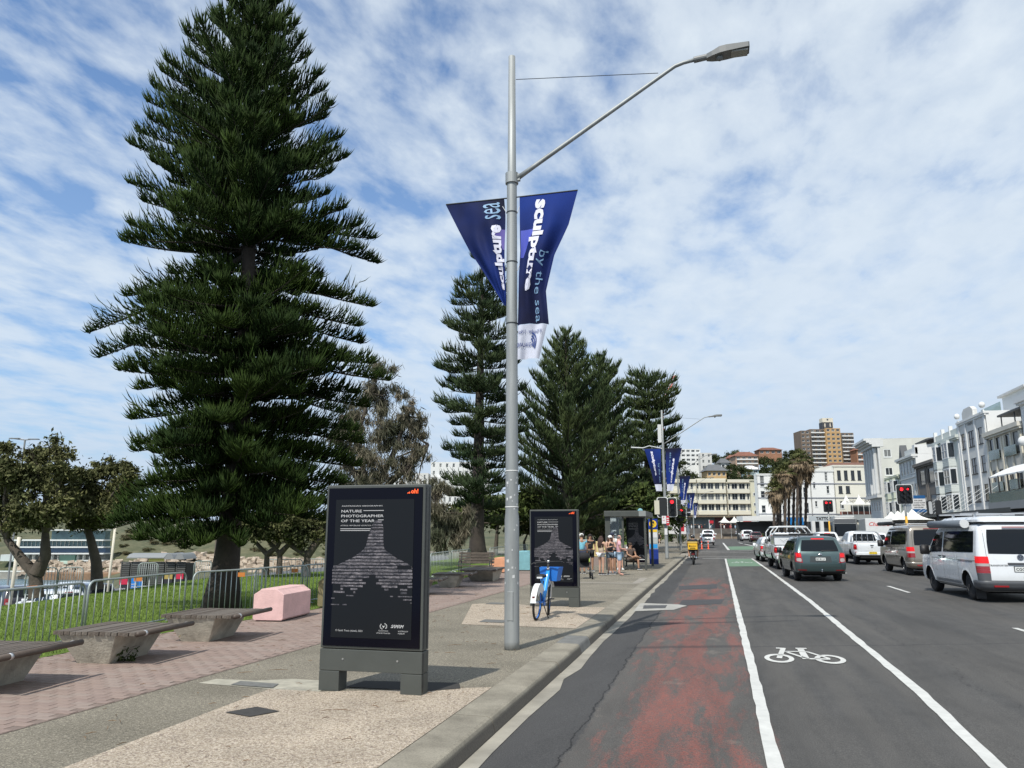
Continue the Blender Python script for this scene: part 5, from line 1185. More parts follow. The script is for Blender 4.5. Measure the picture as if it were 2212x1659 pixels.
# ---- crowd barriers
rail_g = mat('barrier_galv', (0.33, 0.37, 0.36), 0.5, metal=0.3, var=.15, scale=3)
bar_me = {}
def barrier(a, c, label, nb=13, h=1.0, z=-.10, gnd=.14):
    a = Vector((a[0], a[1], z)); c = Vector((c[0], c[1], z)); L = (c-a).length
    t = thing('crowd_barrier', label, 'crowd barrier', a, math.atan2(c.y-a.y, c.x-a.x), 'steel crowd barriers along the lawn')
    mb = MB(); pts = [(.02, 0, gnd)] + [(.02, 0, h-.16)] + [(.02+.14*(1-math.cos(PI/2*k/5)), 0, h-.14+.14*math.sin(PI/2*k/5)) for k in range(1, 6)] + [(L-.16+.14*math.sin(PI/2*k/5), 0, h-.14+.14*math.cos(PI/2*k/5)) for k in range(0, 6)] + [(L-.02, 0, gnd)]
    mb.tube(pts, .019, 8); mb.tube([(.02, 0, gnd), (L-.02, 0, gnd)], .017, 8); mb.build('frame', rail_g, t, smooth=True)
    key = round(h, 2)
    if key not in bar_me: bar_me[key] = MB().tube([(0, 0, gnd), (0, 0, h-.005)], .0095, 6).mesh('upright', rail_g, True)
    for i in range(1, nb+1): place(bar_me[key], 'upright', t, (L*i/(nb+1), 0, 0))
    for xx in (.22, L-.22):
        mb = MB(); mb.tube([(xx, -.28, 0.0), (xx, -.24, .07), (xx, 0, gnd), (xx, .24, .07), (xx, .28, 0)], .014, 6); mb.build('foot', rail_g, t)
    return t
bl = []
def on(px, f): q = fwp(px, 1200, f); return (q.x, q.y)
B = [((-20, 10.9), (194, 12.9), 'crowd barrier at the left edge with tape on its top rail'), ((197, 13.2), (407, 16.2), 'crowd barrier behind the bench with the weed'), ((420, 16.1), (578, 18.0), 'crowd barrier in front of the big pine trunk'),
     ((552, 17.9), (668, 19.4), 'crowd barrier behind the pink block'), ((655, 19.6), (760, 21.6), 'crowd barrier running behind the near display panel'), ((760, 21.8), (850, 25), 'crowd barrier hidden mostly behind the near display panel'), ((850, 25.2), (925, 30), 'crowd barrier ending at the right edge of the display panel'),
     ((930, 30.2), (975, 34.3), 'crowd barrier directly right of the near display panel'), ((975, 34.5), (1016, 38.5), 'crowd barrier ending at the tall open pine trunk'), ((1058, 41), (1098, 47), 'crowd barrier behind the backed bench'), ((1098, 47.2), (1140, 54), 'crowd barrier above the light blue block')]
for (p0, f0), (p1, f1), lb in B: barrier(on(p0, f0), on(p1, f1), lb, 13 if f0 < 25 else 14)
q0 = on(62, 11.7)
t = thing('tape_scrap', 'scrap of orange tape on the top rail of the leftmost barrier', 'tape', (0, 0, 0)); mb = MB(); qa = Vector(on(66, 11.72)); qb = Vector(on(88, 11.9)); mb.tube([(qa.x, qa.y, .895), (qb.x, qb.y, .895)], .023, 8); mb.build('tape', mat('tape_orange', (.55, .18, .05), .6), t)
for px, f, lb in ((526, 17.2, 'small orange plate on the barrier before the big pine'), (640, 19.0, 'small orange plate on the barrier behind the pink block')):
    qa = on(px, f); t = thing('barrier_plate', lb, 'plate', (qa[0], qa[1], .80)); mb = MB(); mb.obox((0, -.03, 0), (.15, .012, .09), YAW); mb.build('plate', mat('plate_orange', (.50, .17, .03), .6), t)
# second line of barriers on the far side of the lawn
for i, (p0, p1, f) in enumerate(((575, 655, 34), (655, 705, 34.5), (60, 130, 26), (130, 185, 26.3), (300, 345, 30), (420, 460, 32))):
    barrier(on(p0, f), on(p1, f+.2), ['far barrier beyond the lawn under the small forked trees', 'far barrier left of the display panel beyond the lawn', 'far barrier by the beach trees at the left', 'far barrier between the two beach trees', 'far barrier left of the ribbed bin enclosure', 'far barrier just left of the big pine trunk'][i], 9, 1.0, -.45, .14)
# ---- blue share bicycle
bb = mat('bike_blue', (0.02, 0.28, 0.72), 0.35, coat=.5); bd = mat('bike_blue_dark', (0.02, 0.16, 0.55), 0.4); blk = mat('rubber_black', (0.012, 0.012, 0.013), 0.6); bw = mat('bike_white', (.62, .64, .64), .45)
t = thing('bicycle', 'bright blue share bicycle with a front basket standing by the lamp pole', 'bicycle', (-3.45, 15.0, 0), math.radians(-1))
lean = lambda x, y, z: (x + z*.07, y, z)
def wheel(cy, r_, nm='wheel', steer=0):
    M_ = Matrix.Translation((0, cy, r_)) @ Matrix.Rotation(steer, 4, 'Z')
    w_ = MB(); ty = []
    for i in range(33): a = 2*PI*i/32; ty.append((0, math.cos(a)*(r_-.022), math.sin(a)*(r_-.022)))
    w_.tube(ty, .024, 8, 0, False); w_.move(M_); w_.v = [lean(*p) for p in w_.v]; o = w_.build(nm, blk, t, smooth=True)
    w_ = MB(); w_.tube([(p[0], p[1]*.935, p[2]*.935) for p in ty], .013, 6, 0, False); w_.move(M_); w_.v = [lean(*p) for p in w_.v]; w_.build('rim', bd, o, smooth=True)
    w_ = MB()
    for i in range(12): a = 2*PI*i/12; w_.tube([(0.02*(-1)**i, 0, 0), (0, math.cos(a)*(r_-.05), math.sin(a)*(r_-.05))], .0018, 3)
    w_.lathe([(.03, -.04), (.03, .04)], (0, 0, 0), 8, axis='x'); w_.move(M_); w_.v = [lean(*p) for p in w_.v]; w_.build('spokes', metal_bright, o)
wheel(0.34, .335); wheel(1.42, .335, steer=.18)
def bt_(pts, r_, nm, m, n=8): mb = MB(); mb.tube(pts, r_, n); mb.v = [lean(*p) for p in mb.v]; return mb.build(nm, m, t, smooth=True)
bt_([(0, .80, .33), (0, .95, .52), (0, 1.12, .82), (0, 1.16, .92)], [.05, .05, .045, .035], 'main_tube', bb, 12)
bt_([(0, .78, .34), (0, .68, .60), (0, .62, .80)], [.035, .028, .02], 'seat_tube', bb)
bt_([(.05, .34, .335), (.05, .55, .33), (0, .80, .32)], .018, 'chain_stay', bd); bt_([(-.05, .34, .335), (-.05, .55, .33), (0, .80, .32)], .018, 'chain_stay', bd)
bt_([(.04, 1.42, .335), (.05, 1.30, .62), (.02, 1.18, .74)], .016, 'fork', bw); bt_([(-.04, 1.42, .335), (-.05, 1.30, .62), (-.02, 1.18, .74)], .016, 'fork', bw)
bt_([(0, 1.17, .74), (0, 1.12, 1.06)], .024, 'stem', blk); bt_([(0, 1.14, .94), (0, 1.135, .99)], .027, 'white_band', bw)
bt_([(-.34, .98, 1.04), (-.28, 1.06, 1.08), (0, 1.12, 1.10), (.28, 1.06, 1.11), (.34, .98, 1.10)], .013, 'handlebar', blk)
bt_([(0, 1.12, 1.08), (0, 1.11, 1.13)], .03, 'bell', metal_bright)
mb = MB(); mb.ball((0, .56, .84), .10, 12, sx=1.15, sy=1.4, sz=.42); mb.v = [lean(*p) for p in mb.v]; mb.build('saddle', blk, t, smooth=True)
mb = MB(); mb.box(-.055, .055, .40, .42, .80, .83); mb.v = [lean(*p) for p in mb.v]; mb.build('saddle_badge', bw, t)
mb = MB()   # basket with open top
for a, c2 in (((-.17, 1.24), (.17, 1.24)), ((.17, 1.24), (.2, 1.50)), ((.2, 1.50), (-.2, 1.50)), ((-.2, 1.50), (-.17, 1.24))):
    mb.add([(a[0], a[1], .70), (c2[0], c2[1], .70), (c2[0]*1.2, c2[1]+(c2[1]-1.37)*.2, .98), (a[0]*1.2, a[1]+(a[1]-1.37)*.2, .98)], [(0, 1, 2, 3)])
mb.add([(-.17, 1.24, .70), (.17, 1.24, .70), (.2, 1.5, .70), (-.2, 1.5, .70)], [(0, 1, 2, 3)]); mb.v = [lean(*p) for p in mb.v]; mb.build('basket', bd, t, recalc=False)
mb = MB(); v = []
for i in range(13):
    a = PI*.02 + PI*.80*i/12
    for x in (-.055, .055): v.append((x, .34-math.cos(a)*.375, .335+math.sin(a)*.375))
mb.add(v, [(2*i, 2*i+1, 2*i+3, 2*i+2) for i in range(12)])
for s_ in (-1, 1):
    vv = [(s_*.055, .34-math.cos(PI*.02+PI*.8*i/12)*.375, .335+math.sin(PI*.02+PI*.8*i/12)*.375) for i in range(3, 12)] + [(s_*.055, .34-math.cos(PI*.02+PI*.8*i/12)*.20, .335+math.sin(PI*.02+PI*.8*i/12)*.20) for i in range(11, 2, -1)]
    mb.add(vv, [tuple(range(len(vv)))])
mb.v = [lean(*p) for p in mb.v]; mb.build('rear_mudguard', bw, t, recalc=False)
mb = MB(); v = []
for i in range(11):
    a = PI*.25 + PI*.55*i/10
    for x in (-.035, .035): v.append((x, 1.42-math.cos(a)*.36, .335+math.sin(a)*.36))
mb.add(v, [(2*i, 2*i+1, 2*i+3, 2*i+2) for i in range(10)]); mb.v = [lean(*p) for p in mb.v]; mb.build('front_mudguard', bw, t, recalc=False)
mb = MB(); mb.obox((0, -.03+.02, .46), (.05, .012, .05)); mb.v = [lean(*p) for p in mb.v]; mb.build('tail_light', mat('tail_dark', (.1, .01, .01), .3), t)
mb = MB(); mb.lathe([(.09, .05), (.09, .07)], (0, .80, .33), 16, axis='x'); mb.build('chainring', bd, t)
bt_([(-.16, .80, .27), (-.05, .80, .33), (.07, .80, .33), (.17, .80, .38)], .01, 'crank', blk)
for s_, z in ((-1, .27), (1, .38)):
    mb = MB(); mb.obox((s_*.19, .80, z), (.09, .08, .022)); mb.v = [lean(*p) for p in mb.v]; mb.build('pedal', blk, t)
bt_([(0.02, .78, .30), (.10, .74, .12), (.16, .72, .01)], .010, 'kickstand', blk)
# ================================================================ VEHICLES (rear at y=0, nose towards +y)
def paintm(n, c, metal=0.0, rough=0.28): return mat('car_'+n, c, rough, metal=metal, coat=1.0, spec=.5, var=.05, scale=2)
car_glass = mat('car_glass', (0.006, 0.008, 0.011), 0.03, spec=0.32)
trim = mat('black_trim', (0.014, 0.014, 0.015), 0.55); trim_g = mat('grey_trim', (0.070, 0.075, 0.082), 0.5, var=.1)
tyre = mat('tyre', (0.014, 0.014, 0.015), 0.85, bump=.3, scale=20); rim_g = mat('alloy', (.30, .31, .32), .35, metal=.8); rim_k = mat('rim_black', (.02, .02, .022), .4)
tail_red = mat('tail_red', (.22, .005, .008), .15, emit=(1, .02, .02), es=.04, coat=1); tail_lit = mat('tail_lit', (.50, .008, .010), .2, emit=(1.0, .01, .012), es=.35)
tail_clear = mat('tail_clear', (.36, .33, .32), .12); plate_y = mat('plate_yellow', (.75, .52, .02), .5); plate_w = mat('plate_white', (.62, .64, .62), .5)
chrome = mat('chrome', (.6, .6, .62), .15, metal=1.0); ink_k = mat('ink_black', (.012, .012, .015), .6)
well = mat('wheel_well', (.006, .006, .006), .95)
class Body:
    def __init__(s, lv): s.lv = lv
    def at(s, z):
        L = s.lv; z = min(max(z, L[0][0]), L[-1][0])
        for a, b in zip(L, L[1:]):
            if z <= b[0]:
                t = (z-a[0])/(b[0]-a[0]+1e-9); return [a[i]+(b[i]-a[i])*t for i in range(6)]
        return list(L[-1])
    def side(s, y, z):
        _, w, yf, yr, rf, rr = s.at(z); x = w
        if y < yr+rr: x = w-rr+math.sqrt(max(0, rr*rr-(rr-(y-yr))**2)) if y > yr else w-rr
        if y > yf-rf: x = w-rf+math.sqrt(max(0, rf*rf-(rf-(yf-y))**2)) if y < yf else w-rf
        return x
    def rear(s, x, z):
        _, w, yf, yr, rf, rr = s.at(z); ax = abs(x)
        if ax > w-rr: return yr+rr-math.sqrt(max(0, rr*rr-(min(ax, w)-(w-rr))**2))
        return yr
    def front(s, x, z):
        _, w, yf, yr, rf, rr = s.at(z); ax = abs(x)
        if ax > w-rf: return yf-rf+math.sqrt(max(0, rf*rf-(min(ax, w)-(w-rf))**2))
        return yf
    def mesh(s, mb, n=7):
        rings = []
        for z, w, yf, yr, rf, rr in s.lv:
            ring = []
            for cx, cy, r_, a0 in ((w-rf, yf-rf, rf, 0), (-w+rf, yf-rf, rf, PI/2), (-w+rr, yr+rr, rr, PI), (w-rr, yr+rr, rr, 1.5*PI)):
                ring += [(cx+math.cos(a0+PI/2*i/n)*r_, cy+math.sin(a0+PI/2*i/n)*r_, z) for i in range(n+1)]
            rings.append(ring)
        k = len(rings[0]); b = len(mb.v)
        mb.add([p for r_ in rings for p in r_], [(i*k+j, i*k+(j+1) % k, (i+1)*k+(j+1) % k, (i+1)*k+j) for i in range(len(rings)-1) for j in range(k)] + [tuple(range(k-1, -1, -1)), tuple(range((len(rings)-1)*k, len(rings)*k))])
    def patch(s, face, quad, off=.006, nu=8, nv=6, rnd_=0.0, sx=1):
        """quad: four (a, z) corners ll, lr, ur, ul; a = y on a side, x on the rear"""
        mb = MB()
        def P(u, v, o):
            if rnd_:
                p, q = 2*u-1, 2*v-1; u2 = p*math.sqrt(1-rnd_*q*q/2); v2 = q*math.sqrt(1-rnd_*p*p/2); u, v = (u2+1)/2, (v2+1)/2
            a = (quad[0][0]*(1-u)+quad[1][0]*u)*(1-v) + (quad[3][0]*(1-u)+quad[2][0]*u)*v
            z = (quad[0][1]*(1-u)+quad[1][1]*u)*(1-v) + (quad[3][1]*(1-u)+quad[2][1]*u)*v
            if face == 'side': return (sx*(s.side(a, z)+o), a, z)
            if face == 'front': return (a, s.front(a, z)+o, z)
            return (a, s.rear(a, z)-o, z)
        mb.grid(lambda u, v: P(u, v, off), nu, nv)
        n0 = len(mb.v); ed = [(i/nu, 0) for i in range(nu)] + [(1, j/nv) for j in range(nv)] + [(1-i/nu, 1) for i in range(nu)] + [(0, 1-j/nv) for j in range(nv)]
        vo = [P(u, v, off) for u, v in ed]; vi = [P(u, v, -.02) for u, v in ed]; m_ = len(ed)
        mb.add(vo+vi, [(i, (i+1) % m_, m_+(i+1) % m_, m_+i) for i in range(m_)])
        return mb
def sharp(me, ang=35):
    me.polygons.foreach_set('use_smooth', [True]*len(me.polygons)); me.set_sharp_from_angle(angle=math.radians(ang))
def body_mesh(B, m, wheels, ra, extra=None):
    mb = MB(); B.mesh(mb)
    o = mb.build('body', [m, well], None)
    cut = MB()
    for wy, wz in wheels:
        w = B.side(wy, wz)
        for s_ in (-1, 1):
            a, b = sorted((s_*(w-.30), s_*(w+.2))); cut.lathe([(ra, a), (ra, b)], (0, wy, wz), 28, 1, 'x')
    c = cut.build('cut', [well, well], None)
    md = o.modifiers.new('b', 'BOOLEAN'); md.operation = 'DIFFERENCE'; md.object = c; md.solver = 'EXACT'
    bpy.context.view_layer.update()
    me = bpy.data.meshes.new_from_object(o.evaluated_get(bpy.context.evaluated_depsgraph_get()))
    me.name = 'body'
    bpy.data.objects.remove(o); bpy.data.objects.remove(c)
    me.materials.clear(); me.materials.append(m); me.materials.append(well)
    for p in me.polygons:
        c_ = p.center; p.material_index = 0
        for wy, wz in wheels:
            d = math.hypot(c_.y-wy, c_.z-wz); w = B.side(wy, wz)
            if abs(d-ra) < .03 and abs(c_.x) < w-.004 and abs(p.normal.x) < .5: p.material_index = 1
            if d < ra*.9 and abs(abs(c_.x)-(w-.30)) < .02: p.material_index = 1
    sharp(me); return me
def add_wheel(t, x, y, r_, wd, rm, side_):
    mb = MB(); mb.lathe([(r_*.62, -wd/2), (r_*.90, -wd/2), (r_*.98, -wd/2+.02), (r_, -wd/4), (r_, wd/4), (r_*.98, wd/2-.02), (r_*.90, wd/2), (r_*.62, wd/2)], (x, y, r_), 28, 0, 'x')
    o = mb.build('wheel', tyre, t, smooth=True)
    xo = x + side_*wd/2
    mb = MB(); mb.lathe([(r_*.64, xo-side_*.004), (r_*.60, xo+side_*.004), (r_*.56, xo-side_*.05), (.01, xo-side_*.06)], (0, y, r_), 24, 0, 'x', False)
    for k in range(5):
        a = 2*PI*k/5+.3; mb.obox((xo-side_*.02, y+math.cos(a)*r_*.31, r_+math.sin(a)*r_*.31), (.03, r_*.60, r_*.15), 0, 0, a)
    mb.lathe([(r_*.13, xo-.03), (r_*.11, xo+side_*.005)], (0, y, r_), 10, 0, 'x'); mb.build('rim', rm, o)
def car(name, label, cat, loc, rz, lv, m, wheels, wr, rm=rim_g, group='vehicles waiting in the two lanes', detail=True):
    t = thing(name, label, cat, loc, rz, group); B = Body(lv)
    place(body_mesh(B, m, [(w, wr) for w in wheels], wr*1.14), 'body', t)
    mb = MB(); w0 = lv[0][1]; mb.box(-w0+.22, w0-.22, lv[0][3]+.3, lv[0][2]-.3, .20, lv[0][0]+.05); mb.build('underbody', well, t)
    for wy in wheels:
        for s_ in (-1, 1): add_wheel(t, s_*(B.side(wy, wr)-.135), wy, wr, .22, rm, s_)
    return t, B
def P_(t, B, name, m, face, quad, off=.006, rd=0.0, both=True, nu=8, nv=6, sx=-1):
    if face == 'side':
        for s_ in ((-1, 1) if both else (sx,)): B.patch('side', quad, off, nu, nv, rd, s_).build(name, m, t, smooth=False)
    elif both and face == 'rear2':
        for s_ in (-1, 1): B.patch('rear', [(s_*a, z) for a, z in quad], off, nu, nv, rd).build(name, m, t)
    else: B.patch(face, quad, off, nu, nv, rd).build(name, m, t)
def R4(a0, a1, z0, z1, sh=0.0): return [(a0, z0), (a1, z0), (a1-sh, z1), (a0+sh, z1)]
def plate(t, B, x, z, txt, m, h=.115, w=.37, yo=.02):
    y = B.rear(x, z)-yo
    mb = MB(); mb.box(x-w/2-.012, x+w/2+.012, y-.004, y+.02, z-h/2-.012, z+h/2+.012); mb.build('plate_frame', trim, t)
    mb = MB(); mb.box(x-w/2, x+w/2, y-.008, y-.004, z-h/2, z+h/2); o = mb.build('number_plate', m, t)
    mb = MB(); write(mb, txt, lambda a, b: (a, y-.011, b), x, z-h*.30, w=w*.86, h=h*.6, bold=.02, align='c'); mb.build('characters', ink_k, o, recalc=False)
def seam(t, B, x0, z0, x1, z1, face='rear', w=.008, sx=-1):
    mb = MB(); n = 8; v = []
    dx, dz = x1-x0, z1-z0; L = math.hypot(dx, dz); nx, nz = -dz/L*w/2, dx/L*w/2
    for i in range(n+1):
        a, z = x0+dx*i/n, z0+dz*i/n
        for q in (-1, 1):
            aa, z2 = a+q*nx, z+q*nz
            v.append((aa, B.rear(aa, z2)-.004, z2) if face == 'rear' else (sx*(B.side(aa, z2)+.004), aa, z2))
    mb.add(v, [(2*i, 2*i+1, 2*i+3, 2*i+2) for i in range(n)]); mb.build('panel_gap', trim, t, recalc=False)
def badge_vw(t, B, z, r_=.075, x=0):
    y = B.rear(x, z)-.012
    mb = MB(); mb.lathe([(r_, 0), (r_*.96, -.012)], (x, y+.006, z), 24, 0, 'y'); o = mb.build('badge', mat('badge_dark', (.05, .06, .08), .3), t)
    mb = MB(); n = 24
    v = [(x+math.cos(2*PI*i/n)*q*r_, y-.009, z+math.sin(2*PI*i/n)*q*r_) for q in (1, .86) for i in range(n)]; mb.add(v, [(i, (i+1) % n, n+(i+1) % n, n+i) for i in range(n)])
    write(mb, 'V', lambda a, b: (a, y-.0095, b), x, z+r_*.08, w=r_*.85, h=r_*.70, bold=.0, align='c'); write(mb, 'W', lambda a, b: (a, y-.0095, b), x, z-r_*.72, w=r_*1.35, h=r_*.72, align='c')
    mb.build('emblem', chrome, o, recalc=False)
def mirror(t, B, y, z, m, s_=1.0):
    for sx in (-1, 1):
        x = B.side(y, z)
        mb = MB(); mb.prism([(sx*(x+.05*s_)+sx*p*.22*s_, z-.12*s_+q*.27*s_) for p, q in ((.1, 0), (.9, 0), (1, .12), (1, .85), (.88, 1), (.12, 1), (0, .85), (0, .12))], lambda a, b, q: (a, q, b), y-.07*s_, y+.05*s_); mb.tube([(sx*(x-.02), y+.02, z-.05), (sx*(x+.10*s_), y+.01, z-.04)], .03, 6); mb.build('mirror', m, t, smooth=True)
VAN = [(.26, .80, 4.70, .16, .20, .12), (.34, .90, 4.84, .05, .28, .14), (.48, .935, 4.89, .01, .32, .14), (.70, .945, 4.88, .02, .32, .15), (1.00, .95, 4.78, .05, .32, .15), (1.08, .948, 4.60, .06, .30, .14), (1.14, .945, 4.22, .07, .30, .13),
       (1.30, .925, 4.00, .09, .28, .12), (1.50, .895, 3.75, .12, .26, .11), (1.70, .86, 3.48, .155, .25, .11), (1.82, .825, 3.32, .19, .25, .12), (1.90, .76, 3.15, .25, .28, .2), (1.94, .66, 2.95, .36, .3, .25), (1.955, .40, 2.6, .7, .3, .3)]
def t5(label, loc, rz, m, lower, rimm, txt, pm, white):
    t, B = car('parked_van', label, 'van', loc, rz, VAN, m, (.98, 3.98), .345, rimm)
    t.name = 'camper_van'
    P_(t, B, 'rear_window', car_glass, 'rear', R4(-.71, .71, 1.16, 1.76, .045), .006, .10, nu=14)
    P_(t, B, 'side_window', car_glass, 'side', [(.34, 1.19), (2.62, 1.16), (2.58, 1.71), (.40, 1.72)], .006, .05, nu=14)
    P_(t, B, 'front_door_window', car_glass, 'side', [(2.72, 1.16), (3.80, 1.13), (3.34, 1.66), (2.70, 1.70)], .006, .05)
    P_(t, B, 'windscreen', car_glass, 'front', R4(-.78, .78, 1.2, 1.75, .06), .006)
    for s_ in (-1, 1):
        e = .944
        def wrap(z0, z1, nm, mm, off=.010):
            mb = MB()
            def Pt(u, v):
                z = z0+(z1-z0)*v; _, w, yf, yr, rf, rr = B.at(z); r_ = rr
                s1 = .10; arc = PI/2*r_; tot = .135+arc
                d = u*tot
                if d < .09+.0: x = w-r_-.09+d; y = yr
                elif d < .09+arc: a = (d-.09)/r_; x = w-r_+math.sin(a)*r_; y = yr+r_-math.cos(a)*r_
                else: x = w; y = yr+r_+(d-.09-arc)
                nx = 1 if d > .09+arc else (math.sin((d-.09)/r_) if d > .09 else 0); ny = 0 if nx == 1 else -math.cos(math.asin(nx))
                return (s_*(x+nx*off), y+ny*off, z)
            mb.grid(Pt, 12, 3); n0 = len(mb.v); return mb.build(nm, mm, t)
        wrap(.935, 1.10, 'brake_light', tail_lit); wrap(.865, .93, 'reversing_light', tail_clear); wrap(.83, .862, 'light_divider', tail_red); wrap(.775, .828, 'indicator', tail_clear if False else tail_red); wrap(.70, .772, 'rear_light', tail_red)
        if white: wrap(.44, .695, 'corner_trim', trim_g, .006)
    def bumper(z0, z1, mm, off, nm='bumper'):
        mb = MB()
        def Pt(u, v):
            z = z0+(z1-z0)*v; _, w, yf, yr, rf, rr = B.at(z); bl = off*(1 if 0.15 < v < .85 else .45)
            tot = (w-rr)+PI/2*rr+.30; d = (2*u-1)*tot; ad = abs(d); sg = 1 if d > 0 else -1
            if ad < w-rr: x, y, nx, ny = ad, yr, 0, -1
            elif ad < w-rr+PI/2*rr: a = (ad-(w-rr))/rr; x = w-rr+math.sin(a)*rr; y = yr+rr-math.cos(a)*rr; nx, ny = math.sin(a), -math.cos(a)
            else: x = w; y = yr+rr+(ad-(w-rr)-PI/2*rr); nx, ny = 1, 0
            return (sg*(x+nx*bl), y+ny*bl, z)
        mb.grid(Pt, 30, 6); return mb.build(nm, mm, t, smooth=True, recalc=False)
    bumper(.27, .52, trim_g if white else m, .045)
    for s_ in (-1, 1):
        mb = MB(); y = -.04; mb.box(s_*.52-.16, s_*.52+.16, y-.015, y+.03, .375, .415); mb.build('reflector', tail_red, t)
        mb = MB(); mb.box(s_*.80-.11, s_*.80+.11, .50, .52, .06, .36); mb.build('mud_flap', trim, t)
    mb = MB(); mb.box(-.30, .30, .14, .16, 1.80, 1.825); mb.build('high_brake_light', tail_red, t)
    seam(t, B, -.745, .52, -.75, 1.75); seam(t, B, .745, .52, .75, 1.75); seam(t, B, -.74, .525, .74, .525)
    for y_ in (2.66, 1.52, 3.62): seam(t, B, y_, .42, y_, 1.10, 'side')
    seam(t, B, .25, .985, 3.6, .985, 'side', .012)
    mb = MB(); mb.box(-.955, -.950, .45, 1.45, .955, .968); mb.build('slide_track', trim, t)
    for y_ in (2.52, 2.86):
        mb = MB(); mb.box(-.975, -.94, y_-.09, y_+.09, 1.025, 1.055); mb.build('door_handle', trim, t)
    for s_ in (-1, 1):
        mb = MB()
        for wy in (.98, 3.98):
            v = []
            for i in range(17):
                a = PI*i/16; 
                for rr_, o_ in ((.39, .012), (.445, .002)):
                    yy, z = wy+math.cos(a)*rr_, .345+math.sin(a)*rr_; v.append((s_*(B.side(yy, max(.3, z))+o_), yy, z))
            mb.add(v, [(2*i, 2*i+1, 2*i+3, 2*i+2) for i in range(16)])
        mb.build('arch_lip', m, t, smooth=True, recalc=False)
    mirror(t, B, 3.72, 1.18, trim)
    badge_vw(t, B, 1.08)
    mb = MB(); y = B.rear(.0, .9)
    mb.box(-.30, .30, y-.03, y+.01, .90, .955); mb.build('tailgate_handle', trim_g if white else m, t, bevel=.012)
    plate(t, B, 0 if not white else .02, .80, txt, pm, yo=.012)
    if white:
        mb = MB(); y = B.rear(-.5, .88)-.008; write(mb, 'TRANSPORTER', lambda a, b: (a, y, b), -.72, .865, w=.42, bold=.01); mb.build('model_lettering', trim_g, t, recalc=False)
        mb = MB(); mb.box(.02, .42, -.005, .01, .60, .64); mb.build('step_slot', trim, t)
        mb = MB()
        for k in range(4): v = [(-(B.side(y_, .43)+.006), y_, .36+k*.03+dz) for y_ in (1.45, 3.45) for dz in (0, .014)]; mb.add(v, [(0, 1, 3, 2)])
        mb.build('side_stripes', trim, t, recalc=False)
        mb = MB(); mb.box(-.72, .72, -.0, 1.0, 0, 0); mb = MB()
        top = [(1.94, .80, 3.35, .16, .3, .16), (2.0, .80, 3.30, .17, .3, .18), (2.06, .74, 3.1, .24, .3, .22), (2.09, .60, 2.8, .5, .3, .3)]
        Body(top).mesh(mb); o = mb.build('pop_top_roof', m, t); sharp(o.data)
        mb = MB(); mb.box(-.81, .81, .17, 3.2, 1.925, 1.945); mb.build('roof_seal', trim, t)
        mb = MB(); mb.tube([(-.95, .75, 1.90), (-.95, 3.45, 1.90)], .105, 10); mb.build('awning_case', mat('awning_grey', (.13, .15, .17), .45), t, smooth=True)
        mb = MB(); mb.lathe([(.11, 0), (.11, .05)], (-.95, .70, 1.90), 12, axis='y'); mb.build('awning_cap', mat('cap_white', (.55, .56, .56), .5), t)
        mb = MB()
        for y_ in (1.0, 2.6): mb.box(-.95, .95, y_-.04, y_+.04, 2.14, 2.17)
        for s_ in (-.6, .6):
            mb.box(s_-.02, s_+.02, .75, 3.3, 2.17, 2.20)
            for y_ in (1.0, 2.6): mb.box(s_-.03, s_+.03, y_-.04, y_+.04, 2.05, 2.14)
        mb.build('roof_bars', mat('bar_silver', (.5, .51, .52), .35, metal=.6), t)
    else:
        mb = MB(); mb.tube([(-.95, 1.9, 2.03), (-.95, 4.3, 2.03)], .085, 10); mb.build('awning_roll', trim, t, smooth=True)
        mb = MB()
        for y_ in (.8, 2.1, 3.0): mb.tube([(-.80, y_, 2.0), (.80, y_, 2.0)], .017, 6)
        for s_ in (-.76, .76):
            mb.tube([(s_, .35, 1.90), (s_, .5, 2.0), (s_, 3.2, 2.0)], .017, 6)
        mb.build('roof_rails', mat('bar_silver', (.5, .51, .52), .35, metal=.6), t)
        mb = MB(); write(mb, 'BLACKSEA', lambda a, b: (a, B.rear(a, 1.2)-.012, b), -.05, 1.19, w=.30, bold=.03); mb.build('window_sticker', ink_white, t, recalc=False)
    return t
white_p = paintm('white', (.66, .68, .69)); beige_p = paintm('beige', (.275, .245, .205), .55, .3); teal_p = paintm('teal', (.060, .098, .100), .55, .3); dark_p = paintm('dark', (.03, .03, .035)); silver_p = paintm('silver', (.42, .43, .42), .5)
t5('white camper van with pop top, grey awning and roof bars at the right edge', (7.24, 21.65, RZ(7.2)), math.radians(2.5), white_p, None, rim_k, 'CGC-03', plate_w, True)
t5('beige camper van with roof rails and a black awning roll', (8.33, 33.75, RZ(8.3)), math.radians(2.0), beige_p, None, rim_g, 'AK-5', plate_y, False)
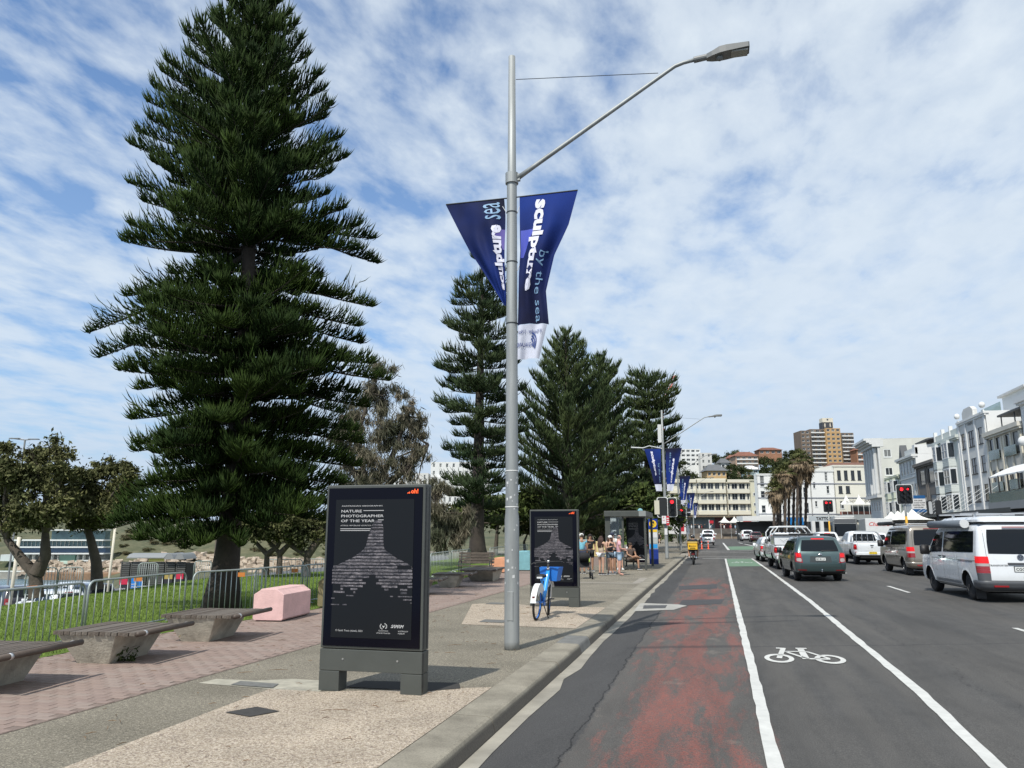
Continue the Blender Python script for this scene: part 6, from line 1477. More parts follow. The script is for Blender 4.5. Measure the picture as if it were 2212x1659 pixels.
# teal wagon
WAG = [(.26, .72, 4.40, .22, .2, .16), (.34, .84, 4.50, .08, .3, .2), (.50, .885, 4.55, .01, .35, .22), (.72, .89, 4.53, .03, .35, .24), (.90, .885, 4.35, .06, .35, .22), (.98, .88, 3.9, .08, .35, .20), (1.02, .87, 3.4, .10, .3, .18), (1.10, .845, 3.25, .14, .25, .16), (1.30, .775, 2.95, .26, .22, .15), (1.50, .70, 2.6, .40, .22, .16), (1.56, .655, 2.45, .46, .22, .18), (1.60, .56, 2.25, .58, .25, .22), (1.62, .35, 1.9, .9, .25, .25)]
def wagon(label, loc, rz, m, name='station_wagon', lv=WAG, wheels=(.92, 3.52), wr=.34, txt=None, pm=plate_w, lit=True, cat='car', rack=False, group='vehicles waiting in the two lanes', rimm=rim_g):
    t, B = car(name, label, cat, loc, rz, lv, m, wheels, wr, rimm, group)
    zb = next(l[0] for l in lv if l[2] < lv[3][2]-.9)  # window line
    zt = lv[-4][0]-.01
    P_(t, B, 'rear_window', car_glass, 'rear', R4(-.66, .66, zb+.05, zt-.02, .10), .006, .08, nu=12)
    L = lv[3][2]
    P_(t, B, 'rear_side_window', car_glass, 'side', [(.50, zb+.08), (1.28, zb+.06), (1.30, zt-.06), (.75, zt-.08)], .006, .05)
    P_(t, B, 'side_window', car_glass, 'side', [(1.36, zb+.06), (2.10, zb+.05), (2.08, zt-.05), (1.37, zt-.05)], .006, .03)
    P_(t, B, 'front_side_window', car_glass, 'side', [(2.18, zb+.05), (3.10, zb+.03), (2.60, zt-.06), (2.15, zt-.05)], .006, .04)
    P_(t, B, 'windscreen', car_glass, 'front', R4(-.62, .62, zb+.1, zt-.05, .08), .006)
    zl = zb-.02
    for s_ in (-1, 1):
        B.patch('rear', [(s_*.62, zl-.34), (s_*.87, zl-.30), (s_*.86, zl+.03), (s_*.66, zl+.03)], .014, 8, 6, .1).build('tail_light', tail_red, t)
        if lit: B.patch('rear', [(s_*.66, zl-.13), (s_*.83, zl-.13), (s_*.83, zl-.0), (s_*.68, zl-.0)], .018, 4, 4, .6).build('brake_light', tail_lit, t)
        B.patch('rear', [(s_*.66, zl-.30), (s_*.82, zl-.28), (s_*.82, zl-.17), (s_*.66, zl-.17)], .018, 4, 4, .5).build('clear_light', tail_clear, t)
        B.patch('rear', [(s_*.50, .395), (s_*.80, .40), (s_*.80, .43), (s_*.50, .425)], .012, 6, 2).build('reflector', tail_red, t)
    B.patch('rear', R4(-.86, .86, .27, .37, .0), .010, 14, 3).build('lower_bumper', trim, t)
    B.patch('rear', R4(-.22, .22, zt+.005, zt+.04, .0), .010, 6, 2).build('high_brake_light', tail_lit if lit else tail_red, t)
    seam(t, B, -.70, .52, -.66, zl-.36); seam(t, B, .70, .52, .66, zl-.36); seam(t, B, -.70, .52, .70, .52)
    B.patch('rear', R4(-.38, .38, zl-.32, zl-.10, .03), .004, 8, 3, .05).build('plate_recess', mat('recess', (.035, .045, .047), .4) if m is teal_p else trim_g, t)
    if txt: plate(t, B, 0, zl-.20, txt, pm, .10, .34, .014)
    mb = MB(); y = B.rear(0, zl-.04)-.01; mb.ball((0, y, zl-.045), .05, 10, sx=1.5, sy=.3, sz=.8); mb.build('badge', chrome, t, smooth=True)
    mb = MB(); y0 = B.rear(.1, zb+.1); mb.tube([(.05, B.rear(.1, zb+.08)-.03, zb+.07), (.52, B.rear(.5, zb+.12)-.03, zb+.09)], [.016, .008], 6); mb.build('wiper', trim, t)
    mirror(t, B, 3.05, zb+.02, m if m is not teal_p else trim, .8)
    for y_ in (1.33, 2.13, 3.05): seam(t, B, y_, .40, y_, zb+.02, 'side', .008)
    if rack:
        mb = MB()
        for y_ in (1.0, 2.2): mb.tube([(-.72, y_, lv[-1][0]+.07), (.72, y_, lv[-1][0]+.07)], .02, 6)
        for s_ in (-1, 1): mb.tube([(s_*.60, .6, lv[-1][0]-.02), (s_*.60, .8, lv[-1][0]+.04), (s_*.60, 2.4, lv[-1][0]+.03)], .022, 6)
        mb.build('roof_rack', trim, t)
    mb = MB(); mb.tube([(0, .25, .36), (0, -.08, .36), (0, -.10, .40)], .022, 6); mb.ball((0, -.10, .43), .028, 8); mb.build('tow_ball', chrome, t, smooth=True)
    return t
wagon('dark teal station wagon with lit brake lights beside the bicycle lane', (3.72, 30.25, RZ(3.7)), math.radians(3.5), teal_p, txt='BC 81 LV', rack=True)
HAT = [(l[0]*.92, l[1]*.965, l[2]*.93, l[3], l[4], l[5]) for l in WAG]
wagon('small white hatchback at the head of the left lane', (3.62, 49.9, RZ(3.6)), math.radians(4), white_p, 'hatchback', HAT, (.85, 3.3), .31, None)
SUV = [(l[0]*1.06, l[1]*1.03, l[2]*1.02, l[3]*.8, l[4], l[5]) for l in WAG]
def atpx(px, f, z=None): q = fwp(px, 1200, f); return (q.x, q.y, RZ(q.x) if z is None else z)
wagon('white car with a dark rear window ahead of the pickup', atpx(1792, 62), .03, white_p, 'car', SUV, (.92, 3.55), .36, None)
wagon('white car mostly hidden between the pickup and the beige van', atpx(1900, 64), .0, white_p, 'car', SUV, (.92, 3.55), .36, None, cat='car')
G2 = 'distant vehicles beyond the crossing'
wagon('white sedan standing behind the orange posts', atpx(1530, 96, .15), -.0, white_p, 'car', HAT, (.85, 3.3), .31, None, lit=False, group=G2)
wagon('tall white car right behind the white sedan', atpx(1532, 106, .35), .0, white_p, 'car', SUV, (.92, 3.55), .36, None, lit=False, group=G2)
wagon('white four wheel drive seen from behind on the far road', atpx(1618, 118, .35), .05, white_p, 'car', SUV, (.92, 3.55), .40, None, lit=False, group=G2)
wagon('dark red hatchback seen from behind on the far road', atpx(1637, 113, .3), .05, paintm('maroon', (.045, .012, .014)), 'car', HAT, (.85, 3.3), .31, None, lit=False, group=G2)
wagon('white car seen side on before the stone wall', atpx(1592, 175, .9), -1.4, white_p, 'car', SUV, (.92, 3.55), .40, None, lit=False, group=G2)
wagon('white utility vehicle parked above the stone wall', atpx(1690, 222, 2.9), -1.5, white_p, 'car', SUV, (.92, 3.55), .40, None, lit=False, group=G2)
# pickup
PU = [(.42, .74, 5.0, .25, .2, .12), (.52, .86, 5.05, .12, .3, .16), (.66, .895, 5.08, .04, .35, .18), (.95, .90, 5.05, .02, .35, .18), (1.06, .895, 4.8, .03, .35, .16), (1.13, .885, 4.2, .05, .3, .14), (1.15, .86, 3.6, .08, .3, .14)]
CAB = [(1.12, .875, 4.05, 1.62, .3, .16), (1.3, .83, 3.7, 1.68, .28, .16), (1.5, .77, 3.35, 1.78, .25, .16), (1.66, .71, 3.1, 1.88, .25, .18), (1.72, .62, 2.95, 1.98, .25, .2), (1.745, .45, 2.7, 2.2, .2, .2)]
def pickup(label, loc, rz, txt=None, bars=True):
    t, B = car('pickup_truck', label, 'pickup', loc, rz, PU, white_p, (1.05, 4.05), .375, rim_g)
    mb = MB(); Cb = Body(CAB); Cb.mesh(mb); o = mb.build('cab', white_p, t); sharp(o.data)
    P_(t, Cb, 'rear_window', car_glass, 'rear', R4(-.60, .60, 1.20, 1.60, .07), .006, .12, nu=12)
    P_(t, Cb, 'rear_side_window', car_glass, 'side', [(1.85, 1.2), (2.55, 1.18), (2.5, 1.62), (2.05, 1.62)], .006, .06)
    P_(t, Cb, 'front_side_window', car_glass, 'side', [(2.64, 1.18), (3.62, 1.16), (3.12, 1.6), (2.58, 1.62)], .006, .06)
    for s_ in (-1, 1):
        B.patch('rear', [(s_*.74, .78), (s_*.90, .78), (s_*.89, 1.06), (s_*.75, 1.06)], .016, 6, 6, .35).build('tail_light', tail_red, t)
        B.patch('rear', [(s_*.78, .90), (s_*.86, .90), (s_*.86, .98), (s_*.78, .98)], .022, 3, 3, .8).build('brake_light', tail_lit, t)
        B.patch('rear', [(s_*.72, .60), (s_*.84, .60), (s_*.84, .66), (s_*.72, .66)], .03, 3, 3, .8).build('fog_light', tail_red, t)
    seam(t, B, -.70, .70, -.70, 1.12); seam(t, B, .70, .70, .70, 1.12); seam(t, B, -.70, .70, .70, .70)
    mb = MB(); mb.box(-.82, .82, -.10, .12, .50, .64); mb.build('step_bumper', white_p, t, bevel=.02)
    mb = MB(); mb.box(-.6, .6, -.05, .5, .34, .50); mb.build('chassis', well, t)
    mb = MB(); mb.box(-.78, .78, .10, 1.6, 1.135, 1.165); mb.build('tray_cover', trim, t)
    mb = MB(); mb.box(-.08, .08, -.005, .03, .985, 1.02); mb.build('tailgate_handle', trim, t)
    mb = MB(); y = B.rear(0, .9)-.008
    for k in range(3):
        a = PI/2+2*PI*k/3; c = (math.cos(a)*.035, .90+math.sin(a)*.035); u = (math.cos(a), math.sin(a)); n_ = (-u[1], u[0])
        mb.add([(c[0]-u[0]*.035, y, c[1]-u[1]*.035), (c[0]+n_[0]*.02, y, c[1]+n_[1]*.02), (c[0]+u[0]*.035, y, c[1]+u[1]*.035), (c[0]-n_[0]*.02, y, c[1]-n_[1]*.02)], [(0, 1, 2, 3)])
    mb.build('emblem', trim_g, t, recalc=False)
    if txt:
        mb = MB(); mb.box(-.19, .19, -.125, -.105, .56, .67); o = mb.build('number_plate', plate_y, t); mb = MB(); write(mb, txt, lambda a, b: (a, -.128, b), 0, .585, w=.33, h=.06, bold=.02, align='c'); mb.build('characters', ink_k, o, recalc=False)
    mirror(t, Cb, 3.5, 1.2, white_p, .9)
    if bars:
        for yy in (1.35, 1.60):
            mb = MB(); mb.tube([(-.80, yy-.25, 1.12), (-.66, yy, 1.62), (-.55, yy+.02, 1.70), (.55, yy+.02, 1.70), (.66, yy, 1.62), (.80, yy-.25, 1.12)], .03, 8); mb.build('sports_bar', mat('bar_silver', (.5, .51, .52), .35, metal=.6), t, smooth=True)
        for k in range(4):
            mb = MB(); mb.tube([(-.45+k*.30, 1.55, 1.16), (-.40+k*.27, 1.60, 1.62)], .014, 6); mb.build('guard_bar', mat('bar_silver', (.5, .51, .52), .35, metal=.6), t)
    return t
pickup('white pickup truck with a chrome sports bar in the right lane', (8.05, 44.6, RZ(8.0)), math.radians(2), 'BE 37 CJ')
t = pickup('white work ute with a tall ladder rack behind the teal wagon', (3.70, 39.6, RZ(3.7)), math.radians(3), None, False)
mb = MB()
for yy in (.1, 1.5, 3.4): mb.tube([(-.84, yy, 1.1), (-.84, yy, 1.75), (-.62, yy, 2.02), (.62, yy, 2.02), (.84, yy, 1.75), (.84, yy, 1.1)], .032, 8)
for s_ in (-1, 1): mb.tube([(s_*.7, .1, 1.98), (s_*.7, 3.4, 1.98)], .025, 6)
mb.build('ladder_rack', mat('rack_white', (.6, .62, .62), .4), t, smooth=True)
mb = MB(); mb.box(-.86, .86, .02, 1.5, 1.15, 1.62); mb.build('tray_canopy', white_p, t, bevel=.02)
mb = MB(); mb.box(-.90, .90, -.06, .2, 1.60, 1.66); mb.build('canopy_lid', trim, t)
mb = MB()
for k in range(14):
    for j in range(3):
        if (k+j) % 2: mb.box(-.62+k*.09, -.62+k*.09+.075, .08, .095, 1.72+j*.07, 1.72+j*.07+.06)
mb.build('mesh_screen', trim, t)
mb = MB(); mb.tube([(-.6, -.03, 1.42), (-.45, -.03, 1.32), (-.3, -.03, 1.42), (-.15, -.03, 1.32), (0, -.03, 1.42), (.15, -.03, 1.32), (.3, -.03, 1.42)], .006, 4); mb.build('cargo_cord', trim, t)
# bus, nose towards the camera
q = fwp(1831, 1200, 85)
t = thing('bus', 'city bus with a big dark windscreen facing the camera', 'bus', (q.x, q.y, .25), -.10, None)
BUS = [(.30, 1.22, 11.8, .05, .25, .22), (.8, 1.25, 11.9, .0, .28, .24), (1.2, 1.25, 11.9, .0, .28, .24), (2.2, 1.24, 11.9, .06, .28, .24), (2.9, 1.22, 11.8, .14, .28, .26), (3.05, 1.12, 11.6, .24, .3, .3), (3.10, .9, 11.3, .5, .3, .3)]
B = Body(BUS); mb = MB(); B.mesh(mb); o = mb.build('body', mat('bus_grey', (.20, .21, .21), .4), t); sharp(o.data)
P_(t, B, 'windscreen', car_glass, 'rear', R4(-1.12, 1.12, 1.05, 2.38, .02), .012, .08, nu=12)
P_(t, B, 'destination_board', trim_g, 'rear', R4(-1.08, 1.08, 2.44, 2.88, .02), .012, .04, nu=12)
P_(t, B, 'side_windows', mat('bus_glass', (.05, .055, .06), .15), 'side', [(.9, 1.2), (11.2, 1.2), (11.2, 2.5), (.9, 2.5)], .01)
mb = MB(); mb.box(-1.0, 1.0, .5, 10, 3.08, 3.25); mb.build('roof_pod', mat('pod_white', (.55, .56, .55), .5), t, bevel=.04)
P_(t, B, 'front_panel', mat('bus_white', (.5, .52, .52), .4), 'rear', R4(-1.18, 1.18, .35, 1.0, .0), .010, .04)
for s_ in (-1, 1):
    mb = MB(); mb.tube([(s_*1.1, -.05, 2.6), (s_*1.45, -.2, 2.5), (s_*1.45, -.2, 2.2)], .03, 6); mb.obox((s_*1.45, -.2, 2.0), (.18, .08, .4)); mb.build('mirror', trim, t)
    for wy in (2.6, 8.8): add_wheel(t, s_*1.08, wy, .48, .28, rim_g, s_)
# food truck behind
q = fwp(1905, 1200, 72)
t = thing('box_truck', 'white box truck with red script lettering behind the pickup', 'truck', (q.x, q.y, RZ(q.x)), -.06)
mb = MB(); mb.box(-1.15, 1.15, 0, 5.2, 1.0, 3.05); mb.build('box_body', mat('truck_white', (.60, .61, .60), .5, var=.1), t, bevel=.03)
mb = MB(); mb.box(-1.17, -1.15, .1, 5.1, 1.05, 3.0); mb.build('side_panel', mat('truck_grey', (.35, .36, .34), .6, var=.15), t)
mb = MB(); mb.box(-1.0, 1.0, 5.2, 6.8, .5, 2.4); mb.build('cab', white_p, t, bevel=.08)
mb = MB(); write(mb, 'Chandra', lambda a, b: (a, -.012, b), -.85, 2.35, w=1.7, bold=.01, shear=.3); mb.build('lettering', mat('script_red', (.55, .05, .04), .5), t, recalc=False)
for s_ in (-1, 1):
    for wy in (1.4, 5.6): add_wheel(t, s_*.98, wy, .42, .25, rim_g, s_)
# low posts
post_o = mat('post_orange', (.75, .09, .03), .5)
for px, lb in ((1517, 'left orange flexible post in front of the white sedan'), (1531, 'right orange flexible post in front of the white sedan')):
    q = fwp(px, 1200, 86); t = thing('flexible_post', lb, 'bollard', (q.x, q.y, -.10), 0, 'orange flexible posts'); mb = MB(); mb.lathe([(.16, 0), (.14, .05), (.06, .08), (.05, .85), (.03, .9)], (0, 0, 0), 10); mb.build('post', post_o, t, smooth=True)
    mb = MB(); mb.lathe([(.058, .55), (.057, .68)], (0, 0, 0), 10); mb.build('reflective_band', ink_white, t)
# cars in the beach car park, roofs above the lawn
for i, (px, f, mm, lb) in enumerate(((60, 44, dark_p, 'dark car roof far left beyond the lawn'), (118, 45, silver_p, 'silver car roof beyond the lawn left of the first beach tree'), (165, 41, white_p, 'white car roof between the two beach trees'), (195, 47, white_p, 'second white car roof behind the barrier joint'), (232, 46, dark_p, 'dark car roof right of the second beach tree'), (640, 48, dark_p, 'dark car under the broad forked tree'), (690, 46, white_p, 'white car beside the left edge of the near display panel'), (585, 47, silver_p, 'silver car beyond the lawn behind the forked trees'),
        (960, 74, white_p, 'white car below the tan slope right of the panel'), (1000, 76, silver_p, 'silver car below the tan slope'), (1075, 76, white_p, 'white van like car behind the backed bench'))):
    wagon(lb, atpx(px, f, -2.95), 1.2, mm, 'parked_car', SUV, (.92, 3.55), .36, None, lit=False, group='cars in the beach car park')
# ================================================================ PEOPLE
skin_m = [mat('skin_light', (.50, .30, .21), .55, var=.1, scale=6), mat('skin_tan', (.36, .20, .125), .55, var=.1, scale=6), mat('skin_pink', (.55, .30, .235), .55, var=.1, scale=6)]
def skinned(verts, edges, rad, name, m, t, root=0, lv=1):
    me = bpy.data.meshes.new(name); me.from_pydata([tuple(v) for v in verts], edges, [])
    o = bpy.data.objects.new(name, me); COL.objects.link(o)
    md = o.modifiers.new('s', 'SKIN'); md.use_smooth_shade = True; md.branch_smoothing = 0.6
    o.modifiers.new('u', 'SUBSURF').levels = lv
    for i, v in enumerate(me.skin_vertices[0].data):
        r_ = rad[i]; v.radius = r_ if isinstance(r_, tuple) else (r_, r_); v.use_root = (i == root)
    bpy.context.view_layer.update()
    m2 = bpy.data.meshes.new_from_object(o.evaluated_get(bpy.context.evaluated_depsgraph_get())); m2.name = name
    bpy.data.objects.remove(o); m2.materials.clear(); m2.materials.append(m)
    return place(m2, name, t)
def person(label, loc, rz, h=1.70, J=None, skin=0, top=None, sleeve=.5, bottom=None, leg=.5, hair=None, hair_len=0, shoes=None, hat=None, glasses=False, slim=1.0, bag=False, group='people on the footpath', bare_back=False, lv=1):
    """joints in units of height, x = right, y = forward; J overrides the standing pose"""
    t = thing('person', label, 'person', loc, rz, group)
    P = dict(pel=(0, 0, .53), spi=(0, .005, .62), che=(0, .0, .74), nec=(0, .0, .83), hed=(0, .015, .885), top_=(0, .01, .965),
             shl=(-.105, 0, .80), shr=(.105, 0, .80), ell=(-.135, -.01, .635), elr=(.135, -.01, .635), wrl=(-.14, .04, .50), wrr=(.14, .04, .50),
             hpl=(-.052, 0, .51), hpr=(.052, 0, .51), knl=(-.055, .01, .285), knr=(.055, .01, .285), anl=(-.055, -.01, .045), anr=(.055, -.01, .045), tol=(-.06, .095, .018), tor=(.06, .095, .018))
    if J: P.update(J)
    V = {k: Vector(v)*h for k, v in P.items() if k != 'look'}
    vs = []; es = []; rs = []; ix = {}
    def av(k, p, r_): ix[k] = len(vs); vs.append(p); rs.append(tuple(q*h*slim if i < 9 else q for i, q in enumerate(r_)) if isinstance(r_, tuple) else r_*h*slim); return ix[k]
    for k, r_ in (('pel', (.082, .062)), ('spi', (.068, .052)), ('che', (.082, .060)), ('nec', .030), ('hed', (.044, .052)), ('top_', (.034, .042)), ('shl', .036), ('shr', .036), ('ell', .024), ('elr', .024), ('wrl', .016), ('wrr', .016),
                  ('hpl', .052), ('hpr', .052), ('knl', .034), ('knr', .034), ('anl', .021), ('anr', .021), ('tol', (.022, .014)), ('tor', (.022, .014))): av(k, V[k], r_)
    E = [('pel', 'spi'), ('spi', 'che'), ('che', 'nec'), ('nec', 'hed'), ('hed', 'top_'), ('che', 'shl'), ('che', 'shr'), ('shl', 'ell'), ('shr', 'elr'), ('ell', 'wrl'), ('elr', 'wrr'), ('pel', 'hpl'), ('pel', 'hpr'), ('hpl', 'knl'), ('hpr', 'knr'), ('knl', 'anl'), ('knr', 'anr'), ('anl', 'tol'), ('anr', 'tor')]
    es = [(ix[a], ix[b]) for a, b in E]
    # calves and hands with five fingers
    for s_ in 'lr':
        w, e = V['wr'+s_], V['el'+s_]; d = (w-e).normalized(); side_ = d.cross(Vector((0, 0, 1)))
        side_ = side_.normalized() if side_.length > .1 else Vector((0, 1, 0)); up_ = side_.cross(d)
        pm = av('pa'+s_, w + d*.038*h, (.020, .011)); es.append((ix['wr'+s_], pm))
        for f, (off, ln) in enumerate(((-.016, .036), (-.0055, .042), (.0055, .040), (.016, .032))):
            a = av('f%d%s' % (f, s_), w + d*.058*h + side_*off*h, .0052); b = av('g%d%s' % (f, s_), w + d*(.058+ln*.75)*h + side_*off*h - up_*.012*h, .0045); es += [(pm, a), (a, b)]
        a = av('th'+s_, w + d*.040*h - side_*.024*h, .0058); b = av('ti'+s_, w + d*.062*h - side_*.028*h - up_*.008*h, .005); es += [(pm, a), (a, b)]
    skinned(vs, es, rs, 'body', skin_m[skin], t, 0, lv)
    hd = V['hed']; fx = P.get('look', 0)
    F = Matrix.Rotation(fx, 3, 'Z')
    def hp(x, y, z): return hd + F @ Vector((x, y, z))*h
    mb = MB(); mb.ball(hp(0, .050, -.006), .010*h, 6, sz=1.3); mb.build('nose', skin_m[skin], t, smooth=True)
    for s_ in (-1, 1):
        mb = MB(); mb.ball(hp(s_*.046, .0, .0), .012*h, 6, sx=.5, sz=1.3); mb.build('ear', skin_m[skin], t, smooth=True)
        if not glasses: mb = MB(); mb.ball(hp(s_*.018, .045, .010), .0055*h, 6); mb.build('eye', ink_k, t, smooth=True)
    mb = MB(); mb.obox(hp(0, .046, -.030), (.026*h, .006*h, .005*h), fx); mb.build('mouth', mat('lip', (.32, .10, .09), .6), t)
    if glasses: mb = MB(); mb.obox(hp(0, .046, .012), (.085*h, .014*h, .026*h), fx); mb.build('sunglasses', ink_k, t, bevel=.006)
    if hair:
        hm = mat('hair_%d%d' % (int(hair[0]*999), int(hair[2]*999)), hair, .8, var=.4, scale=12)
        mb = MB(); mb.ball(hp(0, -.010, .030), .052*h, 12, sx=.98, sy=1.10, sz=.98)
        if hair_len: 
            for k in range(9):
                a = PI*(1.0+k/8); x0 = math.cos(a)*.046; y0 = math.sin(a)*.046; wv = .012*math.sin(k*2.3)
                mb.tube([hp(x0, y0-.005, .03), hp(x0*1.3+wv, y0*1.2-.012, -.05), hp(x0*1.5-wv, y0*1.2-.02, -.05-hair_len*.55), hp(x0*1.2+wv, y0-.015, -.05-hair_len)], [.018*h, .021*h, .018*h, .004*h], 6)
        mb.build('hair', hm, t, smooth=True)
    if hat:
        c, brim = hat; mb = MB(); mb.ball(hp(0, -.004, .034), .058*h, 12, sz=.9)
        if brim: mb.ball(hp(0, .045, .030), .045*h, 10, sz=.10, sx=.95, sy=1.0)
        else: mb.ball(hp(0, .0, .028), .075*h, 12, sz=.08)
        mb.build('cap', c, t, smooth=True)
    if top:
        tv = [V['pel']+Vector((0, 0, .015))*h, V['spi'], V['che'], V['nec']-Vector((0, 0, .018))*h]; tr = [(.092*h*slim, .072*h*slim), (.080*h*slim, .064*h*slim), (.092*h*slim, .070*h*slim), .036*h]
        te = [(0, 1), (1, 2), (2, 3)]
        if bare_back: tv = tv[1:3]; tr = tr[1:3]; te = [(0, 1)]
        if sleeve:
            for s_ in 'lr':
                a = len(tv); tv += [V['sh'+s_], V['sh'+s_].lerp(V['el'+s_], sleeve)]; tr += [.048*h*slim, .040*h*slim]; te += [(2, a), (a, a+1)]
                if sleeve > .9: tv.append(V['el'+s_].lerp(V['wr'+s_], .85)); tr.append(.026*h); te.append((a+1, a+2))
        skinned(tv, te, tr, 'shirt', top, t, 0, lv)
    if bottom:
        tv = [V['pel']+Vector((0, 0, .02))*h, V['hpl'], V['hpr']]; tr = [(.090*h*slim, .070*h*slim), .062*h*slim, .062*h*slim]; te = [(0, 1), (0, 2)]
        for i, s_ in enumerate('lr'):
            tv.append(V['hp'+s_].lerp(V['kn'+s_], min(1, leg))); tr.append(.052*h*slim if leg < .9 else .045*h); te.append((1+i, 3+i))
        skinned(tv, te, tr, 'shorts', bottom, t, 0, lv)
    if shoes:
        for s_ in 'lr':
            a, b = V['an'+s_], V['to'+s_]; d = (b-a); d.z = 0; d = d.normalized()
            an = math.atan2(d.y, d.x)-PI/2; low = min(a.z-.03*h, b.z-.008*h)
            mb = MB(); c = (a+b)/2; mb.obox((c.x, c.y, max(.012, low+.012)), (.060*h, .150*h, .016*h), an); o = mb.build('sole', mat('sole_white', (.6, .6, .58), .7), t, bevel=.006)
            mb = MB(); mb.ball((c.x+d.x*.018*h, c.y+d.y*.018*h, c.z+.002*h), .030*h, 10, sx=1, sy=1, sz=.8); mb.ball((a.x, a.y, a.z-.008*h), .029*h, 10, sz=1.2)
            mb.tube([a-Vector((0, 0, .015*h)), b+Vector((0, 0, .004*h))], [.027*h, .024*h], 10); mb.build('shoe', shoes, t, smooth=True)
    return t, V
C_ = lambda n, c, r_=.85: mat('cloth_'+n, c, r_, var=.15, scale=8, bump=.25, bscale=30)
pinkc, whitec, denim, denim_d, blackc, navyc = C_('pink', (.62, .36, .40)), C_('white', (.66, .66, .64)), C_('denim', (.34, .45, .55)), C_('denim_dark', (.10, .145, .19)), C_('black', (.012, .012, .014)), C_('navy', (.02, .025, .05))
shoe_w, shoe_k = C_('shoe_white', (.55, .55, .53)), C_('shoe_black', (.03, .03, .035))
# the man in pink looks back towards the camera, forearm forward with a cup
t, V = person('person in a pink polo shirt and pale blue shorts holding a white cup', (-3.72, 31.9, 0), math.radians(-75), 1.66,
    dict(elr=(.13, .02, .635), wrr=(.07, .15, .625), ell=(-.13, .0, .64), wrl=(-.04, .15, .60), look=math.radians(-75), hed=(0.012, .02, .885), top_=(0.008, .012, .965), knl=(-.05, .03, .285), tol=(-.055, .10, .018)), 2, pinkc, .62, C_('pale_blue', (.38, .52, .66)), .80, None, 0, None, slim=1.12)
mb = MB(); c = V['wrr']; mb.lathe([(.030, -.02), (.038, .09)], (c.x-.02, c.y+.06, c.z), 12); mb.build('cup', ink_white, t, smooth=True)
mb = MB(); 
mb.ball((V['hed'].x, V['hed'].y-.03, V['hed'].z+.03), .078, 10, sz=.95); mb.build('short_hair', C_('grey_hair', (.20, .16, .14)), t, smooth=True)
person('person with long dark hair, bare back and white denim shorts seen from behind', (-4.42, 31.75, 0), math.radians(-35), 1.62, dict(elr=(.12, .05, .64), wrr=(.07, .13, .60), ell=(-.11, .04, .64), wrl=(-.03, .13, .60)), 0, C_('tan_top', (.50, .40, .30)), 0, C_('white_denim', (.58, .60, .62)), .42, (.05, .025, .018), .20, shoe_k, None, slim=.98)
t, V = person('person in white cap, sunglasses, black top and denim skirt looking at a phone', (-4.12, 32.3, 0), math.radians(-150), 1.64, dict(elr=(.13, .05, .66), wrr=(.03, .15, .69), ell=(-.13, .05, .66), wrl=(-.03, .15, .69), look=math.radians(10)), 0, blackc, 0, denim_d, .55, (.06, .03, .02), .12, shoe_k, (whitec, True), True, .95)
mb = MB(); c = (V['wrr']+V['wrl'])/2; mb.obox((c.x, c.y+.06, c.z+.03), (.07, .012, .14), 0); mb.build('phone', ink_k, t)
person('person in white t shirt and dark cap standing behind the group', (-4.15, 33.3, 0), math.radians(160), 1.76, dict(elr=(.15, .03, .64), wrr=(.12, .12, .58)), 1, whitec, .55, blackc, .75, None, 0, C_('shoe_grey', (.30, .30, .31)), (navyc, True), slim=1.05)
person('person in black top with dark hair left of the group', (-5.3, 34.6, 0), math.radians(200), 1.70, dict(elr=(.15, .05, .66), wrr=(.08, .12, .70)), 1, blackc, .6, blackc, .8, (.02, .012, .01), .05, shoe_k, None, slim=1.05)
person('person in light blue t shirt and white cap beside the second display panel', (-5.35, 32.6, 0), math.radians(20), 1.72, None, 1, C_('sky_blue', (.20, .50, .62)), .5, navyc, .7, (.1, .08, .06), 0, shoe_k, (whitec, True))
SIT = dict(pel=(0, -.02, .27), spi=(0, -.035, .36), che=(0, -.03, .48), nec=(0, -.02, .57), hed=(0, .0, .625), top_=(0, 0, .70), shl=(-.105, -.02, .54), shr=(.105, -.02, .54), ell=(-.13, .03, .40), elr=(.13, .03, .40), wrl=(-.06, .15, .34), wrr=(.06, .15, .34),
           hpl=(-.05, 0, .26), hpr=(.05, 0, .26), knl=(-.06, .25, .28), knr=(.07, .25, .29), anl=(-.05, .27, .045), anr=(.08, .30, .045), tol=(-.05, .37, .018), tor=(.08, .40, .018))
person('person sitting in the bus shelter with one leg crossed over the other', (-3.75, 36.85, 0), math.radians(-140), 1.76, dict(SIT, knr=(.02, .26, .36), anr=(-.12, .27, .30), tor=(-.17, .33, .27)), 1, C_('brown_top', (.12, .085, .07)), .6, C_('brown_shorts', (.13, .095, .075)), .7, (.05, .03, .02), 0, shoe_k, None, slim=1.0)
person('person in white sneakers sitting farther inside the bus shelter', (-4.30, 36.85, 0), math.radians(-165), 1.68, SIT, 0, C_('grey_top', (.15, .15, .16)), .6, navyc, .6, (.06, .04, .03), .06, shoe_w, None)
WALK = dict(knl=(-.05, .07, .285), anl=(-.05, .10, .06), tol=(-.05, .18, .03), knr=(.05, .0, .28), anr=(.05, -.12, .07), tor=(.05, -.05, .018), wrl=(-.14, -.06, .51), wrr=(.14, .10, .52))
q = fwp(1385, 1180, 100); person('person in black shorts and grey singlet walking towards the camera', (q.x, q.y, 0), math.radians(180), 1.66, WALK, 0, C_('grey_singlet', (.30, .29, .29)), 0, blackc, .35, (.12, .08, .05), 0, shoe_k, (whitec, True), lv=0)
q = fwp(1412, 1180, 112); person('person with a blue skirt walking beside the black clad walker', (q.x, q.y, 0), math.radians(170), 1.62, WALK, 1, blackc, .3, C_('blue_skirt', (.05, .16, .28)), .6, (.05, .03, .02), .1, shoe_k, lv=0)
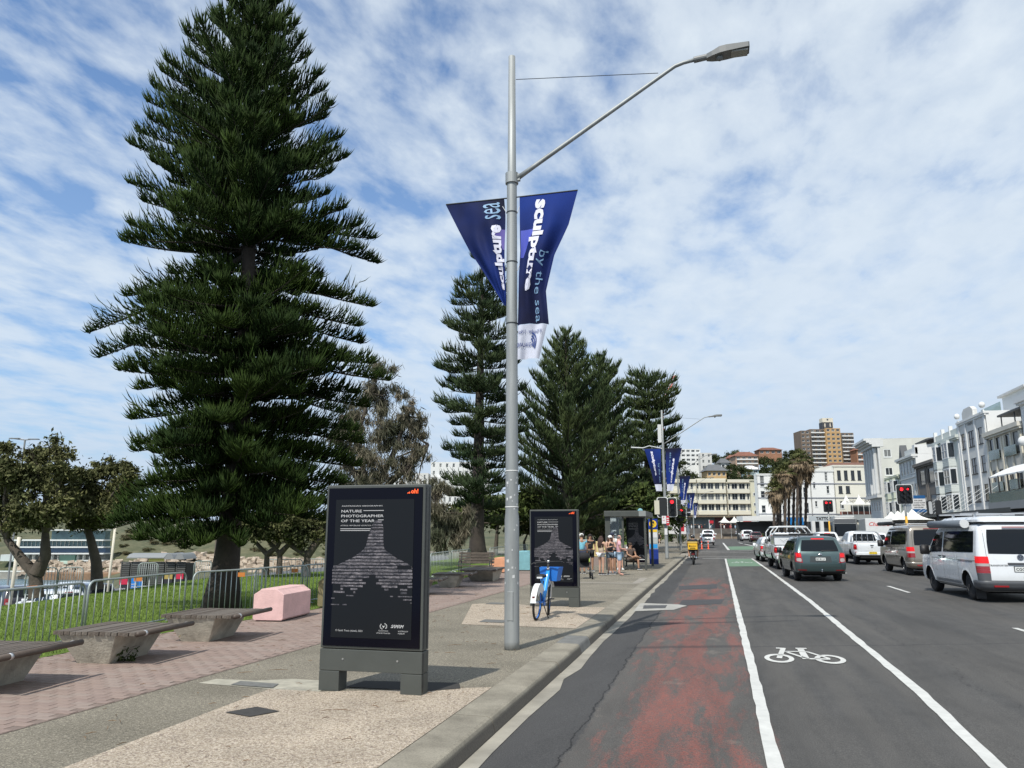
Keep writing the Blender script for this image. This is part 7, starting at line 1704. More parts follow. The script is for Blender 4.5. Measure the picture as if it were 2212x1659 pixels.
q = fwp(1425, 1180, 118); person('person in black with a white hat walking on the far footpath', (q.x, q.y, 0), math.radians(160), 1.68, WALK, 0, blackc, .3, blackc, .4, (.3, .2, .12), 0, shoe_w, (whitec, False), lv=0)
# stroller
t = thing('stroller', 'black pushchair half hidden by the second display panel', 'pushchair', (-4.72, 29.3, 0), math.radians(15))
mb = MB()
for s_ in (-.22, .22): mb.tube([(s_, -.35, .12), (s_, .1, .55), (s_, .38, 1.02)], .014, 6); mb.tube([(s_, .35, .12), (s_, .0, .50), (s_, -.25, .62)], .014, 6)
mb.tube([(-.22, .38, 1.02), (.22, .38, 1.02)], .016, 6); mb.build('frame', trim, t)
mb = MB(); mb.add([(-.2, -.25, .42), (.2, -.25, .42), (.2, .1, .40), (-.2, .1, .40), (-.2, .28, .90), (.2, .28, .90)], [(0, 1, 2, 3), (3, 2, 5, 4)]); mb.ball((0, .12, .80), .24, 12, sy=.9, sz=.7); mb.build('seat_and_hood', blackc, t, smooth=True, recalc=False)
mb = MB(); mb.tube([(.18, -.1, .62), (.2, .05, .75), (.19, .1, .60)], .012, 6); mb.build('lime_strap', C_('lime', (.45, .60, .10)), t)
for s_ in (-.25, .25):
    for y_ in (-.36, .36):
        mb = MB(); mb.lathe([(.12, -.02), (.12, .02)], (s_, y_, .12), 14, axis='x'); mb.build('wheel', tyre, t)
# delivery rider
rx, ry = -1.17, 46.6
t = thing('motor_scooter', 'slim delivery motorbike with a yellow top box riding along the kerb', 'motorbike', (rx, ry, RZ(rx)))
for y_ in (0.0, 1.28):
    mb = MB(); pts = [(0, y_+math.cos(2*PI*i/20)*.25, .30+math.sin(2*PI*i/20)*.25) for i in range(21)]; mb.tube(pts, .055, 8, 0, False); o = mb.build('wheel', tyre, t, smooth=True)
    mb = MB(); mb.lathe([(.20, -.02), (.20, .02)], (0, y_, .30), 16, axis='x'); mb.build('rim', rim_g, o)
mb = MB(); mb.obox((0, .62, .62), (.22, .75, .22)); mb.obox((0, .55, .40), (.28, .5, .25)); mb.tube([(0, 1.28, .30), (0, 1.08, .95)], .035, 8); mb.tube([(-.32, 1.0, 1.0), (0, 1.08, 1.0), (.32, 1.0, 1.0)], .018, 6); mb.build('frame', trim, t, bevel=.01)
mb = MB(); mb.obox((0, .42, .80), (.26, .62, .09)); mb.build('seat', blackc, t, bevel=.02)
mb = MB(); mb.obox((0, -.08, .62), (.16, .04, .10)); mb.build('tail_light', tail_red, t)
mb = MB(); mb.obox((0, -.16, .46), (.16, .01, .10)); mb.build('number_plate', plate_w, t)
mb = MB(); mb.tube([(.14, .5, .35), (.17, .0, .42)], .04, 8); mb.build('exhaust', chrome, t)
t2 = thing('delivery_box', 'yellow delivery box with black lettering on the back of the motorbike', 'delivery box', (rx, ry, RZ(rx)))
yb_ = mat('box_yellow', (.72, .42, .02), .6, var=.1, scale=5)
mb = MB(); mb.box(-.27, .27, -.30, .18, .86, 1.24); mb.build('box', yb_, t2, bevel=.02)
mb = MB(); mb.box(-.275, .275, -.31, .19, 1.245, 1.30); mb.build('lid', mat('box_lid', (.72, .50, .12), .6), t2, bevel=.01)
mb = MB(); mb.box(-.28, .28, -.308, -.30, 1.225, 1.25); mb.tube([(-.14, -.31, .90), (-.13, -.33, .96), (.13, -.33, .96), (.14, -.31, .90)], .012, 6); mb.build('black_trim', trim, t2)
mb = MB(); write(mb, 'MILKRUN', lambda a, b: (a, -.306, b), -.10, 1.03, w=.30, bold=.03); v = [(-.16+math.cos(2*PI*i/14)*.045, -.306, 1.06+math.sin(2*PI*i/14)*.045) for i in range(14)]; mb.add(v, [tuple(range(14))]); mb.build('lettering', ink_k, t2, recalc=False)
RIDE = dict(pel=(0, .0, .0), spi=(0, .02, .09), che=(0, .05, .21), nec=(0, .07, .30), hed=(0, .09, .355), top_=(0, .09, .43), shl=(-.115, .05, .27), shr=(.115, .05, .27), ell=(-.19, .13, .14), elr=(.19, .13, .14), wrl=(-.17, .27, .08), wrr=(.17, .27, .08),
            hpl=(-.06, .0, -.01), hpr=(.06, .0, -.01), knl=(-.15, .20, -.06), knr=(.15, .20, -.06), anl=(-.13, .10, -.30), anr=(.13, .10, -.30), tol=(-.15, .18, -.33), tor=(.15, .18, -.33))
t, V = person('person riding the delivery motorbike in a black t shirt and black helmet, seen from behind', (rx, ry+.42, RZ(rx)+.93), 0, 1.74, RIDE, 1, blackc, .6, blackc, .8, None, 0, None, None, slim=1.22, group=None)
c = V['hed']; mb = MB(); mb.ball((c.x, c.y, c.z+.03), .135, 14, sz=1.05); mb.build('helmet', mat('helmet_black', (.012, .012, .014), .25, coat=1), t, smooth=True)
for s_ in 'lr':
    a, b = V['an'+s_], V['to'+s_]; mb = MB(); mb.tube([a+Vector((0, -.05, -.02)), a, b], [.04, .05, .045], 10); mb.build('shoe', shoe_w, t, smooth=True)
# ================================================================ BUILDINGS
win_glass = mat('window_glass', (.025, .03, .035), .08, spec=.6); win_glass2 = mat('window_curtain', (.16, .165, .16), .3, var=.5, scale=.6); win_blue = mat('window_blue', (.05, .10, .17), .15)
def WM(n, c, v=.10, sc=.5): return mat('wall_'+n, c, .85, var=v, scale=sc, bump=.15, bscale=8)
white_f = mat('frame_white', (.62, .63, .62), .5); black_f = mat('frame_black', (.02, .02, .022), .5)
def wall_holes(mb, u0, u1, z0, z1, holes, y=0.0, rev=.22, mi=0):
    us = sorted({u0, u1} | {h[0] for h in holes} | {h[0]+h[2] for h in holes}); zs = sorted({z0, z1} | {h[1] for h in holes} | {h[1]+h[3] for h in holes})
    us = [u for u in us if u0 <= u <= u1]; zs = [z for z in zs if z0 <= z <= z1]
    for a, b in zip(us, us[1:]):
        for c, d in zip(zs, zs[1:]):
            mu, mz = (a+b)/2, (c+d)/2
            if any(h[0] < mu < h[0]+h[2] and h[1] < mz < h[1]+h[3] for h in holes): continue
            mb.add([(a, y, c), (b, y, c), (b, y, d), (a, y, d)], [(0, 1, 2, 3)], mi)
    for h in holes:
        a, c, b, d = h[0], h[1], h[0]+h[2], h[1]+h[3]
        mb.add([(a, y, c), (b, y, c), (b, y, d), (a, y, d), (a, y+rev, c), (b, y+rev, c), (b, y+rev, d), (a, y+rev, d)], [(0, 4, 5, 1), (1, 5, 6, 2), (2, 6, 7, 3), (3, 7, 4, 0)], mi)
RV = .22
def window(t, a, c, w, h, y, fm=white_f, gm=None, nx=1, nz=2, sill=True, fw_=.06, glass=None, name='window'):
    mb = MB(); y0, y1 = y+RV*.45, y+RV*.45+.06
    mb.box(a, a+fw_, y0, y1, c, c+h); mb.box(a+w-fw_, a+w, y0, y1, c, c+h); mb.box(a+fw_, a+w-fw_, y0, y1, c, c+fw_); mb.box(a+fw_, a+w-fw_, y0, y1, c+h-fw_, c+h)
    for i in range(1, nx): mb.box(a+w*i/nx-.03, a+w*i/nx+.03, y0+.005, y1-.005, c+fw_, c+h-fw_)
    for i in range(1, nz): mb.box(a+fw_, a+w-fw_, y0+.008, y1-.008, c+h*i/nz-.03, c+h*i/nz+.03)
    if sill: mb.box(a-.08, a+w+.08, y-.08, y+.02, c-.10, c)
    o = mb.build(name, fm, t, recalc=False)
    mb = MB(); mb.box(a+.02, a+w-.02, y+RV*.45+.045, y+RV*.45+.09, c+.02, c+h-.02); mb.build('pane', glass or (win_glass if rnd.random() < .75 else win_glass2), o, recalc=False)
def building(label, loc, rz, W, D, H, m, wins, side=None, z0=0, cat='building', group=None, name='building', fm=white_f, nx=1, nz=2, roof=None, cornice=None, bands=(), bm_=None):
    """wins: (u, z, w, h[, nx, nz, frame]) in the front wall at local y=0; side: material of the remaining walls"""
    t = thing(name, label, cat, loc, rz, group)
    mb = MB(); wall_holes(mb, 0, W, z0, H, [w[:4] for w in wins], 0.0, max(.14, RV)); mb.build('front_wall', m, t, recalc=False)
    mb = MB(); mb.box(0, W, .23, D, z0, H-.002); mb.box(0, .12, 0, .23, z0, H-.004); mb.box(W-.12, W, 0, .23, z0, H-.004); mb.box(0.12, W-.12, 0.002, .23, H-.25, H-.006); mb.build('side_walls', side or m, t, recalc=False)
    for w in wins: window(t, w[0], w[1], w[2], w[3], 0, w[6] if len(w) > 6 else fm, None, w[4] if len(w) > 4 else nx, w[5] if len(w) > 5 else nz)
    if cornice:
        h, d, cm = cornice; mb = MB(); mb.box(-.12, W+.12, -d, 0.3, H-h, H); mb.box(-.06, W+.06, -d*.6, .0, H-h-.22, H-h-.003); mb.build('cornice', cm, t, recalc=False)
    for zb in bands: mb = MB(); mb.box(-.03, W+.03, -.10, -.001, zb, zb+.22); mb.build('string_course', bm_ or m, t, recalc=False)
    if roof: mb = MB(); mb.box(.1, W-.1, .1, D-.1, H-.01, H+.06); mb.build('roof', roof, t, recalc=False)
    return t
def part(t, name, m, *boxes):
    mb = MB()
    for b in boxes: mb.box(*b)
    return mb.build(name, m, t, recalc=False)
RR = -PI/2
G3 = 'terrace of pale buildings along the right side of the road'
g_grey = WM('pale_grey', (.56, .555, .53)); g_white = WM('white', (.64, .645, .63), .06); g_cl = WM('classic_grey', (.55, .555, .54)); g_green = WM('sage', (.50, .53, .42)); g_pale = WM('ice_grey', (.60, .61, .585)); g_brown = WM('taupe', (.155, .14, .125)); g_gg = WM('grey_green', (.54, .57, .53)); g_beige = WM('cream_grey', (.56, .53, .46), .15); cream = WM('cream', (.60, .56, .46), .15)
rooft = mat('roof_dark', (.07, .075, .08), .7)
# 8 nearest, cut by the frame
RV = .04
t = building('white corner building cut by the right edge of the photo', (30, 85.3, 0), RR, 20, 14, 14.7, g_white, [(1.2, 9.6, 1.2, 2.0), (4, 9.6, 1.2, 2.0), (1.2, 6, 1.2, 2)], group=G3, cornice=(.5, .5, g_white))
mb = MB(); mb.ball((.9, -.35, 10.4), .5, 12); mb.build('round_lamp', g_white, t, smooth=True)
# 7 cream grey with pilasters
w7 = [(u, z, 1.35, 2.1, 1, 1, black_f) for u in (.75, 2.75, 5.5, 7.6) for z in (9.6, 6.2)]
t = building('cream grey building with tall pilasters and glass balconies, second from the right edge', (30, 95.6, 0), RR, 10.2, 14, 12.5, g_beige, w7, group=G3, cornice=(.45, .45, g_beige))
for u in (.0, 2.15, 4.2, 4.95, 6.95, 9.4): part(t, 'pilaster', cream, (u, u+.45, -.13, -.001, .3, 11.6 if u in (0, 4.2, 4.95, 9.4) else 12.0))
for u in (.8, 5.5):
    for z in (9.4, 6.0): part(t, 'balcony_glass', mat('balc_glass', (.30, .38, .36), .1, trans=.6), (u, u+3.2, -.25, -.22, z, z+1.0))
part(t, 'canopy_roof', rooft, (2.0, 10.2, .6, 7.5, 14.0, 14.2)); part(t, 'canopy_post', rooft, (2.4, 2.5, .8, .9, 12.5, 14)); part(t, 'canopy_post', rooft, (6.2, 6.3, .8, .9, 12.5, 14)); part(t, 'roof_room', cream, (1.2, 10.1, 5.4, 12, 12.52, 13.98))
# terrace with white canopy
t = thing('terrace_bar', 'roof terrace bar with a white curved canopy and glass rail at the right edge', 'terrace', (26.0, 83.6, 0), RR, None)
mb = MB(); v = []
for i in range(9):
    a = i/8; 
    for u in (0, 15): v.append((u, .0+a*4.0, 6.9+math.sin(a*PI*.55)*1.25))
mb.add(v, [(2*i, 2*i+1, 2*i+3, 2*i+2) for i in range(8)]); mb.v += [(x, y, z-.12) for x, y, z in v]; n_ = len(v); mb.add([], []); mb.f += [(n_+2*i, n_+2*i+2, n_+2*i+3, n_+2*i+1) for i in range(8)] + [(0, n_, n_+1, 1), (16, 17, n_+17, n_+16)]; mb.m += [0]*10
mb.build('canopy', g_white, t, smooth=False, recalc=False)
part(t, 'terrace_floor', WM('band', (.25, .26, .26)), (0, 15, -.3, 3.9, 3.75, 4.45)); part(t, 'glass_rail', mat('balc_glass', (.30, .38, .36), .1, trans=.6), (.1, 15, -.2, -.17, 4.45, 5.35)); part(t, 'shop_shade', black_f, (0.1, 15, .6, 3.9, 0.2, 3.73)); part(t, 'dark_bar', black_f, (.3, 15, 3.2, 3.9, 4.46, 6.8))
for k in range(7): part(t, 'post', black_f, (.1+k*2.4, .2+k*2.4, -.05,   .05, 4.46, 6.9))
# 6 tall grey with three window columns
w6 = [(u, z, w, 1.85, nx, 2, black_f) for u, w, nx in ((.75, 1.25, 1), (3.45, 1.9, 2), (6.95, 1.3, 1)) for z in (11.6, 8.4, 5.2)]
t = building('tall grey building with three columns of black windows and white pilasters', (30, 105.1, 0), RR, 10.0, 13, 15.0, g_grey, w6, side=g_white, group=G3, cornice=(.25, .25, g_white))
for u in (.05, 2.5, 6.0, 9.3): part(t, 'pilaster', g_white, (u, u+.42, -.12, -.001, .2, 15.6 if u in (2.5, 6.0) else 15.2))
mb = MB(); mb.prism([(2.5, 15.0), (6.4, 15.0), (6.4, 15.8), (5.6, 16.2), (3.3, 16.2), (2.5, 15.8)], lambda a, b, q: (a, q, b), -.2, .3); mb.build('pediment', g_grey, t)
mb = MB(); write(mb, 'Campbell', lambda a, b: (a, -.05, b), 3.6, 14.05, w=1.9, bold=.02, shear=.3); mb.build('lettering', black_f, t, recalc=False)
for u in (.25, 9.5): mb = MB(); mb.ball((u, -.1, 15.75), .33, 10, sz=1.1); mb.build('urn', g_white, t, smooth=True)
part(t, 'penthouse', g_white, (2.0, 9.8, 4.5, 11, 15.02, 17.6)); part(t, 'penthouse_roof', g_grey, (1.6, 9.95, 4.1, 11.4, 17.602, 17.85)); part(t, 'glass_rail', mat('rail_glass', (.40, .52, .50), .1, trans=.5), (3.5, 9.9, 1.6, 1.64, 15.02, 16.0)); part(t, 'air_conditioner', black_f, (8.2, 9.3, 5, 5.8, 17.85, 18.5))
# 5 weatherboard with bays
t = building('grey green weatherboard building with stacked white framed bays', (30, 116.2, 0), RR, 11.0, 12, 13.6, g_gg, [], group=G3, cornice=(.35, .5, g_gg))
part(t, 'parapet', g_gg, (0, 11, .05, .3, 13.61, 14.5)); 
for u in (.1, 3.6, 7.1, 10.6): part(t, 'parapet_post', g_white, (u, u+.35, -.05, .35, 13.61, 15.1))
for u0, w in ((.9, 2.6), (5.2, 3.6)):
    for z in (10.9, 7.6, 4.4):
        mb = MB(); pr = [(u0, 0), (u0+.5, -.75), (u0+w-.5, -.75), (u0+w, 0)]; mb.prism(pr, lambda a, b, q: (a, b, q), z-1.15, z); mb.prism(pr, lambda a, b, q: (a, b, q), z+2.1, z+2.3); mb.build('bay', g_gg, t)
        for k in range(5): mb = MB(); mb.prism([(a*1.0, b-.02) for a, b in pr], lambda a, b, q: (a, b, q), z-1.1+k*.22, z-1.07+k*.22); mb.build('board', g_pale, t)
        window(t, u0+.54, z, w-1.08, 2.1, -.80, white_f, None, 1 if w < 3 else 2, 2, False, .13)
        mb = MB(); mb.obox((u0+w-.25, -.36, z+1.05), (.9, .10, 2.1), math.radians(56)); mb.build('bay_side', white_f, t); mb = MB(); mb.obox((u0+.25, -.36, z+1.05), (.9, .10, 2.1), math.radians(-56)); mb.build('bay_side', white_f, t)
        mb = MB(); mb.obox((u0+w-.19, -.41, z+1.05), (.62, .10, 1.75), math.radians(56)); mb.build('side_pane', win_glass, t)
part(t, 'corner_post', g_white, (10.4, 10.7, -.1, -.001, .3, 13.2))
# 4 taupe
t = building('dark taupe building with deep black windows between pale neighbours', (30, 127.0, 0), RR, 10.6, 12, 11.6, g_brown, [(u, z, w, 2.1, 1, 1, black_f) for u, w in ((1.6, 2.6), (6.2, 2.8)) for z in (8.5, 4.8)], group=G3, cornice=(.4, .55, g_brown))
for u in (.0, 4.6, 5.5, 9.8): part(t, 'pilaster', g_brown, (u, u+.4, -.12, -.001, .3, 11.0))
# 3 italianate
t = building('pale grey Italianate building with an ornate top storey and a white side wall', (30, 137.8, 0), RR, 10.8, 12, 13.3, g_pale, [(u, z, .95, 2.0, 1, 2) for u in (1.0, 3.0, 5.0, 7.0, 9.0) for z in (10.6, 7.0)], side=g_white, group=G3, cornice=(.35, .6, g_pale), bands=(9.9, 6.3))
part(t, 'parapet', g_pale, (4, 10.8, .05, .4, 13.31, 14.3)); part(t, 'parapet_block', g_white, (9.4, 10.8, .0, 5.5, 13.31, 14.7))
mb = MB(); mb.prism([(2.2, 13.3), (4.4, 13.3), (3.3, 15.4)], lambda a, b, q: (a, q, b), -.4, .6); mb.build('gable', rooft, t)
part(t, 'roof_room', black_f, (5.5, 10.6, 3.0, 9, 13.35, 15.5)); mb = MB(); mb.add([(4.5, 1.6, 15.5), (11.6, 1.6, 15.5), (11.6, 9.5, 16.9), (4.5, 9.5, 16.9)], [(0, 1, 2, 3)]); mb.v += [(x, y, z-.2) for x, y, z in mb.v]; mb.f += [(4, 7, 6, 5), (0, 4, 5, 1), (1, 5, 6, 2)]; mb.m += [0]*3; mb.build('sloping_roof', rooft, t, recalc=False)
# 2 sage green with bays
t = building('low sage green house with white bay windows behind the large signal', (30, 147.5, 0), RR, 9.6, 12, 11.0, g_green, [], group=G3, cornice=(.3, .5, g_green))
for u0 in (.8, 5.4):
    for z in (8.2, 4.8):
        mb = MB(); pr = [(u0, 0), (u0+.6, -.8), (u0+2.4, -.8), (u0+3.0, 0)]; mb.prism(pr, lambda a, b, q: (a, b, q), z-1.0, z); mb.prism(pr, lambda a, b, q: (a, b, q), z+2.0, z+2.25); mb.build('bay', g_green, t)
        for k in range(2): window(t, u0+.64+k*.88, z, .84, 2.0, -.9, white_f, None, 1, 2, False, .12)
        mb = MB(); mb.obox((u0+2.68, -.4, z+1.0), (.95, .10, 2.0), math.radians(54)); mb.build('bay_side', white_f, t); mb = MB(); mb.obox((u0+2.75, -.47, z+1.05), (.55, .08, 1.6), math.radians(54)); mb.build('side_pane', win_glass, t)
# 1 classical with big cornice
t = building('tall grey classical building with columns and a heavy overhanging cornice', (28.9, 158.2, 0), RR, 10.6, 14, 16.6, g_cl, [(1.3+k*2.2, 5.4, 1.0, 1.7, 1, 2) for k in range(4)], group=G3)
for k in range(5): mb = MB(); mb.lathe([(.42, 8.2), (.36, 8.6), (.33, 15.8), (.45, 16.4)], (.7+k*2.25, -.35, 0), 12); mb.build('column', g_cl, t, smooth=True)
for z, d, h in ((16.6, .9, .45), (17.05, 1.3, .3), (17.35, 1.8, .35), (17.7, 2.2, .4)): part(t, 'cornice', g_cl, (-.2, 10.8, -d, 1.0, z, z+h-.003))
part(t, 'ledge', g_cl, (-.1, 10.7, -.75, -.001, 7.7, 8.2)); part(t, 'upper_wall', WM('warm_grey', (.50, .50, .46)), (.1, 10.58, 1.0, 14, 16.61, 18.0))
sw = thing('side_house', 'pale wall with two pairs of white windows right of the big grey cornice', 'building', (29.3, 147.45, 0), 0, G3)
ws = [(x, z, .95, 1.4, 2, 1) for x in (.55,) for z in (14.7, 11.5)]
mb = MB(); wall_holes(mb, 0, 5.2, 8, 17.9, [(.5, 14.7, 1.25, 1.4), (.5, 11.5, 1.25, 1.4)]); mb.build('front_wall', WM('warm_grey', (.50, .50, .46)), sw, recalc=False); part(sw, 'wall_top', WM('warm_grey', (.50, .50, .46)), (0, 5.2, .2, .5, 8, 17.9))
for z in (14.7, 11.5): window(sw, .5, z, 1.25, 1.4, 0, white_f, None, 2, 1, True, .11)
# low awnings, shopfronts, leasing board, white marquees
t = thing('shop_row', 'dark shaded shopfronts and awnings at the foot of the terrace', 'shopfront', (29.9, 150, 0), RR, None)
part(t, 'awning', mat('awning_dark', (.06, .065, .06), .8), (-8, 72, -4.2, -.1, 3.5, 3.9)); part(t, 'shopfront', mat('shop_dark', (.05, .055, .06), .4, var=.5, scale=.4), (-8, 72, -.12, -.02, .1, 3.49))
g_ = random.Random(8)
for k in range(9):
    u = 36+k*2.6; mb = MB(); mb.tube([(u, -4.0, 3.9), (u, -.15, 6.6)], .022, 4); mb.build('awning_rod', white_f, t)
q0 = Vector((29.2, 128.5, 0)); ql = fwp(1990, 1150, 112); t = thing('lease_sign', 'white and blue leasing board in front of the taupe building', 'sign', (ql.x, ql.y, 2.75), 0); K = .45
part(t, 'board', ink_white, (-.95, .95, -.08, 0, 5.0*K, 8.3*K)); part(t, 'blue_header', mat('sign_blue', (.01, .09, .25), .5), (-.95, .95, -.1, -.081, 8.31*K, 9.3*K)); part(t, 'blue_footer', mat('sign_blue', (.01, .09, .25), .5), (-.95, .95, -.1, -.081, 4.0*K, 4.99*K))
mb = MB()
for i, s_ in enumerate(('FOR LEASE', 'GROUND FLOOR', 'CAMPBELL PDE', '0404 999 868')): write(mb, s_, lambda a, b: (a, -.10, b), 0, (7.5-i*.72)*K, h=.38*K, bold=.03, align='c')
mb.build('lettering', mat('ink_dark', (.06, .06, .06), .6), t, recalc=False)
def marquee(label, x, y, z, w, h, n=1, rz=0, cloth=None, posts=True):
    t = thing('marquee', label, 'marquee', (x, y, z), rz, 'white peaked marquees'); cm = cloth or mat('marquee_white', (.70, .69, .64), .8)
    for k in range(n):
        mb = MB(); ring = []
        for r_, hz in ((1.0, 0), (.72, .10), (.45, .30), (.22, .60), (.08, .88), (.02, 1.0)):
            ring.append([(k*w + w/2 + sx*w/2*r_, w/2+sy*w/2*r_, h*hz) for sx, sy in ((-1, -1), (1, -1), (1, 1), (-1, 1))])
        mb.add([p for r_ in ring for p in r_], [(i*4+j, i*4+(j+1) % 4, (i+1)*4+(j+1) % 4, (i+1)*4+j) for i in range(5) for j in range(4)]); mb.box(k*w, k*w+w, -.01, .0, -.25, 0); mb.build('peak', cm, t, recalc=False)
        if posts:
            for u in (0, w): mb = MB(); mb.tube([(k*w+u, 0, -z+.1), (k*w+u, 0, 0)], .05, 5); mb.build('post', white_f, t)
    return t
marquee('row of four white peaked marquees above the beige van', 24.0, 96, 3.1, 3.6, 1.2, 4, PI/2)
q = fwp(1870, 1150, 100); marquee('single white marquee left of the red lettered truck', q.x, q.y, q.z-.5, 3.0, 1.8, 1)
# upper deck bar tent with lettering
q = fwp(1817, 1088, 165); t = marquee('white bar marquee on a deck in front of the white hotel', q.x, q.y, q.z, 2.55, 1.9, 3, .02, posts=False)
mb = MB(); write(mb, 'BAR', lambda a, b: (a, .3+b*.8, b+.15), 4.6, 0.1, w=1.7, bold=.02, shear=.3); mb.move(Matrix.Translation((0, -.5, 0))); mb.build('lettering', mat('ink_dark', (.06, .06, .06), .6), t, recalc=False)
mb = MB(); write(mb, 'BONDI', lambda a, b: (a, .3+b*.8, b+.15), 1.0, 0.1, w=1.9, bold=.02, shear=.3); mb.move(Matrix.Translation((0, -.5, 0))); mb.build('lettering', mat('ink_dark', (.06, .06, .06), .6), t, recalc=False)
part(t, 'deck', WM('deck', (.25, .27, .27)), (-.2, 7.9, -.3, 4, -3.4, -2.3)); part(t, 'deck_wall', mat('terracotta', (.25, .10, .07), .8), (0, 7.7, 2, 2.2, -2.3, -1.6)); part(t, 'back_shade', mat('shade', (.10, .11, .11), .8), (2.4, 7.7, 3, 3.2, -2.3, -.26))
for k in range(8): part(t, 'rail_post', white_f, (k*1.08, k*1.08+.07, -.1, -.02, -2.3, -.2))
# white hotel in three wings
RV = .16
Lw = WM('hotel_white', (.70, .70, .67), .05); Lc = WM('hotel_cream', (.66, .64, .55), .06); band = mat('band_grey', (.22, .23, .26), .7)
def wing(label, a, b, H, wins, m, bands=(12.1, 9.0, 5.5), D=12, grp='wings of the white hotel', z0=0, bm=None):
    a = Vector((*a, 0)); b = Vector((*b, 0)); W_ = (b-a).length
    return building(label, a, math.atan2(b.y-a.y, b.x-a.x), W_, D, H, m, [(u*W_, z, w, h, *r_) for u, z, w, h, *r_ in wins], group=grp, bands=[q for q in bands if q < H], bm_=bm or band, z0=z0, cornice=(.25, .15, m))
wing('left wing of the white hotel behind the palms', (9.9, 178.0), (21.2, 180.9), 14.4, [(.06, 10.9+dz, .9, 1.6+e) for dz, e in ((.6, .9), (-1.9, 0), (-5.0, 0))] + [(.24, 9.2, .7, 1.5), (.24, 5.9, .7, 1.5), (.45, 9.2, .9, 1.9), (.45, 5.6, .9, 1.9), (.62, 12.6, .8, 1.4), (.62, 9.3, .8, 1.6), (.62, 6, .8, 1.6), (.86, 9.2, 1.0, 2.2, 2, 2), (.86, 5.8, 1.0, 2.2, 2, 2)], Lw, D=2)
wing('middle wing of the white hotel right of the palms', (21.3, 180.95), (26.3, 182.2), 15.2, [(.10, 11.2, .5, 1.3), (.13, 7.2, .5, 1.2), (.62, 12.8, .6, 2.0, 1, 3), (.66, 10.1, .6, 1.6)], Lw)
wing('right wing of the white hotel with a row of four tall windows', (26.35, 182.25), (33.7, 184.2), 16.3, [(u, 13.0, .8, 2.1, 1, 2, black_f) for u in (.10, .30, .50, .69)] + [(.11, 10.1, .85, 1.6, 1, 2, black_f), (.32, 10.1, .9, 1.6, 1, 2, black_f), (.12, 6.8, .85, 1.6)], Lc)
wing('narrow grey wing at the right end of the white hotel', (33.8, 184.3), (37.0, 185.1), 16.2, [(.25, 13.3, .6, 1.6), (.55, 9.9, .6, 1.6)], WM('hotel_shade', (.50, .54, .56)))
t = thing('red_roof', 'low red tiled roof above the right wing of the white hotel', 'roof', (25, 190, 0)); mb = MB(); mb.add([(0, 0, 16.4), (14, 2.6, 16.4), (14, 8, 18.0), (3, 7, 18.0)], [(0, 1, 2, 3)]); mb.v += [(x, y, z-.4) for x, y, z in mb.v]; mb.f += [(0, 4, 5, 1), (4, 7, 6, 5)]; mb.m += [0, 0]; mb.build('tiles', mat('tile_red', (.16, .075, .05), .9, var=.3, scale=1), t, recalc=False)
t = thing('hotel_arcade', 'white ground floor arcade, tattoo shop sign and flat awning of the hotel', 'arcade', (9.0, 173.5, 0), .25)
part(t, 'awning', g_white, (-3, 6.3, -.6, 4, 4.1, 5.1))
for k in (4.4, 6.4, 11.8, 13.6): part(t, 'column', g_white, (k, k+.7, 0, .6, -.2, 4.09))
part(t, 'shopfront', mat('shop_dark', (.05, .055, .06), .4, var=.5, scale=.4), (-3, 22, 4.1, 4.3, 0, 4.0)); part(t, 'sign_band', mat('sign_pale', (.40, .44, .46), .6), (12.4, 19.5, 3.2, 3.3, 4.0, 5.2))
mb = MB(); write(mb, 'TATTOO', lambda a, b: (a, 3.15, b), 14.0, 4.3, w=3.6, bold=.04); mb.build('lettering', mat('ink_dark', (.06, .06, .06), .6), t, recalc=False)
part(t, 'blue_sign', mat('blue_bright', (.01, .16, .42), .5), (7.0, 11.0, 2.4, 2.5, 3.3, 4.9)); part(t, 'blue_post', mat('blue_light', (.10, .38, .60), .5), (8.6, 8.85, 1.2, 1.4, 0, 4.0))
# cream apartments at the end of the road
crm = WM('apartment_cream', (.60, .57, .47), .06); crm2 = WM('apartment_yellow', (.56, .54, .41), .06); k215 = .0215
dv = Vector((math.cos(YAW), math.sin(YAW), 0)); A0 = fwp(*((1500+440/5.923)*.9584, 1150), 225)
def U(x): return (x-440)*k215
rows = (14.05, 10.95, 7.95)
def apt(label, xa, xb, H, cols, m, D=10):
    o = A0 + dv*U(xa)
    w = [(U(a)-U(xa), z, (b-a)*k215, 1.8, n_, 1) for a, b, n_ in cols for z in rows]
    t = building(label, (o.x, o.y, 2.7-2.7), YAW, U(xb)-U(xa), D, H, m, w, z0=6.3, group='cream apartment blocks at the end of the road', cornice=(.3, .3, m))
    if len(cols) > 1:
        for z in (6.75, 9.85, 12.9, 15.95): part(t, 'bay_band', m, (.15, U(xb)-U(xa)-.15, -.55, -.001, z, z+.85)); part(t, 'band_line', mat('band_tan', (.33, .28, .20), .8), (.12, U(xb)-U(xa)-.12, -.60, -.001, z-.12, z-.003))
    return t
apt('long cream apartment block with bands of windows, at the end of the road', 440, 838, 17.1, [(446, 470, 1), (496, 576, 2), (592, 670, 2), (690, 752, 2), (786, 812, 1)], crm)
apt('right hand cream apartment block with bands of windows', 850, 1158, 16.1, [(862, 890, 1), (916, 992, 2), (1016, 1096, 2), (1120, 1146, 1)], crm)
t = apt('narrow yellow green end wall with three small square windows', 1160, 1250, 16.8, [], crm2)
for z in (12.1, 9.2, 7.0): part(t, 'small_window', white_f, (.85, 1.75, -.08, -.001, z, z+.95)); part(t, 'pane', win_glass, (.98, 1.62, -.10, -.081, z+.13, z+.82))
apt('cream apartment wing behind the banner poles', 60, 438, 16.9, [(90, 130, 1), (290, 340, 2), (360, 395, 1), (180, 230, 2)], crm)
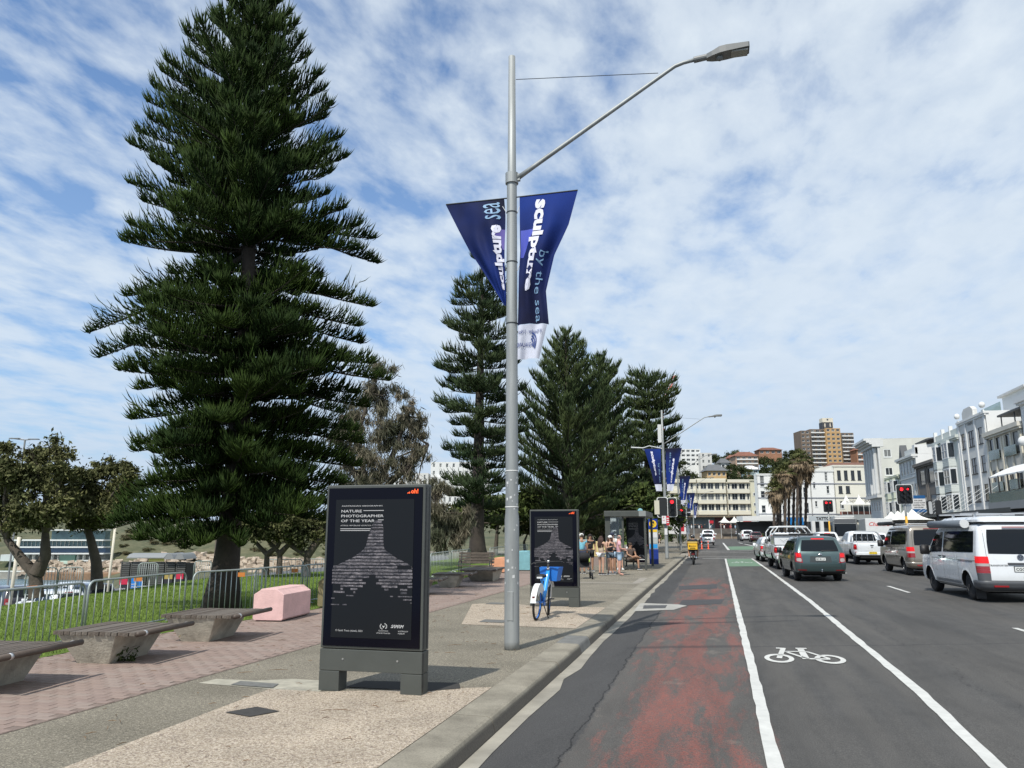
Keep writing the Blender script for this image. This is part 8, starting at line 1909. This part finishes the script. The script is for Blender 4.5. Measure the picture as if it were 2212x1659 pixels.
o = A0 + dv*U(60); t = thing('cafe_front', 'grey blue cafe fronts under a brown canopy below the cream apartments', 'shopfront', (o.x, o.y, 0), YAW)
part(t, 'canopy', mat('canopy_brown', (.16, .12, .08), .8), (0, 25.5, -2.2, -.1, 6.0, 6.3)); part(t, 'cafe_wall', mat('cafe_grey', (.13, .16, .17), .6, var=.4, scale=.4), (0, 16, .0, .3, 2.4, 6.0)); part(t, 'maroon_shop', mat('maroon', (.12, .035, .04), .6, var=.4, scale=.4), (13, 17.5, -.1, -.01, 2.4, 5.9)); part(t, 'right_shop', mat('shop_dark', (.05, .055, .06), .4, var=.5, scale=.4), (17.6, 25.5, -.1, .3, 2.4, 6.0))
part(t, 'red_sign', mat('sign_red', (.45, .015, .03), .5), (10.6, 11.8, -3.2, -3.1, 4.2, 5.0)); part(t, 'white_post', ink_white, (10.5, 10.7, -3.2, -3.1, 2.4, 5.2))
q = fwp((1500+745/5.923)*.9584, 1150, 214); marquee('three joined white marquees of the cafe above the stone wall', q.x, q.y, 4.5, 2.75, 1.55, 3, YAW)
q = fwp((1500+1150/5.923)*.9584, 1150, 205); t = thing('white_awning', 'long white rolled awning at the corner of the hotel', 'awning', (q.x, q.y, 0), YAW); mb = MB(); mb.prism([(0, 4.7), (0, 4.2), (3.0, 4.2), (3.0, 5.4), (2.0, 5.6), (.8, 5.3)], lambda a, b, q: (q, a, b), 0, 3.4); mb.build('awning', g_white, t)
# stone retaining wall in courses
q = fwp(1512, 1150, 219); t = thing('stone_wall', 'brown terraced retaining wall below the cafe tables', 'wall', (q.x, q.y, 0), YAW)
for k, (z0_, z1_, dy, m_) in enumerate(((-.3, .55, -3.0, (.25, .20, .15)), (.55, 1.35, -1.5, (.17, .145, .12)), (1.35, 2.75, 0, (.12, .11, .10)))): part(t, 'wall_step', mat('wallstep%d' % k, m_, .9, var=.4, scale=.8), (-6, 26, dy, 8, z0_, z1_))
# small figures at the cafe tables
R_ = np.random.default_rng(3); mb = MB()
for i in range(46):
    x = R_.uniform(-4, 24); mb.ball((x, 2+R_.uniform(0, 4), 3.2), .22, 6, i % 4, sz=2.2); mb.ball((x, 2+R_.uniform(0, 1), 3.85), .13, 6, 4)
o = mb.build('cafe_crowd', [whitec, blackc, mat('c_red', (.4, .06, .05), .8), denim, skin_m[1]], None, (q.x, q.y, 0), (0, 0, YAW), kind='stuff', label='crowd of tiny people sitting at the cafe tables above the wall')
# hill houses
roof_red = mat('roof_red', (.20, .085, .055), .9, var=.3, scale=.5); roof_grey = mat('roof_grey', (.12, .125, .13), .8, var=.2, scale=.5); brick_w = WM('brick', (.30, .15, .09), .25)
def hill(label, px0, px1, y0, y1, f, m, rows_, cols, roof=None, depth=10, balc=False, rh=22, ww=.6, cat='house', fm=white_f):
    a = fwp(px0, y1, f); b = fwp(px1, y0, f); W_ = (px1-px0)*f/1692; H_ = b.z-a.z; t = thing('hill_house', label, cat, (a.x, a.y, a.z), YAW, 'houses and flats on the hill'); cw = W_/cols; rw = H_/rows_
    wn = [(cw*(i+.5-ww/2), rw*(j+.28), cw*ww, rw*.52) for i in range(cols) for j in range(rows_)]
    mb = MB(); wall_holes(mb, 0, W_, -6, H_, wn, 0, .4); mb.box(0, W_, .45, depth, -6, H_-.01); mb.build('wall', m, t, recalc=False)
    for w in wn: window(t, *w, .15, fm, None, 2, 1, False, .14)
    if balc:
        for j in range(rows_): part(t, 'balcony', g_white, (W_*.05, W_*.95, -1.2, -.01, rw*j+.02, rw*j+.75))
    if roof:
        h_ = rh*f/1692; e = .8; mb = MB(); mb.add([(-e, -e, H_), (W_+e, -e, H_), (W_+e, depth+e, H_), (-e, depth+e, H_), (W_*.25, depth*.5, H_+h_), (W_*.75, depth*.5, H_+h_)], [(0, 1, 5, 4), (1, 2, 5), (2, 3, 4, 5), (3, 0, 4), (3, 2, 1, 0)]); mb.build('roof', roof, t, recalc=False)
    return t
hill('white four storey flats on the hill behind the banners', 1472, 1515, 970, 1008, 400, g_white, 4, 4, None, cat='flats', ww=.7)
hill('pale grey block of flats stepping down beside the white flats', 1515, 1540, 978, 1030, 395, g_grey, 4, 2, None, cat='flats', ww=.35)
hill('yellow house with a dark hipped roof above the cream apartments', 1528, 1570, 1017, 1032, 335, WM('house_yellow', (.50, .34, .17)), 1, 4, roof_grey, rh=16)
hill('grey roofed white house on the middle of the hill', 1558, 1578, 1000, 1016, 400, g_white, 1, 2, roof_grey, rh=12)
hill('large red roofed house with wide white balconies', 1590, 1640, 985, 1012, 430, WM('house_tan', (.38, .27, .20)), 3, 4, roof_red, balc=True, rh=11)
hill('pale blue and white house below the red roofed house', 1612, 1640, 1014, 1024, 400, mat('house_blue', (.40, .52, .58), .8), 1, 2, mat('roof_white', (.6, .6, .6), .8), rh=10)
hill('long low red roof on the skyline', 1640, 1690, 972, 982, 520, brick_w, 1, 4, roof_red, rh=7)
hill('small red roofed house left of the palms on the skyline', 1575, 1600, 990, 998, 470, WM('house_tan', (.38, .27, .20)), 1, 2, roof_red, rh=9)
hill('red brick flats right of the tower block', 1853, 1888, 972, 1006, 520, brick_w, 3, 3, roof_red, balc=True, rh=9, cat='flats')
tw = WM('tower_brown', (.16, .12, .09), .2); to = WM('tower_orange', (.44, .28, .13), .1)
for lb, a, b_, y0, m_, c_, bal in (('left part of the tall brown tower block', 1735, 1755, 930, tw, 2, False), ('middle part of the tower block with white balconies', 1755, 1790, 927, tw, 3, True), ('orange brick part of the tower block', 1790, 1822, 925, to, 3, False), ('right lower part of the tower block', 1822, 1850, 935, tw, 3, True)):
    hill(lb, a, b_, y0, 1010, 530 + (3 if bal else 0), m_, 9, c_, None, 14, bal, ww=.62, cat='tower block')
hill('dark lift tower on the roof of the tower block', 1777, 1800, 912, 926, 545, mat('tower_dark', (.05, .055, .065), .7), 1, 2, None, 6, ww=.2, cat='tower'); t = hill('cream water tank room on top of the tower block', 1777, 1800, 903, 911.5, 545, cream, 1, 1, None, 6, ww=.2, cat='tower')
hill('white hotel with a flat roof behind the tall open pine', 930, 1060, 998, 1030, 336, g_white, 2, 9, None, cat='hotel', ww=.34); hill('lower arcaded storey of the white hotel behind the pine', 932, 1058, 1031, 1090, 334, g_white, 3, 11, None, cat='hotel', ww=.40)
hill('small pale house block left of the white hotel', 893, 925, 1022, 1060, 336, g_grey, 2, 2, None, cat='house', ww=.25)
hill('white flats glimpsed over the near display panel', 850, 892, 1034, 1062, 330, g_white, 2, 3, None, cat='flats', ww=.3)
# baths building across the water
def ice(px0, px1, y0, y1, f, m, name, t, dy=0, dep=6):
    a = fwp(px0, y1, f)-fwp(0, 1212, 400); b = fwp(px1, y0, f)-fwp(0, 1212, 400); o = Matrix.Rotation(-YAW, 3, 'Z') @ a; p = Matrix.Rotation(-YAW, 3, 'Z') @ b
    return part(t, name, m, (o.x, p.x, o.y+dy, o.y+dep, o.z, p.z))
q = fwp(0, 1212, 400); t = thing('beach_club', 'long white beach club building with balconies across the water', 'building', (q.x, q.y, q.z), YAW)
iw = mat('club_white', (.62, .64, .62), .7); ig = mat('club_glass', (.10, .16, .17), .2, var=.4, scale=.2); ib = mat('club_blue', (.07, .12, .20), .3)
for y_ in (1145, 1167, 1182, 1196, 1211): ice(28 if y_ > 1150 else 105, 228, y_-1.6, y_+1.2, 400, iw, 'floor_slab', t, -2)
for y0, y1, mm in ((1147, 1166, ig), (1169, 1181, ig), (1184, 1195, ib), (1198, 1210, mat('club_shade', (.16, .17, .16), .7, var=.4, scale=.3))): ice(30 if y0 > 1150 else 108, 226, y0, y1, 400, mm, 'glazing', t, 1)
for k in range(22): ice(30+k*9, 31+k*9, 1169, 1181, 400, iw, 'mullion', t, .5)
for k in range(14): ice(32+k*13.6, 34+k*13.6, 1197, 1212, 400, iw, 'column', t, -1.5)
ice(130, 165, 1199, 1212, 398, mat('club_green', (.05, .10, .08), .5), 'green_room', t, -1); ice(128, 175, 1211.5, 1222, 396, mat('club_mint', (.45, .58, .50), .7), 'mint_wall', t, -1)
ice(0, 30, 1198, 1212, 398, WM('club_low', (.5, .5, .48)), 'low_wing', t)
q = fwp(0, 1232, 385); t = thing('ocean_pool', 'turquoise ocean pool with a grey sea wall at the foot of the beach club', 'pool', (q.x, q.y, 0), YAW)
part(t, 'pool_water', mat('pool_water', (.10, .46, .42), .2), (-20, 27, 0, 18, -17.6, -17.2)); part(t, 'pool_wall', mat('pool_wall', (.30, .29, .25), .9, var=.4, scale=.3), (-20, 28, -1.5, 0, -21, -17.1)); part(t, 'pool_edge', mat('pool_edge', (.66, .68, .64), .8), (-20, 28, -1.6, -.6, -17.1, -16.6)); part(t, 'back_wall', mat('pool_edge', (.66, .68, .64), .8), (-20, 27, 18, 19, -17.2, -14.5))
# pale boulders and ledge
rk = mat('sandstone', (.50, .43, .34), .95, var=.4, scale=.4, bump=.6, bscale=1.5, var2=(.26, .20, .15))
R_ = np.random.default_rng(12); mb = MB()
for i in range(620):
    px = R_.uniform(30, 760); y_ = R_.uniform(1212, 1242) if px < 300 else R_.uniform(1196, 1240) if px < 480 else R_.uniform(1205, 1238); f = 396 - (y_-1212)*.45; q = fwp(px, y_, f); s_ = R_.uniform(.7, 2.2) if px > 250 else R_.uniform(.6, 1.6)
    mb.obox((q.x, q.y, q.z), (s_*2.2, s_*1.6, s_), R_.uniform(0, 3), 0, R_.uniform(-.3, .3), R_.uniform(-.3, .3))
mb.build('boulders', rk, kind='stuff', label='pale sandstone boulders along the far shore', recalc=False)
q = fwp(95, 1245, 378); t = thing('rock_ledge', 'brown sandstone ledge between pool and boulders', 'rock', (q.x, q.y, 0), YAW); mb = MB(); mb.box(0, 46, -2, 14, -21, -17.2); mb.build('ledge', mat('ledge_brown', (.24, .15, .09), .95, var=.4, scale=.25), t, bevel=.4)
# shrubs
bushes = []
leaf_hill = foliage_mat('leaf_hill', (0.022, 0.034, 0.014), (0.060, 0.070, 0.028), 0.5, 0.15)
leaf_scrub = foliage_mat('leaf_scrub', (0.075, 0.090, 0.040), (0.17, 0.13, 0.08), 0.4, 0.12)
for k in range(4):
    R_ = np.random.default_rng(70+k); g = random.Random(k); cl = [(g.uniform(-3, 3), g.uniform(-3, 3), g.uniform(2.2, 5.5)) for _ in range(9)]
    V_, F_ = leaf_cloud(R_, cl, [g.uniform(1.3, 2.2) for _ in cl], 2600, .75); V_[:, 2] = np.maximum(V_[:, 2], .1); bushes.append((np_mesh('crown', V_, F_, leaf_hill), np_mesh('crown', V_, F_, leaf_scrub)))
tr_me = MB().tube([(0, 0, -1), (.2, 0, 2), (0, .2, 4)], [.35, .28, .12], 6).mesh('trunk', bark)
g = random.Random(77); n_ = 0
hl = []
for px, y_, f, s_ in ((1468, 1000, 380, 1), (1482, 1022, 350, 1.1), (1500, 1030, 330, 1.2), (1520, 1040, 320, 1.0), (1475, 1045, 300, 1.2), (1500, 1052, 300, 1), (1545, 1008, 390, 1.1), (1552, 1022, 370, 1), (1560, 992, 470, 1.2), (1575, 1020, 350, 1.1), (1590, 1030, 330, 1.2), (1600, 1012, 380, 1), (1585, 1008, 400, 1.1), (1612, 1035, 320, .9), (1630, 1036, 310, .9), (1570, 1042, 300, .8), (1600, 1042, 300, .9), (1640, 1030, 330, 1), (1655, 1010, 400, 1.3), (1670, 1000, 430, 1.5), (1690, 995, 450, 1.6), (1710, 1000, 430, 1.4), (1725, 992, 450, 1.5), (1650, 992, 470, 1.2), (1630, 985, 500, 1.1), (1610, 982, 520, 1.2), (1575, 982, 520, 1.4), (1590, 980, 530, 1.2), (1548, 986, 510, 1.1), (1655, 1025, 350, 1.1), (1675, 1020, 380, 1.3), (1700, 1012, 400, 1.3), (1870, 970, 560, 1.4), (1885, 972, 560, 1.2), (1858, 1004, 480, .8), (1745, 1012, 480, 1.3), (1715, 975, 520, 1.2), (1700, 978, 520, 1.0), (1875, 1000, 470, .7)):
    hl.append((px, y_, f, s_, 0))
for k in range(110):
    px = g.uniform(262, 930); f = g.uniform(405, 470); z_ = float(np.interp(f, [385, 400, 430, 480], [-17, -12, -4, 4])); y_ = 1150-(z_-1.7)*1692/f; hl.append((px, y_ - 8, f, g.uniform(.5, .9), 1))
side_words = ('on the hill above the banners', 'on the middle of the hill', 'near the palms on the hill', 'by the tower block')
hp_ = sorted({(h[0], h[1]) for h in hl if not h[4]})
ORD = 'first second third fourth fifth sixth seventh eighth ninth tenth'.split()
def zone(px): return 0 if px < 1545 else 1 if px < 1645 else 2 if px < 1735 else 3
def hlab(px, y_=None):
    z_ = zone(px); ls = [h for h in hp_ if zone(h[0]) == z_]; k = [h for h in ls if h == (px, y_)]; n = ls.index((px, y_)); m_ = len(ls)
    return 'dark round tree, %s from the %s of those %s' % ((ORD[n] if n < (m_+1)//2 else ORD[m_-1-n]), 'left' if n < (m_+1)//2 else 'right', side_words[z_])
for i, (px, y_, f, s_, kd) in enumerate(hl):
    q = fwp(px, y_, f); q.z -= 4.5*s_
    t = thing('hill_tree' if not kd else 'headland_shrub', hlab(px, y_) if not kd else 'low dry shrub on the far headland slope', 'tree' if not kd else 'shrub', q, g.uniform(0, 6), 'trees %s' % side_words[0 if px < 1545 else 1 if px < 1645 else 2 if px < 1735 else 3] if not kd else 'shrubs on the far headland slope')
    for me_, nm in ((bushes[i % 4][kd], 'crown'), (tr_me, 'trunk')): o = place(me_, nm, t); o.scale = (s_, s_, s_*.9 if not kd else s_*.5)
# ---- palms
palm_g = foliage_mat('palm_green', (0.055, 0.068, 0.024), (0.14, 0.145, 0.060), 0.45, 0.3); palm_d = foliage_mat('palm_dead', (0.16, 0.115, 0.07), (0.27, 0.21, 0.14), 0.45, 0.4); palm_b = mat('palm_bark', (.085, .065, .05), .95, var=.5, scale=2, bump=1, bscale=8)
def palm(px, ytop, f, label, seed, s_=1.0):
    R_ = np.random.default_rng(seed); q = fwp(px, 1152, f); top = fwp(px + R_.uniform(-4, 4), ytop, f); b = Vector((q.x, q.y, -.4)); t = thing('palm_tree', label, 'palm', b, 0, 'palms clustered in front of the white hotel'); H_ = top.z - b.z - 1.6*s_; ox = top.x-b.x
    mb = MB(); g = random.Random(seed); n = 26
    mb.tube([(ox*i/n, g.uniform(-.03, .03), H_*i/n) for i in range(n+1)], [.19 + (.05 if i % 2 else 0) + (.2 if i < 2 else 0) + (.08 if i > 18 else 0) for i in range(n+1)], 8); mb.build('trunk', palm_b, t, recalc=False)
    def fans(n, lo, hi, L, m, name, wd):
        V_ = []; F_ = []
        for k in range(n):
            az = R_.uniform(0, 2*PI); el = R_.uniform(lo, hi); d = np.array([math.cos(az)*math.cos(el), math.sin(az)*math.cos(el), math.sin(el)]); c0 = np.array([ox, 0, H_]); hub = c0 + d*L*.42; sd_ = norm(np.cross(d, [0, 0, 1.0])); up_ = np.cross(sd_, d)
            for j in range(13):
                a = (j-6)*.22; dd = norm(d*math.cos(a) + sd_*math.sin(a)); ln = L*R_.uniform(.45, .65)*(1-.02*abs(j-6)**1.5); mid = hub + dd*ln*.6; tip = hub + dd*ln - np.array([0, 0, ln*R_.uniform(.15, .55)]); w_ = np.cross(dd, up_)*wd
                i0 = len(V_); V_ += [hub, mid+w_, tip, mid-w_]; F_.append((i0, i0+1, i0+2, i0+3))
            i0 = len(V_); V_ += [c0, hub+up_*.03, hub-up_*.03, c0-up_*.03]; F_.append((i0, i0+1, i0+2, i0+3))
        place(np_mesh(name, np.array(V_), np.array(F_), m), name, t)
    fans(26, .0, 1.4, 1.75*s_, palm_g, 'fronds', .06); fans(24, -1.0, .0, 1.75*s_, palm_d, 'dry_fronds', .06); 
    V_, F_ = leaf_cloud(R_, [(ox, 0, H_-.9), (ox, 0, H_-1.9), (ox, 0, H_-2.8)], [.85, .75, .5], 800, 1.3, .6, .22); place(np_mesh('dead_skirt', V_, F_, palm_d), 'dead_skirt', t)
PL = [(1670, 1030, 'leftmost and lowest palm of the cluster'), (1676, 1014, 'slim palm just right of the leftmost one'), (1684, 1003, 'third palm from the left in the cluster'), (1693, 994, 'palm left of the middle of the cluster'), (1702, 986, 'palm in the middle of the cluster'), (1711, 980, 'palm behind the middle of the cluster'), (1719, 970, 'tall palm right of the middle of the cluster'), (1728, 962, 'tallest palm of the cluster'), (1737, 976, 'rightmost palm of the cluster, standing slightly apart')]
for i, (px, yt, lb) in enumerate(PL): palm(px, yt + 4, 118 + (i % 3)*4, lb, 200+i, 1.12)
q = fwp(1700, 1160, 118); leafy('island_shrubs', 'low shrubs at the foot of the palm cluster', (q.x, q.y, -.3), [[(q.x, q.y, -.3), (q.x, q.y, .8)]], [((q.x+dx, q.y+dx*.2, .5), .8) for dx in (-4, -2.5, -1, .5, 2, 3.5, 5)], 4000, .4, leaf_green, .1, 88)
palm(1587, 968, 500, 'lone small palm standing up on the hill skyline', 300, 2.6)
palm(1568+52, 1010, 330, 'palm on the hill below the red roofed house', 301, 2.0)
# ---- left side odds and ends
t = thing('bin_enclosure', 'grey slatted bin enclosure with curved roofs, yellow panel and small posters', 'bin enclosure', (0, 0, 0))
EN = fwp(258, 1262, 45); ex = lambda px: (px-258)*45/1692
t.location = (EN.x, EN.y, -2.95); t.rotation_euler = (0, 0, YAW)
slat = mat('enclosure_grey', (.085, .088, .082), .6, var=.2, scale=2); slat_g = mat('enclosure_dark', (.03, .032, .03), .8)
part(t, 'inner_wall', slat_g, (0, ex(396), .1, 1.4, 0, 2.9))
for a, b_ in ((0, ex(277)), (ex(279), ex(314)), (ex(316), ex(351)), (ex(353), ex(374)), (ex(376), ex(396))):
    part(t, 'frame_post', slat, (a, a+.05, -.02, .1, 0, 3.0))
    for k in range(26): part(t, 'slat', slat, (a+.06, b_-.02, .0, .08, .05+k*.115, .13+k*.115))
for a, b_, c_ in ((ex(283), ex(352), .0), (ex(353), ex(375), 0), (ex(376), ex(397), 0)):
    mb = MB(); 
    if b_-a > 1: mb.prism([(0, 3.25), (.3, 3.42), (.8, 3.48), (1.3, 3.42), (1.6, 3.25), (1.6, 3.2), (.8, 3.43), (0, 3.2)], lambda u, v, q: (q, u-.2, v), a-.3, b_)
    else: mb.prism([(a+(b_-a)*i/8, 3.15+.34*math.sin(PI*i/8)) for i in range(9)], lambda u, v, q: (u, q, v), -.3, 1.5)
    mb.build('curved_roof', mat('enclosure_roof', (.22, .23, .23), .5), t)
part(t, 'yellow_panel', mat('enc_yellow', (.62, .58, .14), .6), (ex(317), ex(350), -.05, 0, 3.02, 3.22))
for x0_, x1_, z0_, z1_, mm in ((ex(259), ex(276), 1.75, 2.15, 'enc_red'), (ex(259), ex(276), 1.05, 1.74, 'enc_black'), (ex(284), ex(308), 1.05, 2.2, 'enc_blue'), (ex(354), ex(371), 2.05, 2.35, 'enc_ochre'), (ex(354), ex(371), 1.3, 2.04, 'enc_black'), (ex(379), ex(394), 2.05, 2.4, 'enc_red'), (ex(379), ex(394), 1.35, 2.04, 'enc_black')):
    part(t, 'poster', mat(mm, dict(enc_red=(.50, .02, .06), enc_black=(.02, .02, .025), enc_blue=(.01, .18, .55), enc_ochre=(.36, .27, .08))[mm], .5), (x0_, x1_, -.08, -.03, z0_, z1_))
mb = MB(); write(mb, 'POOL', lambda a, b: (a, -.09, b), ex(260), 1.45, w=.38, bold=.02); write(mb, 'HOTEL', lambda a, b: (a, -.09, b), ex(285), 1.72, w=.34, bold=.02); write(mb, 'TRAVEL', lambda a, b: (a, -.09, b), ex(285), 1.58, w=.34, bold=.02); mb.build('lettering', ink_white, t, recalc=False)
q = Vector(on(303, 17)); t = thing('barrier_plate', 'orange and black arrow plate hanging on the barrier before the bin enclosure', 'plate', (q.x, q.y, .72)); mb = MB(); mb.obox((0, 0, 0), (.18, .012, .10), YAW); mb.build('plate', mat('plate_orange', (.50, .17, .03), .6), t)
for px, y0, y1, f, m_, lb in ((22, 1160, 1290, 40, cream, 'pale cream post at the far left'), (232, 1138, 1270, 40, cream, 'thin pale post beside the leaning tree'), (458, 1165, 1255, 38, bark, 'brown post left of the big pine trunk')):
    a = fwp(px, y1, f); t = thing('post', lb, 'post', (a.x, a.y, -3)); mb = MB(); mb.tube([(0, 0, 0), (.12, 0, fwp(px, y0, f).z+3)], [.085 if px != 232 else .06]*2, 10); mb.build('shaft', m_, t, smooth=True)
q = fwp(36, 1100, 70); t = thing('twin_lamp', 'twin headed dark street lamp above the trees at the far left', 'street lamp', (q.x, q.y, -3), YAW)
zt_ = fwp(36, 950, 70).z+3; mb = MB(); mb.tube([(0, 0, 0), (0, 0, zt_)], .08, 8); mb.build('post', galv, t); mb = MB(); mb.tube([(-.1, 0, zt_), (-1.3, 0, zt_+.15)], .06, 6); mb.obox((-.95, 0, zt_+.12), (.9, .3, .08)); mb.build('lamp_head', lamp_body, t); mb = MB(); mb.obox((.8, 0, zt_+.05), (.9, .3, .08)); mb.tube([(0, 0, zt_-.02), (.5, 0, zt_+.03)], .05, 6); mb.build('lamp_head', lamp_body, t)
# crane tip over the flat topped pine
a = fwp(1450, 815, 260); t = thing('crane', 'red and white crane jib rising behind the flat topped pine', 'crane', (a.x, a.y, 0), YAW); cr = mat('crane_red', (.5, .09, .06), .6)
mb = MB(); mb.tube([(-3.6, 0, 8), (-3.6, 0, a.z-9)], .4, 6); mb.tube([(-3.6, 0, a.z-9), (-.4, 0, a.z-3)], .22, 6); mb.tube([(-.4, 0, a.z-4), (1.4, 0, a.z+.5)], .22, 6); mb.tube([(-1.0, 0, a.z-3), (1.2, 0, a.z+.8)], .12, 5)
for k in range(6): mb.tube([(-1.0+k*.4, 0, a.z-3+k*.65), (-.1+k*.3, 0, a.z-3.3+k*.7)], .06, 4)
mb.build('jib', cr, t); mb = MB(); mb.tube([(.6, 0, a.z+.4), (1.6, 0, a.z+.9)], .15, 5); mb.build('jib_tip', ink_white, t)
# garden wall low hedge left of the crossing
q = fwp(1440, 1170, 120); leafy('hedge', 'low green hedge behind the walkers on the far footpath', (q.x-8, q.y, 0), [[(q.x-8, q.y, 0), (q.x-8, q.y, 1)]], [((q.x-10+i*1.5, q.y+i*.3, .8), 1.0) for i in range(9)], 5000, .35, leaf_green, .1, 91)
